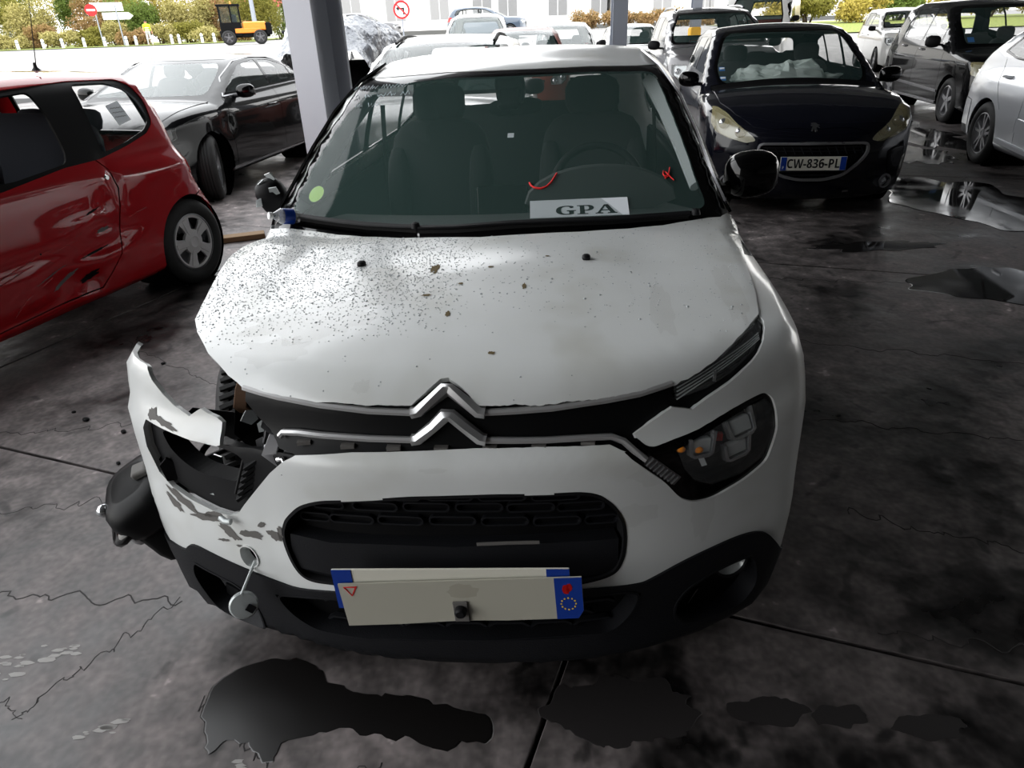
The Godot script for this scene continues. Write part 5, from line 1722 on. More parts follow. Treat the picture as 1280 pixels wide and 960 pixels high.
func blue_car() -> void:
	var P := params({
		"low": [-0.2, 0.66, 0.03, 0.70, 0.12, 0.755, 0.35, 0.86, 0.7, 0.94, 1.0, 0.97, 1.3, 0.95, 3.2, 0.95, 4.0, 0.9],
		"ws": [1.1, 0.965, 1.95, 1.41, 0.2], "rw": [3.5, 1.4, 3.9, 0.95, 0.1],
		"roof": [1.5, 1.38, 1.95, 1.42, 2.4, 1.47, 3.0, 1.46, 3.6, 1.38, 4.0, 1.28],
		"plan": [-0.3, 0.79, 0.1, 0.80, 0.5, 0.85, 0.85, 0.87, 1.4, 0.865, 3.2, 0.87, 3.7, 0.83, 4.1, 0.76],
		"sec": [0.0, 0.90, 0.16, 0.94, 0.3, 0.985, 0.5, 1.0, 0.75, 1.0, 0.86, 0.985, 0.95, 0.94, 1.1, 0.885, 1.36, 0.77, 1.5, 0.68],
		"zf": [0.0, 0.1, 0.12, 0.05, 0.2, 0.015, 0.35, 0.0, 0.5, 0.0, 0.6, 0.02, 0.7, 0.05, 0.8, 0.12, 0.9, 0.3, 1.0, 0.6],
		"fk": 0.30, "fp": 2.4, "crown": 0.06, "rcrown": 0.1, "dents": [[Vector3(0.8, 0.7, 0.9), Vector3(0.15, 0.12, 0.2), 0.03]]})
	var c := begin_car("hatchback_car", "dark blue hatchback with a burst airbag behind its windscreen and a front number plate", [2.55, 5.80, 0.16], P, M["dark blue paint"], [0.05, 80, 26])
	var r := c.root
	var h := c.hull
	poly_lamp(c, [0.79, 0.845, 0.75, 0.85, 0.68, 0.81, 0.605, 0.735, 0.48, 0.645, 0.455, 0.612, 0.53, 0.592, 0.67, 0.625, 0.765, 0.665, 0.81, 0.74], M["lamp grey"], M["hazy lamp glass"])
	var gp := [-0.43, 0.59, 0.0, 0.597, 0.43, 0.59, 0.43, 0.51, 0.36, 0.43, 0.25, 0.345, 0.1, 0.312, -0.1, 0.312, -0.25, 0.345, -0.36, 0.43, -0.43, 0.51]
	var g := cut(c.body, 0, rounded(pg(gp), 0.05), FRONT)
	var gm := part(c, "grille", g, M["dark plastic"], -0.03)
	outline_bar(c, gp, 0.02, 0.02, M["alloy"], "grille_frame", gm)
	for k in 9:
		var y := 0.565 - k * 0.028
		var w := 0.40 if y > 0.5 else 0.40 * sqrt(maxf(0.0, 1.0 - pow((0.5 - y) / 0.2, 2.0)))
		if w > 0.05 and (k < 2 or k > 6):
			obj("grille_slat", bar(c, [-w, y, 0.0, y + 0.003, w, y], rect2(0.008, 0.016), -0.018), M["grained plastic"], gm)
	for k in 12:
		var x := -0.38 + k * 0.069
		obj("grille_slat", bar(c, [x, 0.575, x + 0.03, 0.515], rect2(0.006, 0.014), -0.018), M["grained plastic"], gm)
	obj("grille_strip", bar(c, [-0.12, 0.607, 0.0, 0.609, 0.12, 0.607], rect2(0.008, 0.01, 0.002), 0.004), M["dull chrome"], r)
	var pp := h.front(0.0, 0.445, 0.012)
	plate(r, turned(pp.x, pp.y, pp.z, -0.05), "CW-836-PL")
	# badge: a standing lion cut from plate metal
	var bp := h.front(-0.01, 0.715, 0.006)
	var bn := h.normal(bp)
	var bx := Vector3.UP.cross(bn).normalized()
	obj("badge", slab(pg([-0.034, -0.04, -0.02, -0.04, -0.012, -0.012, 0.004, -0.04, 0.02, -0.04, 0.01, -0.012, 0.014, 0.0, 0.034, -0.012, 0.036, -0.002, 0.022, 0.014, 0.034, 0.012, 0.036, 0.022, 0.018, 0.03, 0.008, 0.042, -0.016, 0.044, -0.03, 0.036, -0.02, 0.026, -0.034, 0.02, -0.03, 0.01, -0.018, 0.008, -0.026, -0.012]), 0.008, Transform3D(Basis(bx, bn.cross(bx), bn), bp)), M["chrome"], r)
	for s in [-1.0, 1.0]:
		var bl := PackedVector2Array()
		for q in ring2(0.055, 22):
			bl.append(q + Vector2(0.645 * s, 0.268))
		var f := cut(c.body, 0, bl, FRONT)
		var fm := part(c, "fog_lamp", f, M["reflector"], -0.012)
		outline_bar(c, [s * 0.59, 0.268, s * 0.61, 0.31, s * 0.645, 0.325, s * 0.68, 0.31, s * 0.7, 0.268, s * 0.68, 0.228, s * 0.645, 0.212, s * 0.61, 0.228], 0.012, 0.02, M["alloy"], "fog_ring", fm)
		obj("fog_bar", bar(c, [s * 0.7, 0.275, s * 0.76, 0.285], rect2(0.012, 0.012), 0.0), M["dull chrome"], r)
	obj("bumper_scratch", bar(c, [0.28, 0.21, 0.33, 0.213], rect2(0.016, 0.004), 0.0), M["scraped primer"], r)
	var bon := cut(c.body, 1, pg([-0.44, 0.1, 0.0, 0.06, 0.44, 0.1, 0.62, 0.3, 0.72, 0.55, 0.74, 1.2, -0.74, 1.2, -0.72, 0.55, -0.62, 0.3]), [-1.0, 1.0, 0.62, 1.1, -0.1, 1.3])
	var wsx := cut(bon, 1, pg([-0.8, 1.06, -0.4, 1.02, 0.0, 1.0, 0.4, 1.02, 0.8, 1.06, 0.8, 1.3, -0.8, 1.3]))
	part(c, "bonnet", bon, c.paint, 0.004, 0.015)
	part(c, "cowl", wsx, M["dark plastic"], -0.004)
	windscreen(c, pg([-0.66, 0.95, -0.70, 1.1, -0.6, 1.35, -0.52, 1.42, 0.52, 1.42, 0.6, 1.35, 0.70, 1.1, 0.66, 0.95]), M["screen glass"], 0.03)
	side_glass(c, rounded(pg([1.45, 1.02, 2.0, 1.34, 2.5, 1.38, 3.0, 1.365, 3.4, 1.28, 3.5, 1.08, 3.2, 1.03]), 0.05), [[2.4, 2.4, 0.03], [3.1, 3.05, 0.02]], M["side glass"])
	windscreen(c, pg([-0.58, 1.02, -0.48, 1.33, 0.48, 1.33, 0.58, 1.02]), M["side glass"], 0.03, [-1.0, 1.0, 0.8, 1.5, 3.35, 4.2], "rear_window")
	arch(c, 0.83, 0.31, 0.34)
	arch(c, 3.35, 0.31, 0.34)
	seam(c, [1.25, 0.3, 1.24, 0.7, 1.35, 0.98])
	seam(c, [2.4, 0.3, 2.4, 1.0])
	part(c, "body_shell", c.body, c.paint, 0.0, 0.01)
	for s in [-1.0, 1.0]:
		for d in [0.83, 3.35]:
			wheel(r, Vector3(s * 0.755, 0.305, -d), 0.305, 0.195, s, "double", M["alloy"])
	mirror(c, Vector3(-0.93, 1.01, -1.4), -1.0, M["piano black"])
	mirror(c, Vector3(0.93, 1.01, -1.4), 1.0, M["piano black"])
	interior(c, 1.2, 2.0, 2.8, M["seat cloth"])
	# burst airbag
	var bag := Soup.new()
	var bn2 := FastNoiseLite.new()
	bn2.seed = 6
	bn2.frequency = 3.2
	var grid := []
	for i in 25:
		var row := []
		for j in 37:
			var u := TAU * j / 36.0
			var w := -PI / 2 + PI * i / 24.0
			var p := Vector3(cos(w) * cos(u) * 0.5, sin(w) * 0.1, cos(w) * sin(u) * 0.17)
			var q := bn2.get_noise_3d(p.x, p.y * 2.0, p.z)
			var q2 := bn2.get_noise_3d(p.x * 3.0 + 7.0, p.y * 4.0, p.z * 3.0)
			row.append(p * (1.0 + 0.3 * q) + Vector3(0.0, 1.0 + 0.06 * q + 0.03 * q2, -1.52 + 0.04 * q2))
		grid.append(row)
	for i in 24:
		for j in 36:
			bag.quad(grid[i][j], grid[i][j + 1], grid[i + 1][j + 1], grid[i + 1][j])
	obj("airbag", bag, M["airbag"], r)
	for k in 2:
		var p := h.front(-0.62, 1.02 + k * 0.075, -0.006)
		var t := obj("window_sticker", box(Vector3(0.055, 0.05, 0.002), turned(p.x, p.y, p.z, -0.9)), M["sticker blue"], r)
		obj("sticker_field", box(Vector3(0.045, 0.022, 0.0025), turned(p.x, p.y + 0.006, p.z - 0.002, -0.9)), M["paper"], t)

func sedan_car() -> void:
	var P := params({
		"low": [-0.2, 0.72, 0.05, 0.78, 0.3, 0.86, 0.8, 0.93, 1.25, 0.955, 1.5, 0.92, 3.7, 0.93, 3.9, 0.95, 4.5, 0.93, 4.7, 0.9],
		"ws": [1.25, 0.955, 2.15, 1.30, 0.2], "rw": [3.25, 1.32, 3.95, 0.95, 0.1],
		"roof": [1.7, 1.29, 2.15, 1.315, 2.6, 1.355, 3.1, 1.34, 3.6, 1.25, 4.0, 1.12],
		"plan": [-0.3, 0.78, 0.1, 0.80, 0.5, 0.86, 1.0, 0.89, 3.5, 0.89, 4.2, 0.86, 4.7, 0.78],
		"sec": [0.0, 0.9, 0.16, 0.95, 0.3, 0.985, 0.5, 1.0, 0.75, 1.0, 0.86, 0.98, 0.95, 0.92, 1.1, 0.85, 1.3, 0.72, 1.5, 0.6],
		"zr": [0.0, 4.5, 0.3, 4.6, 0.6, 4.62, 0.9, 4.56, 1.3, 4.3], "bot": [0.0, 0.15, 1.0, 0.2, 4.0, 0.2, 4.7, 0.3], "len": 4.6,
		"dents": [[Vector3(0.85, 0.7, 0.45), Vector3(0.2, 0.2, 0.25), 0.07], [Vector3(0.88, 0.72, 1.35), Vector3(0.2, 0.1, 0.12), 0.02]]})
	var c := begin_car("sedan_car", "black four door saloon with chrome window line, between the red car and the steel column", [-4.0, 6.6, 0.15], P, M["black paint"], [0.05, 80, 20])
	var r := c.root
	poly_lamp(c, [0.8, 0.78, 0.6, 0.75, 0.42, 0.66, 0.45, 0.6, 0.7, 0.62, 0.8, 0.66], M["lamp grey"], M["lamp glass"])
	var g := cut(c.body, 0, rounded(pg([-0.4, 0.66, 0.4, 0.66, 0.36, 0.52, -0.36, 0.52]), 0.04), FRONT)
	part(c, "grille", g, M["dark plastic"], -0.02)
	side_glass(c, rounded(pg([1.5, 0.97, 1.8, 1.12, 2.2, 1.265, 2.6, 1.30, 3.0, 1.285, 3.4, 1.19, 3.72, 1.03, 3.3, 0.99]), 0.06), [[2.68, 2.68, 0.03], [3.4, 3.3, 0.015]], M["side glass"])
	for s in [-1.0, 1.0]:
		var run := PackedVector3Array()
		var ups := PackedVector3Array()
		for e in [1.48, 0.96, 1.79, 1.13, 2.2, 1.278, 2.6, 1.312, 3.0, 1.297, 3.42, 1.2, 3.76, 1.02]:
			pass
		var line := [1.48, 0.96, 1.79, 1.13, 2.2, 1.275, 2.6, 1.308, 3.0, 1.293, 3.42, 1.2, 3.76, 1.02]
		for i in line.size() / 2:
			var p := c.hull.side(line[2 * i], line[2 * i + 1], s, 0.003)
			run.append(p)
			ups.append(c.hull.normal(p))
		obj("chrome_strip", sweep(run, rect2(0.014, 0.008), ups), M["dull chrome"], r)
		run = PackedVector3Array()
		ups = PackedVector3Array()
		for i in 8:
			var p := c.hull.side(1.5 + i * 0.3, 0.965 + i * 0.004, s, 0.003)
			run.append(p)
			ups.append(c.hull.normal(p))
		obj("chrome_strip", sweep(run, rect2(0.014, 0.008), ups), M["dull chrome"], r)
		run = PackedVector3Array()
		ups = PackedVector3Array()
		for i in 6:
			var p := c.hull.side(1.3 + i * 0.38, 0.255, s, 0.006)
			run.append(p)
			ups.append(c.hull.normal(p))
		obj("sill_strip", sweep(run, rect2(0.02, 0.012), ups), M["dull chrome"], r)
		handle(c, 2.45, 0.80, s, M["piano black"])
		handle(c, 3.4, 0.82, s, M["piano black"])
	windscreen(c, pg([-0.70, 0.96, -0.6, 1.2, -0.5, 1.30, 0.5, 1.30, 0.6, 1.2, 0.70, 0.96]), M["screen glass"], 0.03)
	windscreen(c, pg([-0.6, 0.98, -0.5, 1.26, 0.5, 1.26, 0.6, 0.98]), M["side glass"], 0.03, [-1.0, 1.0, 0.8, 1.5, 3.2, 4.2], "rear_window")
	arch(c, 0.98, 0.32, 0.36)
	arch(c, 3.68, 0.32, 0.36)
	seam(c, [1.42, 0.28, 1.4, 0.7, 1.46, 0.95])
	seam(c, [2.68, 0.28, 2.68, 0.96])
	seam(c, [3.45, 0.62, 3.62, 0.9, 3.72, 1.0])
	var bon := cut(c.body, 1, pg([-0.5, 0.1, 0.5, 0.1, 0.7, 0.4, 0.74, 1.3, -0.74, 1.3, -0.7, 0.4]), [-1.0, 1.0, 0.7, 1.1, -0.1, 1.4])
	part(c, "bonnet", bon, c.paint, 0.004, 0.015)
	part(c, "body_shell", c.body, c.paint, 0.0, 0.01)
	wheel(r, Vector3(0.775, 0.32, -0.98), 0.325, 0.21, 1.0, "ten", M["alloy"], 0.42)
	wheel(r, Vector3(-0.775, 0.32, -0.98), 0.325, 0.21, -1.0, "ten", M["alloy"])
	for s in [-1.0, 1.0]:
		wheel(r, Vector3(s * 0.775, 0.32, -3.68), 0.325, 0.21, s, "ten", M["alloy"])
	mirror(c, Vector3(0.96, 1.0, -1.72), 1.0, M["piano black"])
	mirror(c, Vector3(-0.96, 1.0, -1.72), -1.0, M["piano black"])
	interior(c, 1.35, 2.2, 3.05, M["seat cloth"])

func mpv_car() -> void:
	var P := params({
		"low": [-0.2, 0.80, 0.05, 0.85, 0.2, 0.91, 0.5, 0.97, 0.9, 1.02, 1.05, 1.03, 1.4, 1.0, 3.6, 1.0, 4.3, 0.95],
		"ws": [1.0, 1.03, 2.0, 1.58, 0.2], "rw": [3.95, 1.65, 4.25, 1.0, 0.08],
		"roof": [1.6, 1.55, 2.0, 1.59, 2.6, 1.67, 3.4, 1.67, 4.0, 1.6, 4.3, 1.5],
		"plan": [-0.3, 0.80, 0.1, 0.82, 0.5, 0.88, 0.9, 0.90, 3.4, 0.90, 4.0, 0.86, 4.4, 0.78],
		"sec": [0.0, 0.9, 0.17, 0.95, 0.3, 0.985, 0.5, 1.0, 0.8, 1.0, 0.92, 0.985, 1.02, 0.95, 1.2, 0.88, 1.5, 0.76, 1.6, 0.68],
		"zf": [0.0, 0.1, 0.2, 0.02, 0.4, 0.0, 0.6, 0.02, 0.75, 0.06, 0.9, 0.18, 1.0, 0.4],
		"zr": [0.0, 4.15, 0.3, 4.26, 0.6, 4.27, 0.9, 4.24, 1.5, 4.0], "bot": [0.0, 0.15, 1.0, 0.2, 3.6, 0.2, 4.3, 0.3], "fk": 0.3, "fp": 2.4, "len": 4.27})
	var c := begin_car("people_carrier", "black people carrier with silver wheels, behind the silver car at the right edge", [7.43, 10.0, 0.17], P, M["black paint"], [0.06, 76, 20])
	var r := c.root
	poly_lamp(c, [0.85, 0.86, 0.7, 0.86, 0.5, 0.74, 0.52, 0.66, 0.7, 0.64, 0.85, 0.7], M["lamp grey"], M["hazy lamp glass"])
	var g := cut(c.body, 0, rounded(pg([-0.4, 0.55, 0.4, 0.55, 0.3, 0.3, -0.3, 0.3]), 0.06), FRONT)
	part(c, "grille", g, M["dark plastic"], -0.02)
	side_glass(c, rounded(pg([1.35, 1.06, 1.75, 1.33, 2.15, 1.53, 2.7, 1.585, 3.4, 1.57, 3.85, 1.5, 3.98, 1.18, 3.3, 1.1, 2.2, 1.06]), 0.06), [[1.62, 1.8, 0.02], [2.5, 2.52, 0.025], [3.35, 3.35, 0.025]], M["side glass"])
	windscreen(c, pg([-0.72, 1.04, -0.64, 1.4, -0.56, 1.57, 0.56, 1.57, 0.64, 1.4, 0.72, 1.04]), M["screen glass"], 0.03)
	windscreen(c, pg([-0.6, 1.08, -0.52, 1.5, 0.52, 1.5, 0.6, 1.08]), M["side glass"], 0.03, [-1.0, 1.0, 0.9, 1.7, 3.8, 4.4], "rear_window")
	arch(c, 0.92, 0.315, 0.36)
	arch(c, 3.55, 0.315, 0.36)
	seam(c, [1.36, 0.28, 1.34, 0.7, 1.4, 1.05])
	seam(c, [2.5, 0.28, 2.5, 1.07])
	seam(c, [3.2, 0.5, 3.4, 0.8, 3.4, 1.1])
	for s in [-1.0, 1.0]:
		var su := cut(c.body, 2, pg([1.3, 0.40, 3.2, 0.44, 3.2, 0.48, 1.3, 0.44]), sides(s))
		part(c, "rubbing_strip", su, M["dull chrome"], 0.008, 0.01)
		handle(c, 2.3, 0.97, s, M["dull chrome"])
		handle(c, 3.15, 1.0, s, M["dull chrome"])
		var run := PackedVector3Array()
		for i in 7:
			run.append(c.hull.side(1.3 + i * 0.34, 0.255, s, 0.004))
		obj("sill_strip", sweep(run, rect2(0.03, 0.014), PackedVector3Array([Vector3(s, 0, 0)])), M["dull chrome"], r)
	part(c, "body_shell", c.body, c.paint, 0.0, 0.01)
	wheel(r, Vector3(-0.79, 0.315, -0.92), 0.315, 0.205, -1.0, "five", M["alloy"])
	wheel(r, Vector3(0.79, 0.315, -0.92), 0.315, 0.205, 1.0, "five", M["alloy"])
	for s in [-1.0, 1.0]:
		wheel(r, Vector3(s * 0.79, 0.315, -3.55), 0.315, 0.205, s, "five", M["alloy"])
	mirror(c, Vector3(-0.98, 1.1, -1.62), -1.0, M["black plastic"], Vector3(0.11, 0.085, 0.07))
	mirror(c, Vector3(0.98, 1.1, -1.62), 1.0, M["black plastic"], Vector3(0.11, 0.085, 0.07))
	interior(c, 1.15, 2.0, 2.9, M["seat cloth"])
	obj("window_sticker", box(Vector3(0.09, 0.1, 0.004), turned(-0.58, 1.12, -1.28, -0.9)), M["sticker blue"], r)

func silver_car() -> void:
	var P := params({
		"low": [-0.2, 0.76, 0.05, 0.80, 0.3, 0.88, 0.8, 0.95, 1.1, 0.97, 1.4, 0.95, 3.4, 0.95, 4.1, 0.9],
		"ws": [1.1, 0.97, 2.0, 1.38, 0.2], "rw": [3.1, 1.40, 3.9, 0.98, 0.1],
		"roof": [1.5, 1.36, 2.0, 1.39, 2.4, 1.43, 3.0, 1.40, 3.6, 1.28, 4.0, 1.15],
		"plan": [-0.3, 0.79, 0.1, 0.80, 0.5, 0.85, 0.85, 0.875, 3.2, 0.885, 3.7, 0.85, 4.1, 0.78],
		"zr": [0.0, 3.85, 0.3, 3.95, 0.6, 3.97, 0.9, 3.93, 1.2, 3.75], "rk": 0.2})
	var c := begin_car("hatchback_car", "silver hatchback cut off by the right edge, its rear wheel and door handle in view", [5.48, 4.65, 0.2], P, M["silver paint"], [0.05, 80, 20])
	var r := c.root
	arch(c, 3.08, 0.32, 0.36)
	arch(c, 0.85, 0.32, 0.36)
	side_glass(c, rounded(pg([1.5, 1.0, 2.05, 1.33, 2.5, 1.36, 3.0, 1.29, 3.25, 1.12, 2.9, 1.06, 2.2, 1.02]), 0.05), [[2.3, 2.3, 0.03]], M["side glass"])
	windscreen(c, pg([-0.68, 0.98, -0.56, 1.38, 0.56, 1.38, 0.68, 0.98]), M["screen glass"], 0.03)
	windscreen(c, pg([-0.6, 1.02, -0.5, 1.32, 0.5, 1.32, 0.6, 1.02]), M["side glass"], 0.03, [-1.0, 1.0, 0.8, 1.5, 3.0, 4.2], "rear_window")
	seam(c, [2.3, 0.28, 2.3, 1.02])
	seam(c, [2.75, 0.6, 3.0, 0.86, 3.1, 1.05])
	seam(c, [3.44, 0.2, 3.5, 0.62, 3.9, 0.66])
	for s in [-1.0, 1.0]:
		handle(c, 2.82, 0.895, s, M["silver paint"])
		handle(c, 1.9, 0.88, s, M["silver paint"])
		var tl := cut(c.body, 2, rounded(pg([3.86, 0.72, 3.82, 0.92, 4.1, 0.95, 4.1, 0.72]), 0.03), sides(s, 3.0))
		part(c, "tail_lamp", tl, M["lamp red"], 0.002, 0.01)
		var su := cut(c.body, 2, rounded(pg([1.3, 0.40, 2.45, 0.44, 2.55, 0.54, 2.3, 0.56, 1.3, 0.50]), 0.04), sides(s))
		part(c, "door_moulding", su, M["silver paint"], 0.012, 0.014)
		var run := PackedVector3Array()
		for i in 6:
			run.append(c.hull.side(1.4 + i * 0.25, 0.25 + i * 0.012, s, 0.01))
		obj("sill_strip", sweep(run, rect2(0.05, 0.02, 0.006), PackedVector3Array([Vector3(s, 0, 0)])), M["silver paint"], r)
	var bump := cut(c.body, 2, pg([3.455, 0.1, 3.51, 0.61, 3.9, 0.65, 4.2, 0.65, 4.2, 0.1]), [-1.0, 1.0, 0.0, 1.0, 3.3, 4.3])
	var low := cut(bump, 2, pg([3.4, 0.1, 3.5, 0.36, 4.2, 0.36, 4.2, 0.1]), [-1.0, 1.0, 0.0, 1.0, 3.3, 4.3])
	part(c, "rear_bumper", bump, c.paint, 0.004, 0.01)
	part(c, "bumper_skirt", low, M["grained plastic"], 0.0, 0.01)
	part(c, "body_shell", c.body, c.paint, 0.0, 0.01)
	for s in [-1.0, 1.0]:
		for d in [0.85, 3.08]:
			wheel(r, Vector3(s * 0.775, 0.32, -d), 0.32, 0.205, s, "double", M["alloy"])
	interior(c, 1.2, 1.9, 2.6, M["seat cloth"])

# simpler cars further away; o: sizes and options
func far_car(called: String, label: String, pose: Array, m: Material, o: Dictionary, group := "") -> Car:
	var over := {"sl": o.get("l", 4.0) / 4.0, "sw": o.get("w", 1.75) / 1.75, "sh": o.get("h", 1.47) / 1.47}
	over.merge(o.get("P", {}), true)
	var P := params(over)
	var c := begin_car(called, label, pose, P, m, [0.14, 48, 12])
	var sl: float = over.sl
	var sh: float = over.sh
	var sw: float = over.sw
	var sg := pg([])
	for e in o.get("side", [1.42, 1.0, 2.02, 1.3, 2.5, 1.35, 3.0, 1.34, 3.42, 1.28, 3.55, 1.07, 3.2, 1.01]).size() / 2:
		var q: Array = o.get("side", [1.42, 1.0, 2.02, 1.3, 2.5, 1.35, 3.0, 1.34, 3.42, 1.28, 3.55, 1.07, 3.2, 1.01])
		sg.append(Vector2(q[2 * e] * sl, q[2 * e + 1] * sh))
	poly_lamp(c, [0.78 * sw, 0.80 * sh, 0.6 * sw, 0.80 * sh, 0.48 * sw, 0.70 * sh, 0.5 * sw, 0.62 * sh, 0.7 * sw, 0.62 * sh, 0.78 * sw, 0.7 * sh], M["lamp grey"], M["lamp glass"])
	var g := cut(c.body, 0, rounded(pg([-0.4 * sw, 0.7 * sh, 0.4 * sw, 0.7 * sh, 0.36 * sw, 0.6 * sh, -0.36 * sw, 0.6 * sh]), 0.03), FRONT)
	part(c, "grille", g, M["dark plastic"], -0.01)
	var g2 := cut(c.body, 0, rounded(pg([-0.5 * sw, 0.4 * sh, 0.5 * sw, 0.4 * sh, 0.42 * sw, 0.22 * sh, -0.42 * sw, 0.22 * sh]), 0.04), FRONT)
	part(c, "lower_grille", g2, M["dark plastic"], -0.01)
	side_glass(c, rounded(sg, 0.06), [[2.35 * sl, 2.35 * sl, 0.035], [3.16 * sl, 3.1 * sl, 0.025]], M["side glass"])
	var wb: float = P.ws[1] * sh
	var wt: float = P.ws[3] * sh
	windscreen(c, pg([-0.70 * sw, wb + 0.02, -0.66 * sw, lerpf(wb, wt, 0.5), -0.53 * sw, wt - 0.01, 0.53 * sw, wt - 0.01, 0.66 * sw, lerpf(wb, wt, 0.5), 0.70 * sw, wb + 0.02]), M["screen glass"], 0.03, [-1.1, 1.1, 0.5, 2.2, 0.6 * sl, 2.4 * sl])
	windscreen(c, pg([-0.58 * sw, 1.04 * sh, -0.46 * sw, 1.33 * sh, 0.46 * sw, 1.33 * sh, 0.58 * sw, 1.04 * sh]), M["side glass"], 0.03, [-1.1, 1.1, 0.7, 2.0, 3.3 * sl, 4.3 * sl], "rear_window")
	var wr: float = o.get("wr", 0.31)
	for d in [0.82 * sl, 3.35 * sl]:
		arch(c, d, wr + 0.01, wr + 0.04)
		for s in [-1.0, 1.0]:
			wheel(c.root, Vector3(s * (0.775 * sw), wr, -d), wr, 0.2, s, o.get("style", "five"), M["alloy"])
	for s in [-1.0, 1.0]:
		var tl := cut(c.body, 2, rounded(pg([3.72 * sl, 0.78 * sh, 3.66 * sl, 0.98 * sh, 4.2 * sl, 1.0 * sh, 4.2 * sl, 0.78 * sh]), 0.03), sides(s, 3.0))
		if tl.v.size():
			part(c, "tail_lamp", tl, M["lamp red"], 0.002, 0.01)
		mirror(c, Vector3(s * 0.93 * sw, 1.0 * sh, -1.36 * sl), s, o.get("mirror", M["black plastic"]))
		handle(c, 2.2 * sl, 0.84 * sh, s, m)
		handle(c, 3.0 * sl, 0.86 * sh, s, m)
	seam(c, [1.24 * sl, 0.3 * sh, 1.22 * sl, 0.6 * sh, 1.33 * sl, 0.97 * sh])
	seam(c, [2.36 * sl, 0.3 * sh, 2.36 * sl, 0.98 * sh])
	part(c, "body_shell", c.body, m, 0.0, 0.01)
	interior(c, 1.1 * sl, 1.95 * sl, 2.75 * sl, M["seat cloth"], 1.0, 0.64 * sw)
	if group:
		c.root.set_meta("group", group)
	return c

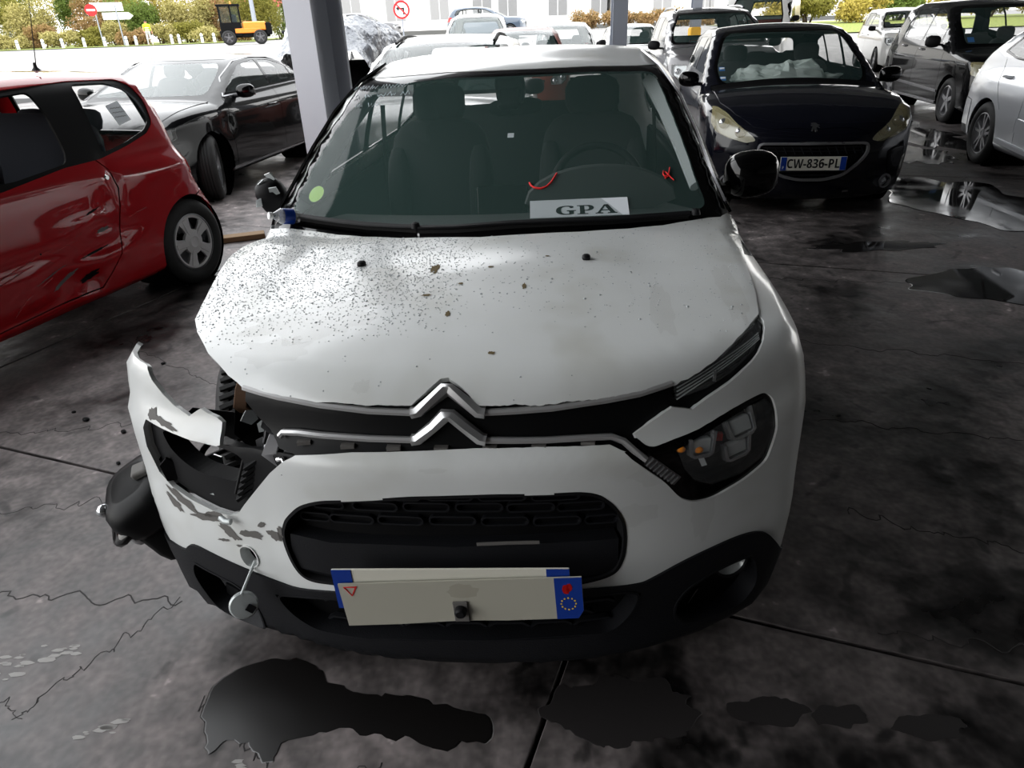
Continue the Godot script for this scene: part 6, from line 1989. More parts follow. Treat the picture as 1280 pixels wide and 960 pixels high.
func far_cars() -> void:
	var mpv := {"low": [-0.2, 0.82, 0.05, 0.87, 0.3, 0.93, 0.7, 0.99, 0.9, 1.0, 1.3, 0.98, 3.2, 0.98, 4.0, 0.95], "ws": [0.9, 0.99, 1.75, 1.40, 0.2], "rw": [3.75, 1.43, 3.97, 0.95, 0.08], "roof": [1.5, 1.38, 1.75, 1.40, 2.4, 1.46, 3.2, 1.46, 3.8, 1.40, 4.0, 1.35]}
	var mside := [1.35, 1.03, 1.8, 1.31, 2.4, 1.37, 3.2, 1.365, 3.6, 1.32, 3.68, 1.08, 3.0, 1.04]
	var w1 := far_car("hatchback_car", "white car parked right behind the crashed white hatchback, only its roof in view", [-0.75, 5.75, 0.1], M["clean white paint"], {"l": 4.0, "h": 1.5})
	for s in [-1.0, 1.0]:
		var run := PackedVector3Array()
		for i in 9:
			run.append(w1.hull.top(s * 0.5, 2.0 + i * 0.18, 0.015))
		obj("roof_rail", tube(run, 0.014, 8), M["black plastic"], w1.root)
	var c := far_car("people_carrier", "dark people carrier with silver roof rails behind the dark blue hatchback", [3.35, 10.9, 0.1], M["grey paint"], {"l": 4.4, "h": 1.72, "w": 1.82, "P": mpv, "side": mside})
	for s in [-1.0, 1.0]:
		var run := PackedVector3Array()
		for i in 9:
			run.append(c.hull.top(s * 0.55, 2.2 + i * 0.22, 0.03))
		obj("roof_rail", tube(run, 0.018, 8), M["dull chrome"], c.root)
	obj("aerial", rod(c.hull.top(0.0, 2.2), c.hull.top(0.0, 2.2) + Vector3(0, 0.4, -0.1), 0.005, 6), M["black plastic"], c.root)
	far_car("hatchback_car", "white car under the roof edge, between the two far columns", [3.45, 18.8, 0.08], M["clean white paint"], {"l": 3.9, "h": 1.5, "w": 1.68})
	far_car("hatchback_car", "orange red car whose roof shows above the white roofs in the middle", [0.35, 12.2, 0.05], M["orange red paint"], {"l": 3.8, "h": 1.53, "w": 1.68})
	far_car("people_carrier", "tall white van with a pale windscreen left of the orange red roof", [-0.6, 18.0, 0.02], M["clean white paint"], {"l": 4.4, "h": 1.86, "w": 1.84, "P": mpv, "side": mside})
	far_car("hatchback_car", "white car with a pale windscreen right of the orange red roof", [1.5, 17.2, 0.05], M["clean white paint"], {"l": 4.0, "h": 1.6})
	far_car("people_carrier", "white off-road style car with side trim panels left of the black people carrier", [11.4, 20.6, 0.25], M["clean white paint"], {"l": 4.15, "h": 1.64, "w": 1.76, "P": mpv, "side": mside})
	far_car("hatchback_car", "grey hatchback parked side on in front of the white building", [-5.6, 44.2, -1.52, 0.0, 0.98], M["grey paint"], {"l": 4.0, "h": 1.5, "style": "double"})
	far_car("hatchback_car", "blue grey hatchback parked side on, in front of the building and beside the far column", [1.5, 40.4, -1.5, 0.0, 0.98], M["blue grey paint"], {"l": 4.2, "h": 1.52})
	far_car("panel_van", "white van far behind the people carrier and the far column", [6.3, 19.5, 0.45, 0.0, 0.0], M["clean white paint"], {"l": 4.9, "h": 2.15, "w": 1.9, "P": {"low": [-0.2, 0.6, 0.05, 0.66, 0.3, 0.74, 0.8, 0.8, 1.3, 0.8, 4.0, 0.8], "ws": [0.7, 0.78, 1.4, 1.36, 0.15], "rw": [3.94, 1.45, 3.98, 0.6, 0.02], "roof": [1.0, 1.36, 1.4, 1.40, 2.0, 1.47, 3.0, 1.47, 4.0, 1.46], "sec": [0.0, 0.92, 0.3, 0.99, 0.8, 1.0, 1.2, 0.95, 1.5, 0.88]}, "side": [0.95, 0.88, 1.35, 1.26, 1.9, 1.3, 2.0, 0.9]})
	far_car("panel_van", "white van behind the wreck under the plastic sheet", [-7.6, 29.0, 0.05, 0.0, 0.1], M["clean white paint"], {"l": 5.0, "h": 2.2, "w": 1.95, "P": {"low": [-0.2, 0.6, 0.05, 0.66, 0.3, 0.74, 0.8, 0.8, 1.3, 0.8, 4.0, 0.8], "ws": [0.7, 0.78, 1.4, 1.36, 0.15], "rw": [3.94, 1.45, 3.98, 0.6, 0.02], "roof": [1.0, 1.36, 1.4, 1.40, 2.0, 1.47, 3.0, 1.47, 4.0, 1.46], "sec": [0.0, 0.92, 0.3, 0.99, 0.8, 1.0, 1.2, 0.95, 1.5, 0.88]}, "side": [0.95, 0.88, 1.35, 1.26, 1.9, 1.3, 2.0, 0.9]})

func covered_wreck() -> void:
	var t := thing("covered_wreck", "burnt wreck draped with crumpled silver plastic sheet behind the steel column", "wreck", Vector3(-2.65, 0, -13.7), -0.1)
	t.scale = Vector3(1.12, 1.12, 1.12)
	var n := FastNoiseLite.new()
	n.seed = 4
	n.frequency = 1.6
	n.fractal_octaves = 4
	var s := Soup.new()
	var rows := []
	for i in 41:
		var row := []
		for j in 49:
			var a := PI * i / 40.0
			var z := -1.7 + 3.4 * j / 48.0
			var x := -cos(a) * 0.72
			var y := 0.55 + pow(maxf(sin(a), 0.0), 0.45) * (0.98 - 0.3 * pow(absf(z) / 1.7, 3.0))
			var q := n.get_noise_3d(x, y, z) * 0.16
			row.append(Vector3(x * (1.0 + q), y + q * 0.8 + 0.06 * sin(z * 3.0 + x * 2.0), z))
		rows.append(row)
	for i in 40:
		for j in 48:
			s.quad(rows[i][j], rows[i][j + 1], rows[i + 1][j + 1], rows[i + 1][j])
	obj("plastic_sheet", s, M["crumpled sheet"], t)
	obj("wreck_body", pebble(Vector3(0.7, 0.4, 1.65), at(0, 0.55, 0), 20, 0.6), M["soft dark"], t)
	var rng := RandomNumberGenerator.new()
	rng.seed = 8
	for i in 16:
		var w := rng.randf_range(0.08, 0.2)
		obj("torn_panel", slab(pg([-w, -w * 0.6, w * 0.8, -w, w, w * 0.4, 0.0, w, -w * 0.7, w * 0.3]), 0.01, turned(rng.randf_range(-0.5, 0.75), rng.randf_range(0.4, 1.0), rng.randf_range(1.62, 1.85), rng.randf_range(-0.6, 0.6), rng.randf_range(-0.8, 0.8), rng.randf_range(0, 6))), M["piano black"] if i % 3 else M["crumpled sheet"], t)
	for sx in [-1.0, 1.0]:
		for z in [-1.1, 1.1]:
			wheel(t, Vector3(sx * 0.62, 0.3, z), 0.3, 0.19, sx, "five", M["steel"])

# ---------------------------------------------------------------- things on the floor and columns
func h_column(called: String, label: String, pos: Vector3, turn: float, size: float, m: Material) -> Node3D:
	var t := thing(called, label, "column", pos, turn, "")
	var f := 0.02
	obj("flange", box(Vector3(size, 5.2, f), at(0, 2.6, size / 2 - f / 2), 0.003), m, t)
	obj("flange", box(Vector3(size, 5.2, f), at(0, 2.6, -size / 2 + f / 2), 0.003), m, t)
	obj("web", box(Vector3(0.014, 5.2, size - 2 * f), at(0, 2.6, 0)), m, t)
	obj("base_plate", box(Vector3(size + 0.1, 0.025, size + 0.1), at(0, 0.0125, 0), 0.003), m, t)
	for x in [-1.0, 1.0]:
		for z in [-1.0, 1.0]:
			obj("anchor_bolt", lathe([0.0, 0.05, 0.012, 0.05, 0.012, 0.012, 0.022, 0.012, 0.022, 0.0], 8, at(x * (size / 2 + 0.02), 0.025, z * (size / 2 + 0.02))), M["steel"], t)
	return t

func puddle(called: String, label: String, outline: PackedVector2Array, x: float, d: float, m: Material, high := 0.003, category := "puddle", group := "") -> void:
	var s := Soup.new()
	var ix := Geometry2D.triangulate_polygon(outline)
	if ix.is_empty():
		print("EMPTY outline ", label)
	var up := Vector3.UP
	for k in ix.size() / 3:
		var q := []
		for i in 3:
			var p := outline[ix[3 * k + i]]
			q.append(Vector3(p.x, high, -p.y))
		s.tri(q[0], q[1], q[2], up, up, up)
	for i in outline.size():
		var a := outline[i]
		var b := outline[(i + 1) % outline.size()]
		var o := Vector3(a.x + b.x, 0.6, -(a.y + b.y)).normalized()
		var a0 := a * 1.02
		var b0 := b * 1.02
		s.tri(Vector3(a.x, high, -a.y), Vector3(b.x, high, -b.y), Vector3(b0.x, 0.0, -b0.y), up, up, o)
		s.tri(Vector3(a.x, high, -a.y), Vector3(b0.x, 0.0, -b0.y), Vector3(a0.x, 0.0, -a0.y), up, o, o)
	var o := obj(called, s, m)
	o.position = Vector3(x, 0, -d)
	tag(o, label, category, group)

# makes the edge of an outline uneven
func ragged(p: PackedVector2Array, by: float, sd: int) -> PackedVector2Array:
	var f := FastNoiseLite.new()
	f.seed = sd
	f.frequency = 14.0
	f.fractal_octaves = 3
	var q := PackedVector2Array()
	for i in p.size():
		var a := p[i]
		var b := p[(i + 1) % p.size()]
		var k := maxi(1, int(a.distance_to(b) / 0.012))
		for j in k:
			var e := a.lerp(b, float(j) / k)
			q.append(e + Vector2(f.get_noise_2d(e.x, e.y), f.get_noise_2d(e.x + 9.0, e.y)) * by)
	return q

func floor_things() -> void:
	h_column("steel_column", "nearest grey steel column, standing left behind the crashed white hatchback", Vector3(-1.36, 0, -5.75), -0.62, 0.30, M["column grey"])
	h_column("steel_column", "grey steel column straight above the white hatchback's roof", Vector3(2.42, 0, -15.5), 0.0, 0.30, M["galvanised"])
	var c3 := h_column("steel_column", "far steel column with a yellow impact guard", Vector3(6.39, 0, -25.0), 0.0, 0.30, M["galvanised"])
	obj("impact_guard", box(Vector3(0.36, 0.9, 0.36), at(-0.02, 0.85, 0.05), 0.05), M["yellow guard"], c3)
	# plank and broken block beside the red car's bumper
	var pl := thing("wooden_plank", "short grey plank lying on the floor behind the red car", "plank", Vector3(-2.3, 0.0, -5.72), 0.35)
	obj("board", box(Vector3(0.5, 0.045, 0.12), at(0, 0.024, 0), 0.006), M["wood"], pl)
	obj("chock", box(Vector3(0.1, 0.1, 0.1), turned(-0.2, 0.095, 0.0, 0, 0.3, 0.0), 0.008), M["black plastic"], pl)
	var rng := RandomNumberGenerator.new()
	rng.seed = 14
	var bits := [[-1.95, 2.72, 0.016], [-2.05, 2.8, 0.01], [-1.72, 2.6, 0.014], [-1.5, 1.32, 0.012], [-1.15, 0.98, 0.008], [-2.32, 5.3, 0.03], [-1.85, 3.3, 0.012], [-1.62, 2.35, 0.01]]
	for i in bits.size():
		var b: Array = bits[i]
		var z: float = b[2]
		var o := obj("debris_chip", pebble(Vector3(z, z * 0.5, z * 0.8), turned(0, z * 0.45, 0, 0, rng.randf() * 6.0, 0), 8, 0.7), M["black plastic"])
		o.position = Vector3(b[0], 0.0, -b[1])
		tag(o, "small dark chip of plastic on the concrete, " + ["lying right of the red car", "behind the first chip, nearer the red car", "just outside the torn bumper tip", "nearest the pale paint flecks", "closest to the oil patch", "biggest, beside the plank", "between the red car and the white bonnet", "below the torn bumper tip"][i], "debris", "plastic chips on the floor")
	# oil and water on the concrete
	var oil := PackedVector2Array()
	for e in [[-0.36, 0.1], [-0.33, -0.02], [-0.3, -0.09], [-0.27, -0.05], [-0.2, -0.06], [-0.14, -0.12], [-0.11, -0.05], [-0.02, -0.02], [0.08, -0.05], [0.2, -0.06], [0.27, -0.1], [0.32, -0.08], [0.4, -0.06], [0.37, 0.0], [0.28, 0.02], [0.2, 0.06], [0.06, 0.07], [-0.05, 0.11], [-0.1, 0.17], [-0.2, 0.2], [-0.3, 0.17]]:
		oil.append(Vector2(e[0], e[1]))
	puddle("oil_patch", "black oil patch on the concrete under the front bumper of the white hatchback", ragged(rounded(oil, 0.05, 4), 0.02, 7), -0.47, 1.14, M["oil"], 0.002, "oil stain")
	puddle("oil_patch", "dull dark stain on the concrete right of the middle of the bumper", ragged(rounded(blob(0.14, 0.4, 24, 21, 1.3, 0.7), 0.03), 0.03, 5), 0.25, 1.14, M["damp concrete"], 0.0012, "oil stain")
	for e in [[0.61, 1.12, 0.08, 22], [0.78, 1.1, 0.06, 23], [0.98, 1.06, 0.07, 24]]:
		puddle("oil_patch", "%s dark stain on the concrete at the bottom right" % ["leftmost small", "middle small", "rightmost small"][int(e[3]) - 22], ragged(rounded(blob(e[2], 0.4, 20, e[3], 1.2, 0.5), 0.02), 0.01, int(e[3])), e[0], e[1], M["damp concrete"], 0.0012, "oil stain", "small stains bottom right")
	puddle("puddle", "large shiny puddle on the floor right of the dark blue hatchback", rounded(blob(0.6, 0.4, 40, 31, 0.95, 1.7), 0.06, 3), 4.14, 6.2, M["wet concrete"])
	puddle("puddle", "dark puddle at the right edge, nearest to the camera", rounded(blob(0.42, 0.4, 36, 32, 1.3, 0.8), 0.04, 3), 3.15, 4.0, M["wet concrete"])
	puddle("puddle", "long puddle beside the wheels of the black people carrier", blob(0.7, 0.5, 50, 33, 0.9, 2.2), 5.7, 10.4, M["wet concrete"])
	puddle("puddle", "narrow puddle in front of the silver car's rear wheel", blob(0.5, 0.5, 50, 34, 0.8, 1.4), 4.9, 8.6, M["wet concrete"])
	puddle("puddle", "thin streak of water on the floor ahead of the dark blue hatchback", rounded(blob(0.3, 0.5, 36, 35, 1.5, 0.4), 0.03, 3), 2.75, 4.9, M["wet concrete"])
	for e in [[-1.36, 1.37, 0.11, 41, 22], [-1.06, 1.14, 0.06, 42, 10], [-0.74, 1.0, 0.08, 43, 9], [-1.27, 1.95, 0.05, 44, 6]]:
		var fs := Soup.new()
		rng.seed = e[3]
		for i in e[4]:
			var u := rng.randf_range(-1.0, 1.0)
			var p := Vector3(u * e[2] * 0.9, 0.0008, rng.randfn() * e[2] * 0.22 - u * e[2] * 0.3)
			var q := blob(rng.randf_range(0.004, 0.016), 0.5, 9, e[3] * 100 + i, 1.7, 0.6)
			var ix := Geometry2D.triangulate_polygon(q)
			for k in ix.size() / 3:
				fs.flat(p + Vector3(q[ix[3 * k]].x, 0, q[ix[3 * k]].y), p + Vector3(q[ix[3 * k + 1]].x, 0, q[ix[3 * k + 1]].y), p + Vector3(q[ix[3 * k + 2]].x, 0, q[ix[3 * k + 2]].y))
		for i in fs.n.size():
			fs.n[i] = Vector3.UP
		var o := obj("paint_flecks", fs, M["floor mark"])
		o.position = Vector3(e[0], 0, -e[1])
		tag(o, ["wide scatter of pale paint flecks on the concrete at the left edge", "pale paint flecks on the concrete at the bottom left corner", "pale flecks on the concrete left of the oil patch", "few pale flecks on the concrete below the red car's wheel"][int(e[3]) - 41], "floor mark", "pale flecks on the floor", "stuff")
	# crushed bottle against the windscreen foot and the paper behind the glass
	var b := thing("plastic_bottle", "crushed clear plastic bottle with blue label, wedged at the windscreen's left foot", "bottle", Vector3(-0.745, 0.985, -2.335), 0.5)
	b.rotation = Vector3(0.3, 0.6, 1.35)
	obj("bottle_body", lathe([0.0, -0.04, 0.022, -0.04, 0.026, -0.02, 0.024, 0.0, 0.027, 0.02, 0.014, 0.04, 0.009, 0.05, 0.0, 0.05], 14), M["thin film"], b)
	obj("bottle_label", lathe([0.0262, -0.022, 0.0262, 0.014], 14), M["plate blue"], b)
	obj("bottle_cap", lathe([0.012, 0.05, 0.012, 0.062, 0.0, 0.062], 12), M["sign white"], b)
	var ps := thing("paper_sign", "white paper sign reading GPA on the dashboard behind the windscreen", "sign", Vector3(0.24, 1.0, -2.24), -0.0934)
	ps.rotation = Vector3(-1.1, -0.0934, 0.04)
	obj("sheet", box(Vector3(0.32, 0.085, 0.0015)), M["paper"], ps)
	lettering("GPA", 0.075, 0.0006, M["print black"], ps, at(0.02, -0.012, 0.0012) * Transform3D(Basis.from_scale(Vector3(1.25, 0.8, 1)), Vector3.ZERO), "Droid Serif", 700)

# ---------------------------------------------------------------- outside
func rise(x: float, z: float) -> float:
	var d := -z
	return -0.06 + 1.1 * smoothstep(23.0, 44.0, d) + 0.05 * smoothstep(44.0, 62.0, d)

func bush(called: String, label: String, category: String, pos: Vector3, size: Vector3, leaf: String, count: int, sd: int, group: String, mesh: ArrayMesh, trunk := 0.0) -> void:
	var t := thing(called, label, category, pos, 0.0, group)
	var rng := RandomNumberGenerator.new()
	rng.seed = sd
	var mm := MultiMesh.new()
	mm.transform_format = MultiMesh.TRANSFORM_3D
	mm.mesh = mesh
	mm.instance_count = count
	var lobes := []
	for i in 9:
		var a := rng.randf() * TAU
		lobes.append([Vector3(cos(a) * 0.55, rng.randf_range(-0.5, 0.55), sin(a) * 0.55) * size, rng.randf_range(0.35, 0.6)])
	for i in count:
		var l: Array = lobes[i % 9]
		var d := Vector3(rng.randfn(), rng.randfn(), rng.randfn()).normalized() * pow(rng.randf(), 0.4)
		var p: Vector3 = l[0] + d * size * l[1]
		p.y = maxf(p.y + size.y + trunk, 0.05)
		var sc := rng.randf_range(0.6, 1.4)
		mm.set_instance_transform(i, Transform3D(Basis.from_euler(Vector3(rng.randf() * 6, rng.randf() * 6, rng.randf() * 6)).scaled(Vector3(sc, sc, sc)), p))
	var mi := MultiMeshInstance3D.new()
	mi.multimesh = mm
	mi.material_override = M[leaf]
	mi.name = "foliage"
	t.add_child(mi, true)
	mi.set_meta("kind", "stuff")
	var st := Soup.new()
	for k in 4:
		st.add(rod(Vector3(0.1 * k - 0.15, 0, 0.08 * (k % 2)), Vector3(lobes[k][0].x * 0.7, size.y * 1.3 + trunk, lobes[k][0].z * 0.7), 0.07, 6, 0.02))
	obj("stems", st, M["bark"], t)

func outside() -> void:
	var s := Soup.new()
	for i in 44:
		for j in 36:
			var x := -90.0 + i * 4.5
			var z := 14.0 - j * 4.2
			var q := []
			for e in [[0, 0], [1, 0], [1, 1], [0, 1]]:
				var a: float = x + e[0] * 4.5
				var b: float = z - e[1] * 4.2
				q.append(Vector3(a, rise(a, b) - (0.02 if b > -21.0 else 0.0), b))
			s.quad(q[0], q[1], q[2], q[3])
	struct("ground", s, M["asphalt"])
	# lawn strips
	for e in [["lawn", -60.0, -18.0, 56.5, 62.0], ["lawn", 14.0, 60.0, 36.0, 52.0], ["lawn", -80.0, -20.0, 63.0, 100.0]]:
		var g := Soup.new()
		for i in 12:
			for j in 4:
				var q := []
				for k in [[0, 0], [1, 0], [1, 1], [0, 1]]:
					var a: float = lerpf(e[1], e[2], (i + k[0]) / 12.0)
					var b: float = -lerpf(e[3], e[4], (j + k[1]) / 4.0)
					q.append(Vector3(a, rise(a, b) + 0.05, b))
				g.quad(q[0], q[1], q[2], q[3])
		var o := obj("lawn", g, M["lawn"])
		o.set_meta("kind", "structure")
	# leaf clump shared by all shrubs
	var lf := Soup.new()
	var rng := RandomNumberGenerator.new()
	rng.seed = 3
	for k in 5:
		var b := Basis.from_euler(Vector3(rng.randf() * 6, rng.randf() * 6, rng.randf() * 6))
		var p := Vector3(rng.randf_range(-0.12, 0.12), rng.randf_range(-0.12, 0.12), rng.randf_range(-0.12, 0.12))
		lf.quad(p + b * Vector3(-0.09, 0, 0), p + b * Vector3(0, 0.04, 0.02), p + b * Vector3(0.1, 0, 0), p + b * Vector3(0, -0.04, 0.02))
	var leaf := to_mesh(lf)
	var kinds := ["leaf olive", "leaf yellow", "leaf rust", "leaf green", "leaf pale"]
	var names := {"leaf olive": "olive", "leaf yellow": "yellow", "leaf rust": "rust brown", "leaf green": "green", "leaf pale": "pale straw"}
	var spots := [[-53.0, 69.0, 2.8, 4], [-50.0, 72.0, 3.6, 0], [-47.0, 68.0, 3.0, 2], [-45.0, 75.0, 4.2, 3], [-43.5, 70.0, 3.2, 0], [-40.0, 67.5, 2.6, 4], [-38.0, 71.0, 3.6, 3], [-36.0, 76.0, 4.6, 2], [-35.0, 68.0, 2.4, 2], [-33.5, 70.5, 3.3, 1], [-31.5, 67.5, 2.0, 3], [-29.5, 71.0, 3.6, 1], [-27.0, 68.0, 2.1, 4], [-25.2, 70.0, 2.2, 2], [-23.4, 72.5, 3.7, 1], [-21.6, 69.0, 2.4, 0], [-20.6, 73.0, 3.4, 3]]
	var nth := ["first", "second", "third", "fourth", "fifth", "sixth", "seventh", "eighth", "ninth", "tenth", "eleventh", "twelfth", "thirteenth", "fourteenth", "fifteenth", "sixteenth", "last"]
	for i in spots.size():
		var e: Array = spots[i]
		var k: String = kinds[e[3]]
		bush("autumn_bush", "%s autumn bush, %s from the left in the tall row beyond the bollards" % [names[k], nth[i]], "bush", Vector3(e[0], rise(e[0], -e[1]) - 0.4, -e[1]), Vector3(2.4, e[2], 1.8), k, 1900, 100 + i, "tall bushes beyond the road", leaf)
	for i in 14:
		var x := -49.0 + i * 2.05
		var k: String = ["leaf pale", "leaf rust", "leaf pale", "leaf olive"][i % 4]
		bush("dry_scrub", "low %s scrub clump, %s from the left behind the white bollards" % [names[k], nth[i]], "bush", Vector3(x, rise(x, -64.5) - 0.2, -64.5 - (i % 3) * 0.6), Vector3(1.5, 0.75 + 0.15 * (i % 3), 0.9), k, 900, 400 + i, "low scrub behind the bollards", leaf)
	for i in 9:
		var x := 15.0 + i * 2.6
		var k: String = ["leaf yellow", "leaf olive", "leaf yellow", "leaf green"][i % 4]
		bush("hedge_bush", "%s bush of the low hedge at the top right, %s from the left" % [names[k], nth[i]], "bush", Vector3(x, rise(x, -43), -43.0 - (i % 2)), Vector3(1.6, 0.85, 1.1), k, 1000, 200 + i, "bushes of the right hedge", leaf)
	for i in 5:
		var x := 6.5 + i * 2.2
		bush("hedge_bush", "rust brown low bush at the foot of the white building, %s from the left" % nth[i], "bush", Vector3(x, rise(x, -56), -56.0), Vector3(1.3, 0.6, 0.8), "leaf rust", 500, 300 + i, "low bushes by the building", leaf)
	# bollards
	var bi := -1
	for e in [[-38.4, 58.0], [-37.0, 59.2], [-35.5, 60.0], [-34.0, 60.0], [-32.3, 60.0], [-30.8, 60.2], [-29.2, 60.4], [-28.5, 60.5], [-25.9, 61.0], [-25.4, 61.2], [-23.7, 61.5], [-22.8, 61.7], [-21.9, 62.0]]:
		bi += 1
		var b := thing("bollard", "white post with rounded head, %s from the left in the row along the road" % nth[bi], "bollard", Vector3(e[0], rise(e[0], -e[1]) - 0.02, -e[1]), 0.0, "white bollards along the road")
		obj("post", lathe([0.11, 0.0, 0.11, 0.62, 0.09, 0.7, 0.0, 0.74], 12), M["sign white"], b)
		obj("band", lathe([0.112, 0.45, 0.112, 0.55], 12), M["galvanised"], b)
	# road signs
	var sg := thing("road_sign", "white direction board with a red no entry disc on two posts", "sign", Vector3(-31.0, rise(-31, -62), -62.0), 0.42)
	for x in [-0.75, 0.75]:
		obj("post", rod(Vector3(x, 0, 0), Vector3(x, 2.9, 0), 0.05, 8), M["galvanised"], sg)
	obj("board", slab(pg([-1.0, 2.5, -1.0, 3.1, 1.3, 3.1, 1.3, 2.5]), 0.04), M["sign white"], sg)
	obj("arrow_board", slab(pg([-0.3, 1.9, -0.3, 2.4, 1.6, 2.4, 1.9, 2.15, 1.6, 1.9]), 0.04), M["sign white"], sg)
	var zz := Basis(Vector3(1, 0, 0), Vector3(0, 0, 1), Vector3(0, -1, 0))
	obj("no_entry_disc", lathe([0.0, 0.03, 0.42, 0.03, 0.42, 0.0], 28, Transform3D(zz, Vector3(-1.0, 2.6, 0.02))), M["sign red"], sg)
	obj("no_entry_bar", box(Vector3(0.6, 0.14, 0.01), at(-1.0, 2.6, 0.058)), M["sign white"], sg)
	var nl := thing("road_sign", "round no left turn sign with a red ring in front of the white building", "sign", Vector3(-4.95, rise(-5, -40), -40.0), 0.15)
	obj("post", rod(Vector3(0, 0, -0.03), Vector3(0, 1.9, -0.03), 0.035, 8), M["galvanised"], nl)
	obj("disc", lathe([0.0, 0.01, 0.40, 0.01, 0.40, -0.01], 32, Transform3D(zz, Vector3(0, 1.5, 0))), M["sign white"], nl)
	obj("ring", lathe([0.33, 0.012, 0.33, 0.025, 0.42, 0.025, 0.42, -0.01], 32, Transform3D(zz, Vector3(0, 1.5, 0))), M["sign red"], nl)
	obj("arrow", sweep(PackedVector3Array([Vector3(0.1, 1.28, 0.02), Vector3(0.1, 1.56, 0.02), Vector3(-0.16, 1.56, 0.02)]), rect2(0.07, 0.01), PackedVector3Array([Vector3(0, 0, 1)])), M["print black"], nl)
	obj("arrow_head", slab(pg([-0.14, 1.44, -0.14, 1.68, -0.28, 1.56]), 0.01, at(0, 0, 0.025)), M["print black"], nl)
	obj("bar", box(Vector3(0.06, 0.74, 0.01), turned(0, 1.5, 0.028, 0, 0, 0.78)), M["sign red"], nl)
	# lamp posts
	for e in [[-19.6, 62.5, "pale lamp post right of the wheel loader's cab"], [-30.2, 72.0, "pale lamp post behind the person in the yellow vest"]]:
		var lp := thing("lamp_post", e[2], "lamp post", Vector3(e[0], rise(e[0], -e[1]), -e[1]))
		obj("pole", rod(Vector3.ZERO, Vector3(0, 8.0, 0), 0.2, 12, 0.1), M["galvanised"], lp)
		obj("lamp_arm", rod(Vector3(0, 7.9, 0), Vector3(1.2, 8.2, 0.4), 0.05, 8), M["galvanised"], lp)
		obj("lamp_head", pebble(Vector3(0.4, 0.08, 0.16), at(1.5, 8.2, 0.5), 12, 0.7), M["galvanised"], lp)
	house("house", "pale house with a red tiled roof among the far bushes", Vector3(-30.5, 1.0, -95.0), Vector3(9, 3.4, 6))
	house("house", "small pale shed half hidden in the bushes at the far left", Vector3(-52.0, 1.0, -78.0), Vector3(4, 2.6, 4))
	building()
	loader()
	person()

func house(called: String, label: String, pos: Vector3, size: Vector3) -> void:
	var t := thing(called, label, "house", pos, 0.2)
	obj("wall", box(size, at(0, size.y / 2, 0)), M["render white"], t)
	obj("roof", sweep(PackedVector3Array([Vector3(-size.x / 2 - 0.3, size.y, 0), Vector3(size.x / 2 + 0.3, size.y, 0)]), PackedVector2Array([Vector2(-size.z / 2 - 0.4, 0), Vector2(size.z / 2 + 0.4, 0), Vector2(0, 1.6)]), PackedVector3Array([Vector3.UP])), M["roof tile red"], t)
	for x in [-0.25, 0.25]:
		var w := obj("window", box(Vector3(1.0, 1.1, 0.1), at(x * size.x, size.y * 0.6, size.z / 2)), M["sign white"], t)
		obj("pane", box(Vector3(0.8, 0.9, 0.1), at(x * size.x, size.y * 0.6, size.z / 2 + 0.02)), M["dark glass"], w)

func building() -> void:
	var b := thing("building", "long white building with dark windows across the yard", "building", Vector3(6.6, 0.9, -64.0), 0.0)
	obj("wall", box(Vector3(46.0, 9.0, 8.0), at(0, 4.5, -4.0)), M["render white"], b)
	obj("plinth", box(Vector3(46.1, 0.5, 8.1), at(0, 0.25, -4.0)), M["wall sheet"], b)
	obj("roof", box(Vector3(46.6, 0.3, 8.6), at(0, 9.1, -4.0)), M["roof sheet"], b)
	for x in [-15.0, -11.4, -7.9, -5.8, -1.7, 1.8, 3.2, 6.9, 10.4, 13.9, -18.6, -22.1]:
		var w := obj("window", box(Vector3(1.7, 1.9, 0.12), at(x, 2.1, 0.02), 0.01), M["sign white"], b)
		for k in [-1.0, 1.0]:
			obj("pane", box(Vector3(0.74, 1.7, 0.1), at(x + k * 0.4, 2.1, 0.05)), M["dark glass"], w)
		obj("backing", box(Vector3(1.6, 1.8, 0.02), at(x, 2.1, 0.085)), M["dark plastic"], w).position.z = -0.06

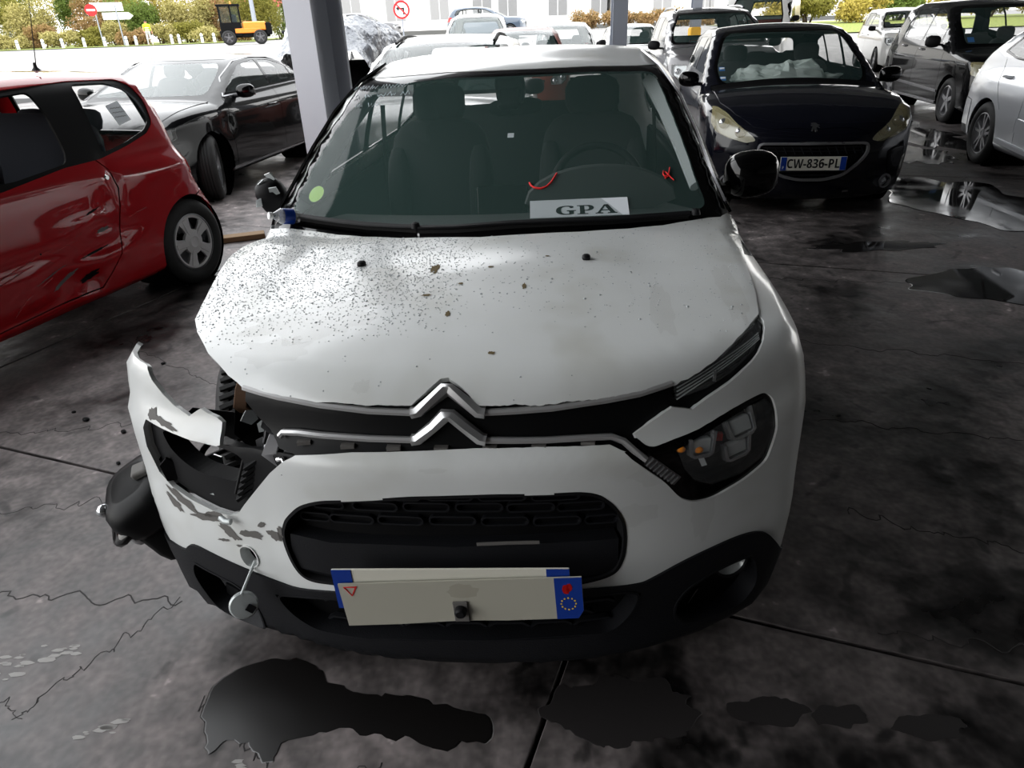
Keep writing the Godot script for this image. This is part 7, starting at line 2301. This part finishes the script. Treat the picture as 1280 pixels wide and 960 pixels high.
func loader() -> void:
	var t := thing("wheel_loader", "orange and dark grey compact wheel loader parked beyond the road", "wheel loader", Vector3(-15.25, rise(-15.25, -46), -46.0), 0.3)
	t.scale = Vector3(0.78, 0.78, 0.78)
	for e in [[-1.0, 0.85], [1.25, 0.85], [-1.0, -0.85], [1.25, -0.85]]:
		var w := wheel(t, Vector3(e[0], 0.5, e[1]), 0.5, 0.4, 1.0, "five", M["grey paint"])
		w.basis = Basis(Vector3.UP, 0.0 if e[1] > 0 else PI)
	obj("chassis", box(Vector3(3.6, 0.5, 1.1), at(0.2, 0.75, 0), 0.06), M["dark plastic"], t)
	obj("engine_hood", box(Vector3(1.7, 0.62, 1.3), at(0.95, 1.25, 0), 0.1), M["loader orange"], t)
	obj("side_panel", box(Vector3(1.9, 0.34, 1.36), at(0.45, 0.95, 0), 0.05), M["loader orange"], t)
	obj("counterweight", box(Vector3(0.45, 0.85, 1.4), at(1.95, 1.05, 0), 0.08), M["dark plastic"], t)
	for z in [-0.5, 0.5]:
		obj("rear_lamp", box(Vector3(0.08, 0.16, 0.2), at(2.1, 1.4, z), 0.02), M["loader orange"], t)
	# cab frame with glass
	var cab := obj("cab", box(Vector3(1.5, 0.95, 1.3), at(-0.75, 1.05, 0), 0.06), M["dark plastic"], t)
	for e in [[-1.42, -0.6], [-1.42, 0.6], [-0.62, -0.62], [-0.62, 0.62], [0.0, -0.6], [0.0, 0.6]]:
		obj("cab_post", box(Vector3(0.09, 1.15, 0.09), at(e[0], 2.05, e[1]), 0.01), M["dark plastic"], cab)
	obj("cab_roof", box(Vector3(1.7, 0.14, 1.45), at(-0.72, 2.66, 0), 0.05), M["dark plastic"], cab)
	for z in [-0.6, 0.6]:
		obj("cab_window", box(Vector3(1.38, 1.05, 0.02), at(-0.72, 2.06, z)), M["side glass"], cab)
	for x in [-1.42, 0.0]:
		obj("cab_window", box(Vector3(0.02, 1.05, 1.14), at(x, 2.06, 0)), M["side glass"], cab)
	obj("seat", box(Vector3(0.4, 0.6, 0.45), at(-0.45, 1.75, 0), 0.08), M["seat cloth"], cab)
	obj("beacon", lathe([0.0, 0.2, 0.06, 0.18, 0.07, 0.0], 12, at(-0.5, 2.73, 0.2)), M["amber"], cab)

# a standing person as one smooth surface (surface nets over joined capsules)
func nets(bones: Array, cell: float, k: float) -> Soup:
	var lo := Vector3(9, 9, 9)
	var hi := -lo
	for b in bones:
		for q in 2:
			lo = lo.min(b[q] - Vector3.ONE * (maxf(b[2], b[3]) + 2.0 * cell))
			hi = hi.max(b[q] + Vector3.ONE * (maxf(b[2], b[3]) + 2.0 * cell))
	var n := Vector3i(((hi - lo) / cell).ceil()) + Vector3i.ONE
	var f := PackedFloat32Array()
	f.resize(n.x * n.y * n.z)
	for z in n.z:
		for y in n.y:
			for x in n.x:
				var p := lo + Vector3(x, y, z) * cell
				var d := 1.0
				for b in bones:
					var a: Vector3 = b[0]
					var ab: Vector3 = b[1] - a
					var h := clampf((p - a).dot(ab) / maxf(ab.length_squared(), 1e-9), 0, 1)
					var e: float = p.distance_to(a + ab * h) - lerpf(b[2], b[3], h)
					var m := clampf(0.5 + 0.5 * (e - d) / k, 0, 1)
					d = lerpf(e, d, m) - k * m * (1.0 - m)
				f[x + n.x * (y + n.y * z)] = d
	var at_ := {}
	for z in n.z - 1:
		for y in n.y - 1:
			for x in n.x - 1:
				var sum := Vector3.ZERO
				var cnt := 0
				for e in [[0, 0, 0, 1, 0, 0], [0, 1, 0, 1, 1, 0], [0, 0, 1, 1, 0, 1], [0, 1, 1, 1, 1, 1], [0, 0, 0, 0, 1, 0], [1, 0, 0, 1, 1, 0], [0, 0, 1, 0, 1, 1], [1, 0, 1, 1, 1, 1], [0, 0, 0, 0, 0, 1], [1, 0, 0, 1, 0, 1], [0, 1, 0, 0, 1, 1], [1, 1, 0, 1, 1, 1]]:
					var u := f[x + e[0] + n.x * (y + e[1] + n.y * (z + e[2]))]
					var v := f[x + e[3] + n.x * (y + e[4] + n.y * (z + e[5]))]
					if (u < 0.0) != (v < 0.0):
						var t := u / (u - v)
						sum += Vector3(x + lerpf(e[0], e[3], t), y + lerpf(e[1], e[4], t), z + lerpf(e[2], e[5], t))
						cnt += 1
				if cnt:
					at_[Vector3i(x, y, z)] = lo + sum / cnt * cell
	var s := Soup.new()
	for c in at_:
		for ax in 3:
			var d := Vector3i.ZERO
			d[ax] = 1
			var u := Vector3i.ZERO
			u[(ax + 1) % 3] = 1
			var w := Vector3i.ZERO
			w[(ax + 2) % 3] = 1
			var q: Vector3i = c
			var e: Vector3i = q + d
			if e.x >= n.x or e.y >= n.y or e.z >= n.z:
				continue
			var fa := f[q.x + n.x * (q.y + n.y * q.z)]
			var fb := f[e.x + n.x * (e.y + n.y * e.z)]
			if (fa < 0.0) == (fb < 0.0) or not (at_.has(q - u) and at_.has(q - w) and at_.has(q - u - w)):
				continue
			var g := [at_[q], at_[q - u], at_[q - u - w], at_[q - w]]
			if fa < 0.0:
				g.reverse()
			s.quad(g[0], g[1], g[2], g[3])
	# smooth normals by place
	var acc := {}
	for i in s.v.size():
		acc[s.v[i]] = acc.get(s.v[i], Vector3.ZERO) + s.n[i]
	for i in s.v.size():
		s.n[i] = acc[s.v[i]].normalized()
	return s

func person() -> void:
	var t := thing("person", "person in a yellow hi-vis vest and pale trousers standing by the bollards", "person", Vector3(-27.2, rise(-27.2, -60) - 0.02, -60.0), 0.6)
	var v := func(x: float, y: float, z: float) -> Vector3: return Vector3(x, y, z)
	var bones := [
		[v.call(0.0, 1.62, 0.0), v.call(0.0, 1.66, 0.01), 0.095, 0.09], [v.call(0.0, 1.45, 0.0), v.call(0.0, 1.56, 0.0), 0.055, 0.055],
		[v.call(-0.14, 1.42, 0.0), v.call(0.14, 1.42, 0.0), 0.075, 0.075], [v.call(0.0, 1.38, 0.0), v.call(0.0, 1.0, 0.0), 0.14, 0.13], [v.call(-0.07, 0.95, 0.0), v.call(0.07, 0.95, 0.0), 0.12, 0.12],
		[v.call(-0.09, 0.9, 0.0), v.call(-0.12, 0.5, 0.03), 0.085, 0.06], [v.call(-0.12, 0.5, 0.03), v.call(-0.13, 0.1, -0.02), 0.058, 0.042], [v.call(-0.13, 0.05, -0.03), v.call(-0.14, 0.04, 0.12), 0.045, 0.04],
		[v.call(0.09, 0.9, 0.0), v.call(0.13, 0.5, 0.05), 0.085, 0.06], [v.call(0.13, 0.5, 0.05), v.call(0.17, 0.1, 0.02), 0.058, 0.042], [v.call(0.17, 0.05, 0.0), v.call(0.19, 0.04, 0.15), 0.045, 0.04],
		[v.call(-0.2, 1.42, 0.0), v.call(-0.3, 1.15, 0.02), 0.052, 0.042], [v.call(-0.3, 1.15, 0.02), v.call(-0.24, 0.92, 0.12), 0.04, 0.032], [v.call(-0.24, 0.92, 0.12), v.call(-0.23, 0.85, 0.15), 0.035, 0.025],
		[v.call(0.2, 1.42, 0.0), v.call(0.27, 1.13, 0.0), 0.052, 0.042], [v.call(0.27, 1.13, 0.0), v.call(0.3, 0.88, 0.06), 0.04, 0.032], [v.call(0.3, 0.88, 0.06), v.call(0.3, 0.8, 0.08), 0.035, 0.025],
		[v.call(0.0, 1.62, 0.09), v.call(0.0, 1.6, 0.11), 0.018, 0.014]]
	var s := nets(bones, 0.028, 0.05)
	var vest := cut(s, 0, pg([-0.26, 1.02, -0.26, 1.52, 0.26, 1.52, 0.26, 1.02]))
	var legs := cut(s, 0, pg([-0.22, 0.1, -0.22, 1.02, 0.25, 1.02, 0.25, 0.1]))
	var hair := cut(s, 0, pg([-0.12, 1.66, -0.12, 1.8, 0.12, 1.8, 0.12, 1.66]))
	var b := obj("body", s, M["skin"], t)
	obj("vest", skin(vest, 0.01), M["hi vis"], b)
	obj("trousers", skin(legs, 0.006), M["trousers"], b)
	obj("hair", skin(hair, 0.012), M["hair"], b)
	for y in [1.1, 1.24]:
		obj("reflective_band", lathe([0.155, y - 0.025, 0.158, y, 0.155, y + 0.025], 16, Transform3D(Basis.from_scale(Vector3(1.05, 1, 0.98)), Vector3.ZERO)), M["sign white"], b)

# ---------------------------------------------------------------- the scene
func _ready() -> void:
	var cam := Camera3D.new()
	cam.name = "camera"
	cam.fov = rad_to_deg(2.0 * atan(480.0 / 853.8))
	cam.near = 0.05
	cam.far = 400.0
	var f := Vector3(0, -sin(0.483), -cos(0.483))
	var u := Vector3(0, cos(0.483), -sin(0.483))
	var x := Vector3(1, 0, 0)
	cam.transform = Transform3D(Basis(x * cos(-0.0371) + u * sin(-0.0371), u * cos(-0.0371) - x * sin(-0.0371), -f), Vector3(0, 1.534, 0))
	add_child(cam)
	cam.current = true
	var env := Environment.new()
	var sm := ProceduralSkyMaterial.new()
	sm.sky_top_color = Color(0.93, 0.94, 0.95)
	sm.sky_horizon_color = Color(1.0, 0.985, 0.965)
	sm.sky_curve = 0.12
	sm.ground_bottom_color = Color(0.3, 0.29, 0.28)
	sm.ground_horizon_color = Color(0.7, 0.7, 0.69)
	sm.sky_energy_multiplier = 1.0
	var sky := Sky.new()
	sky.sky_material = sm
	env.background_mode = Environment.BG_SKY
	env.sky = sky
	env.tonemap_mode = Environment.TONE_MAPPER_LINEAR
	env.tonemap_exposure = 4.9
	env.sdfgi_enabled = true
	env.ssao_enabled = true
	env.ssil_enabled = true
	var we := WorldEnvironment.new()
	we.environment = env
	we.name = "sky"
	add_child(we)
	materials()
	shed()
	outside()
	red_car()
	white_car()
	blue_car()
	sedan_car()
	mpv_car()
	silver_car()
	covered_wreck()
	far_cars()
	floor_things()
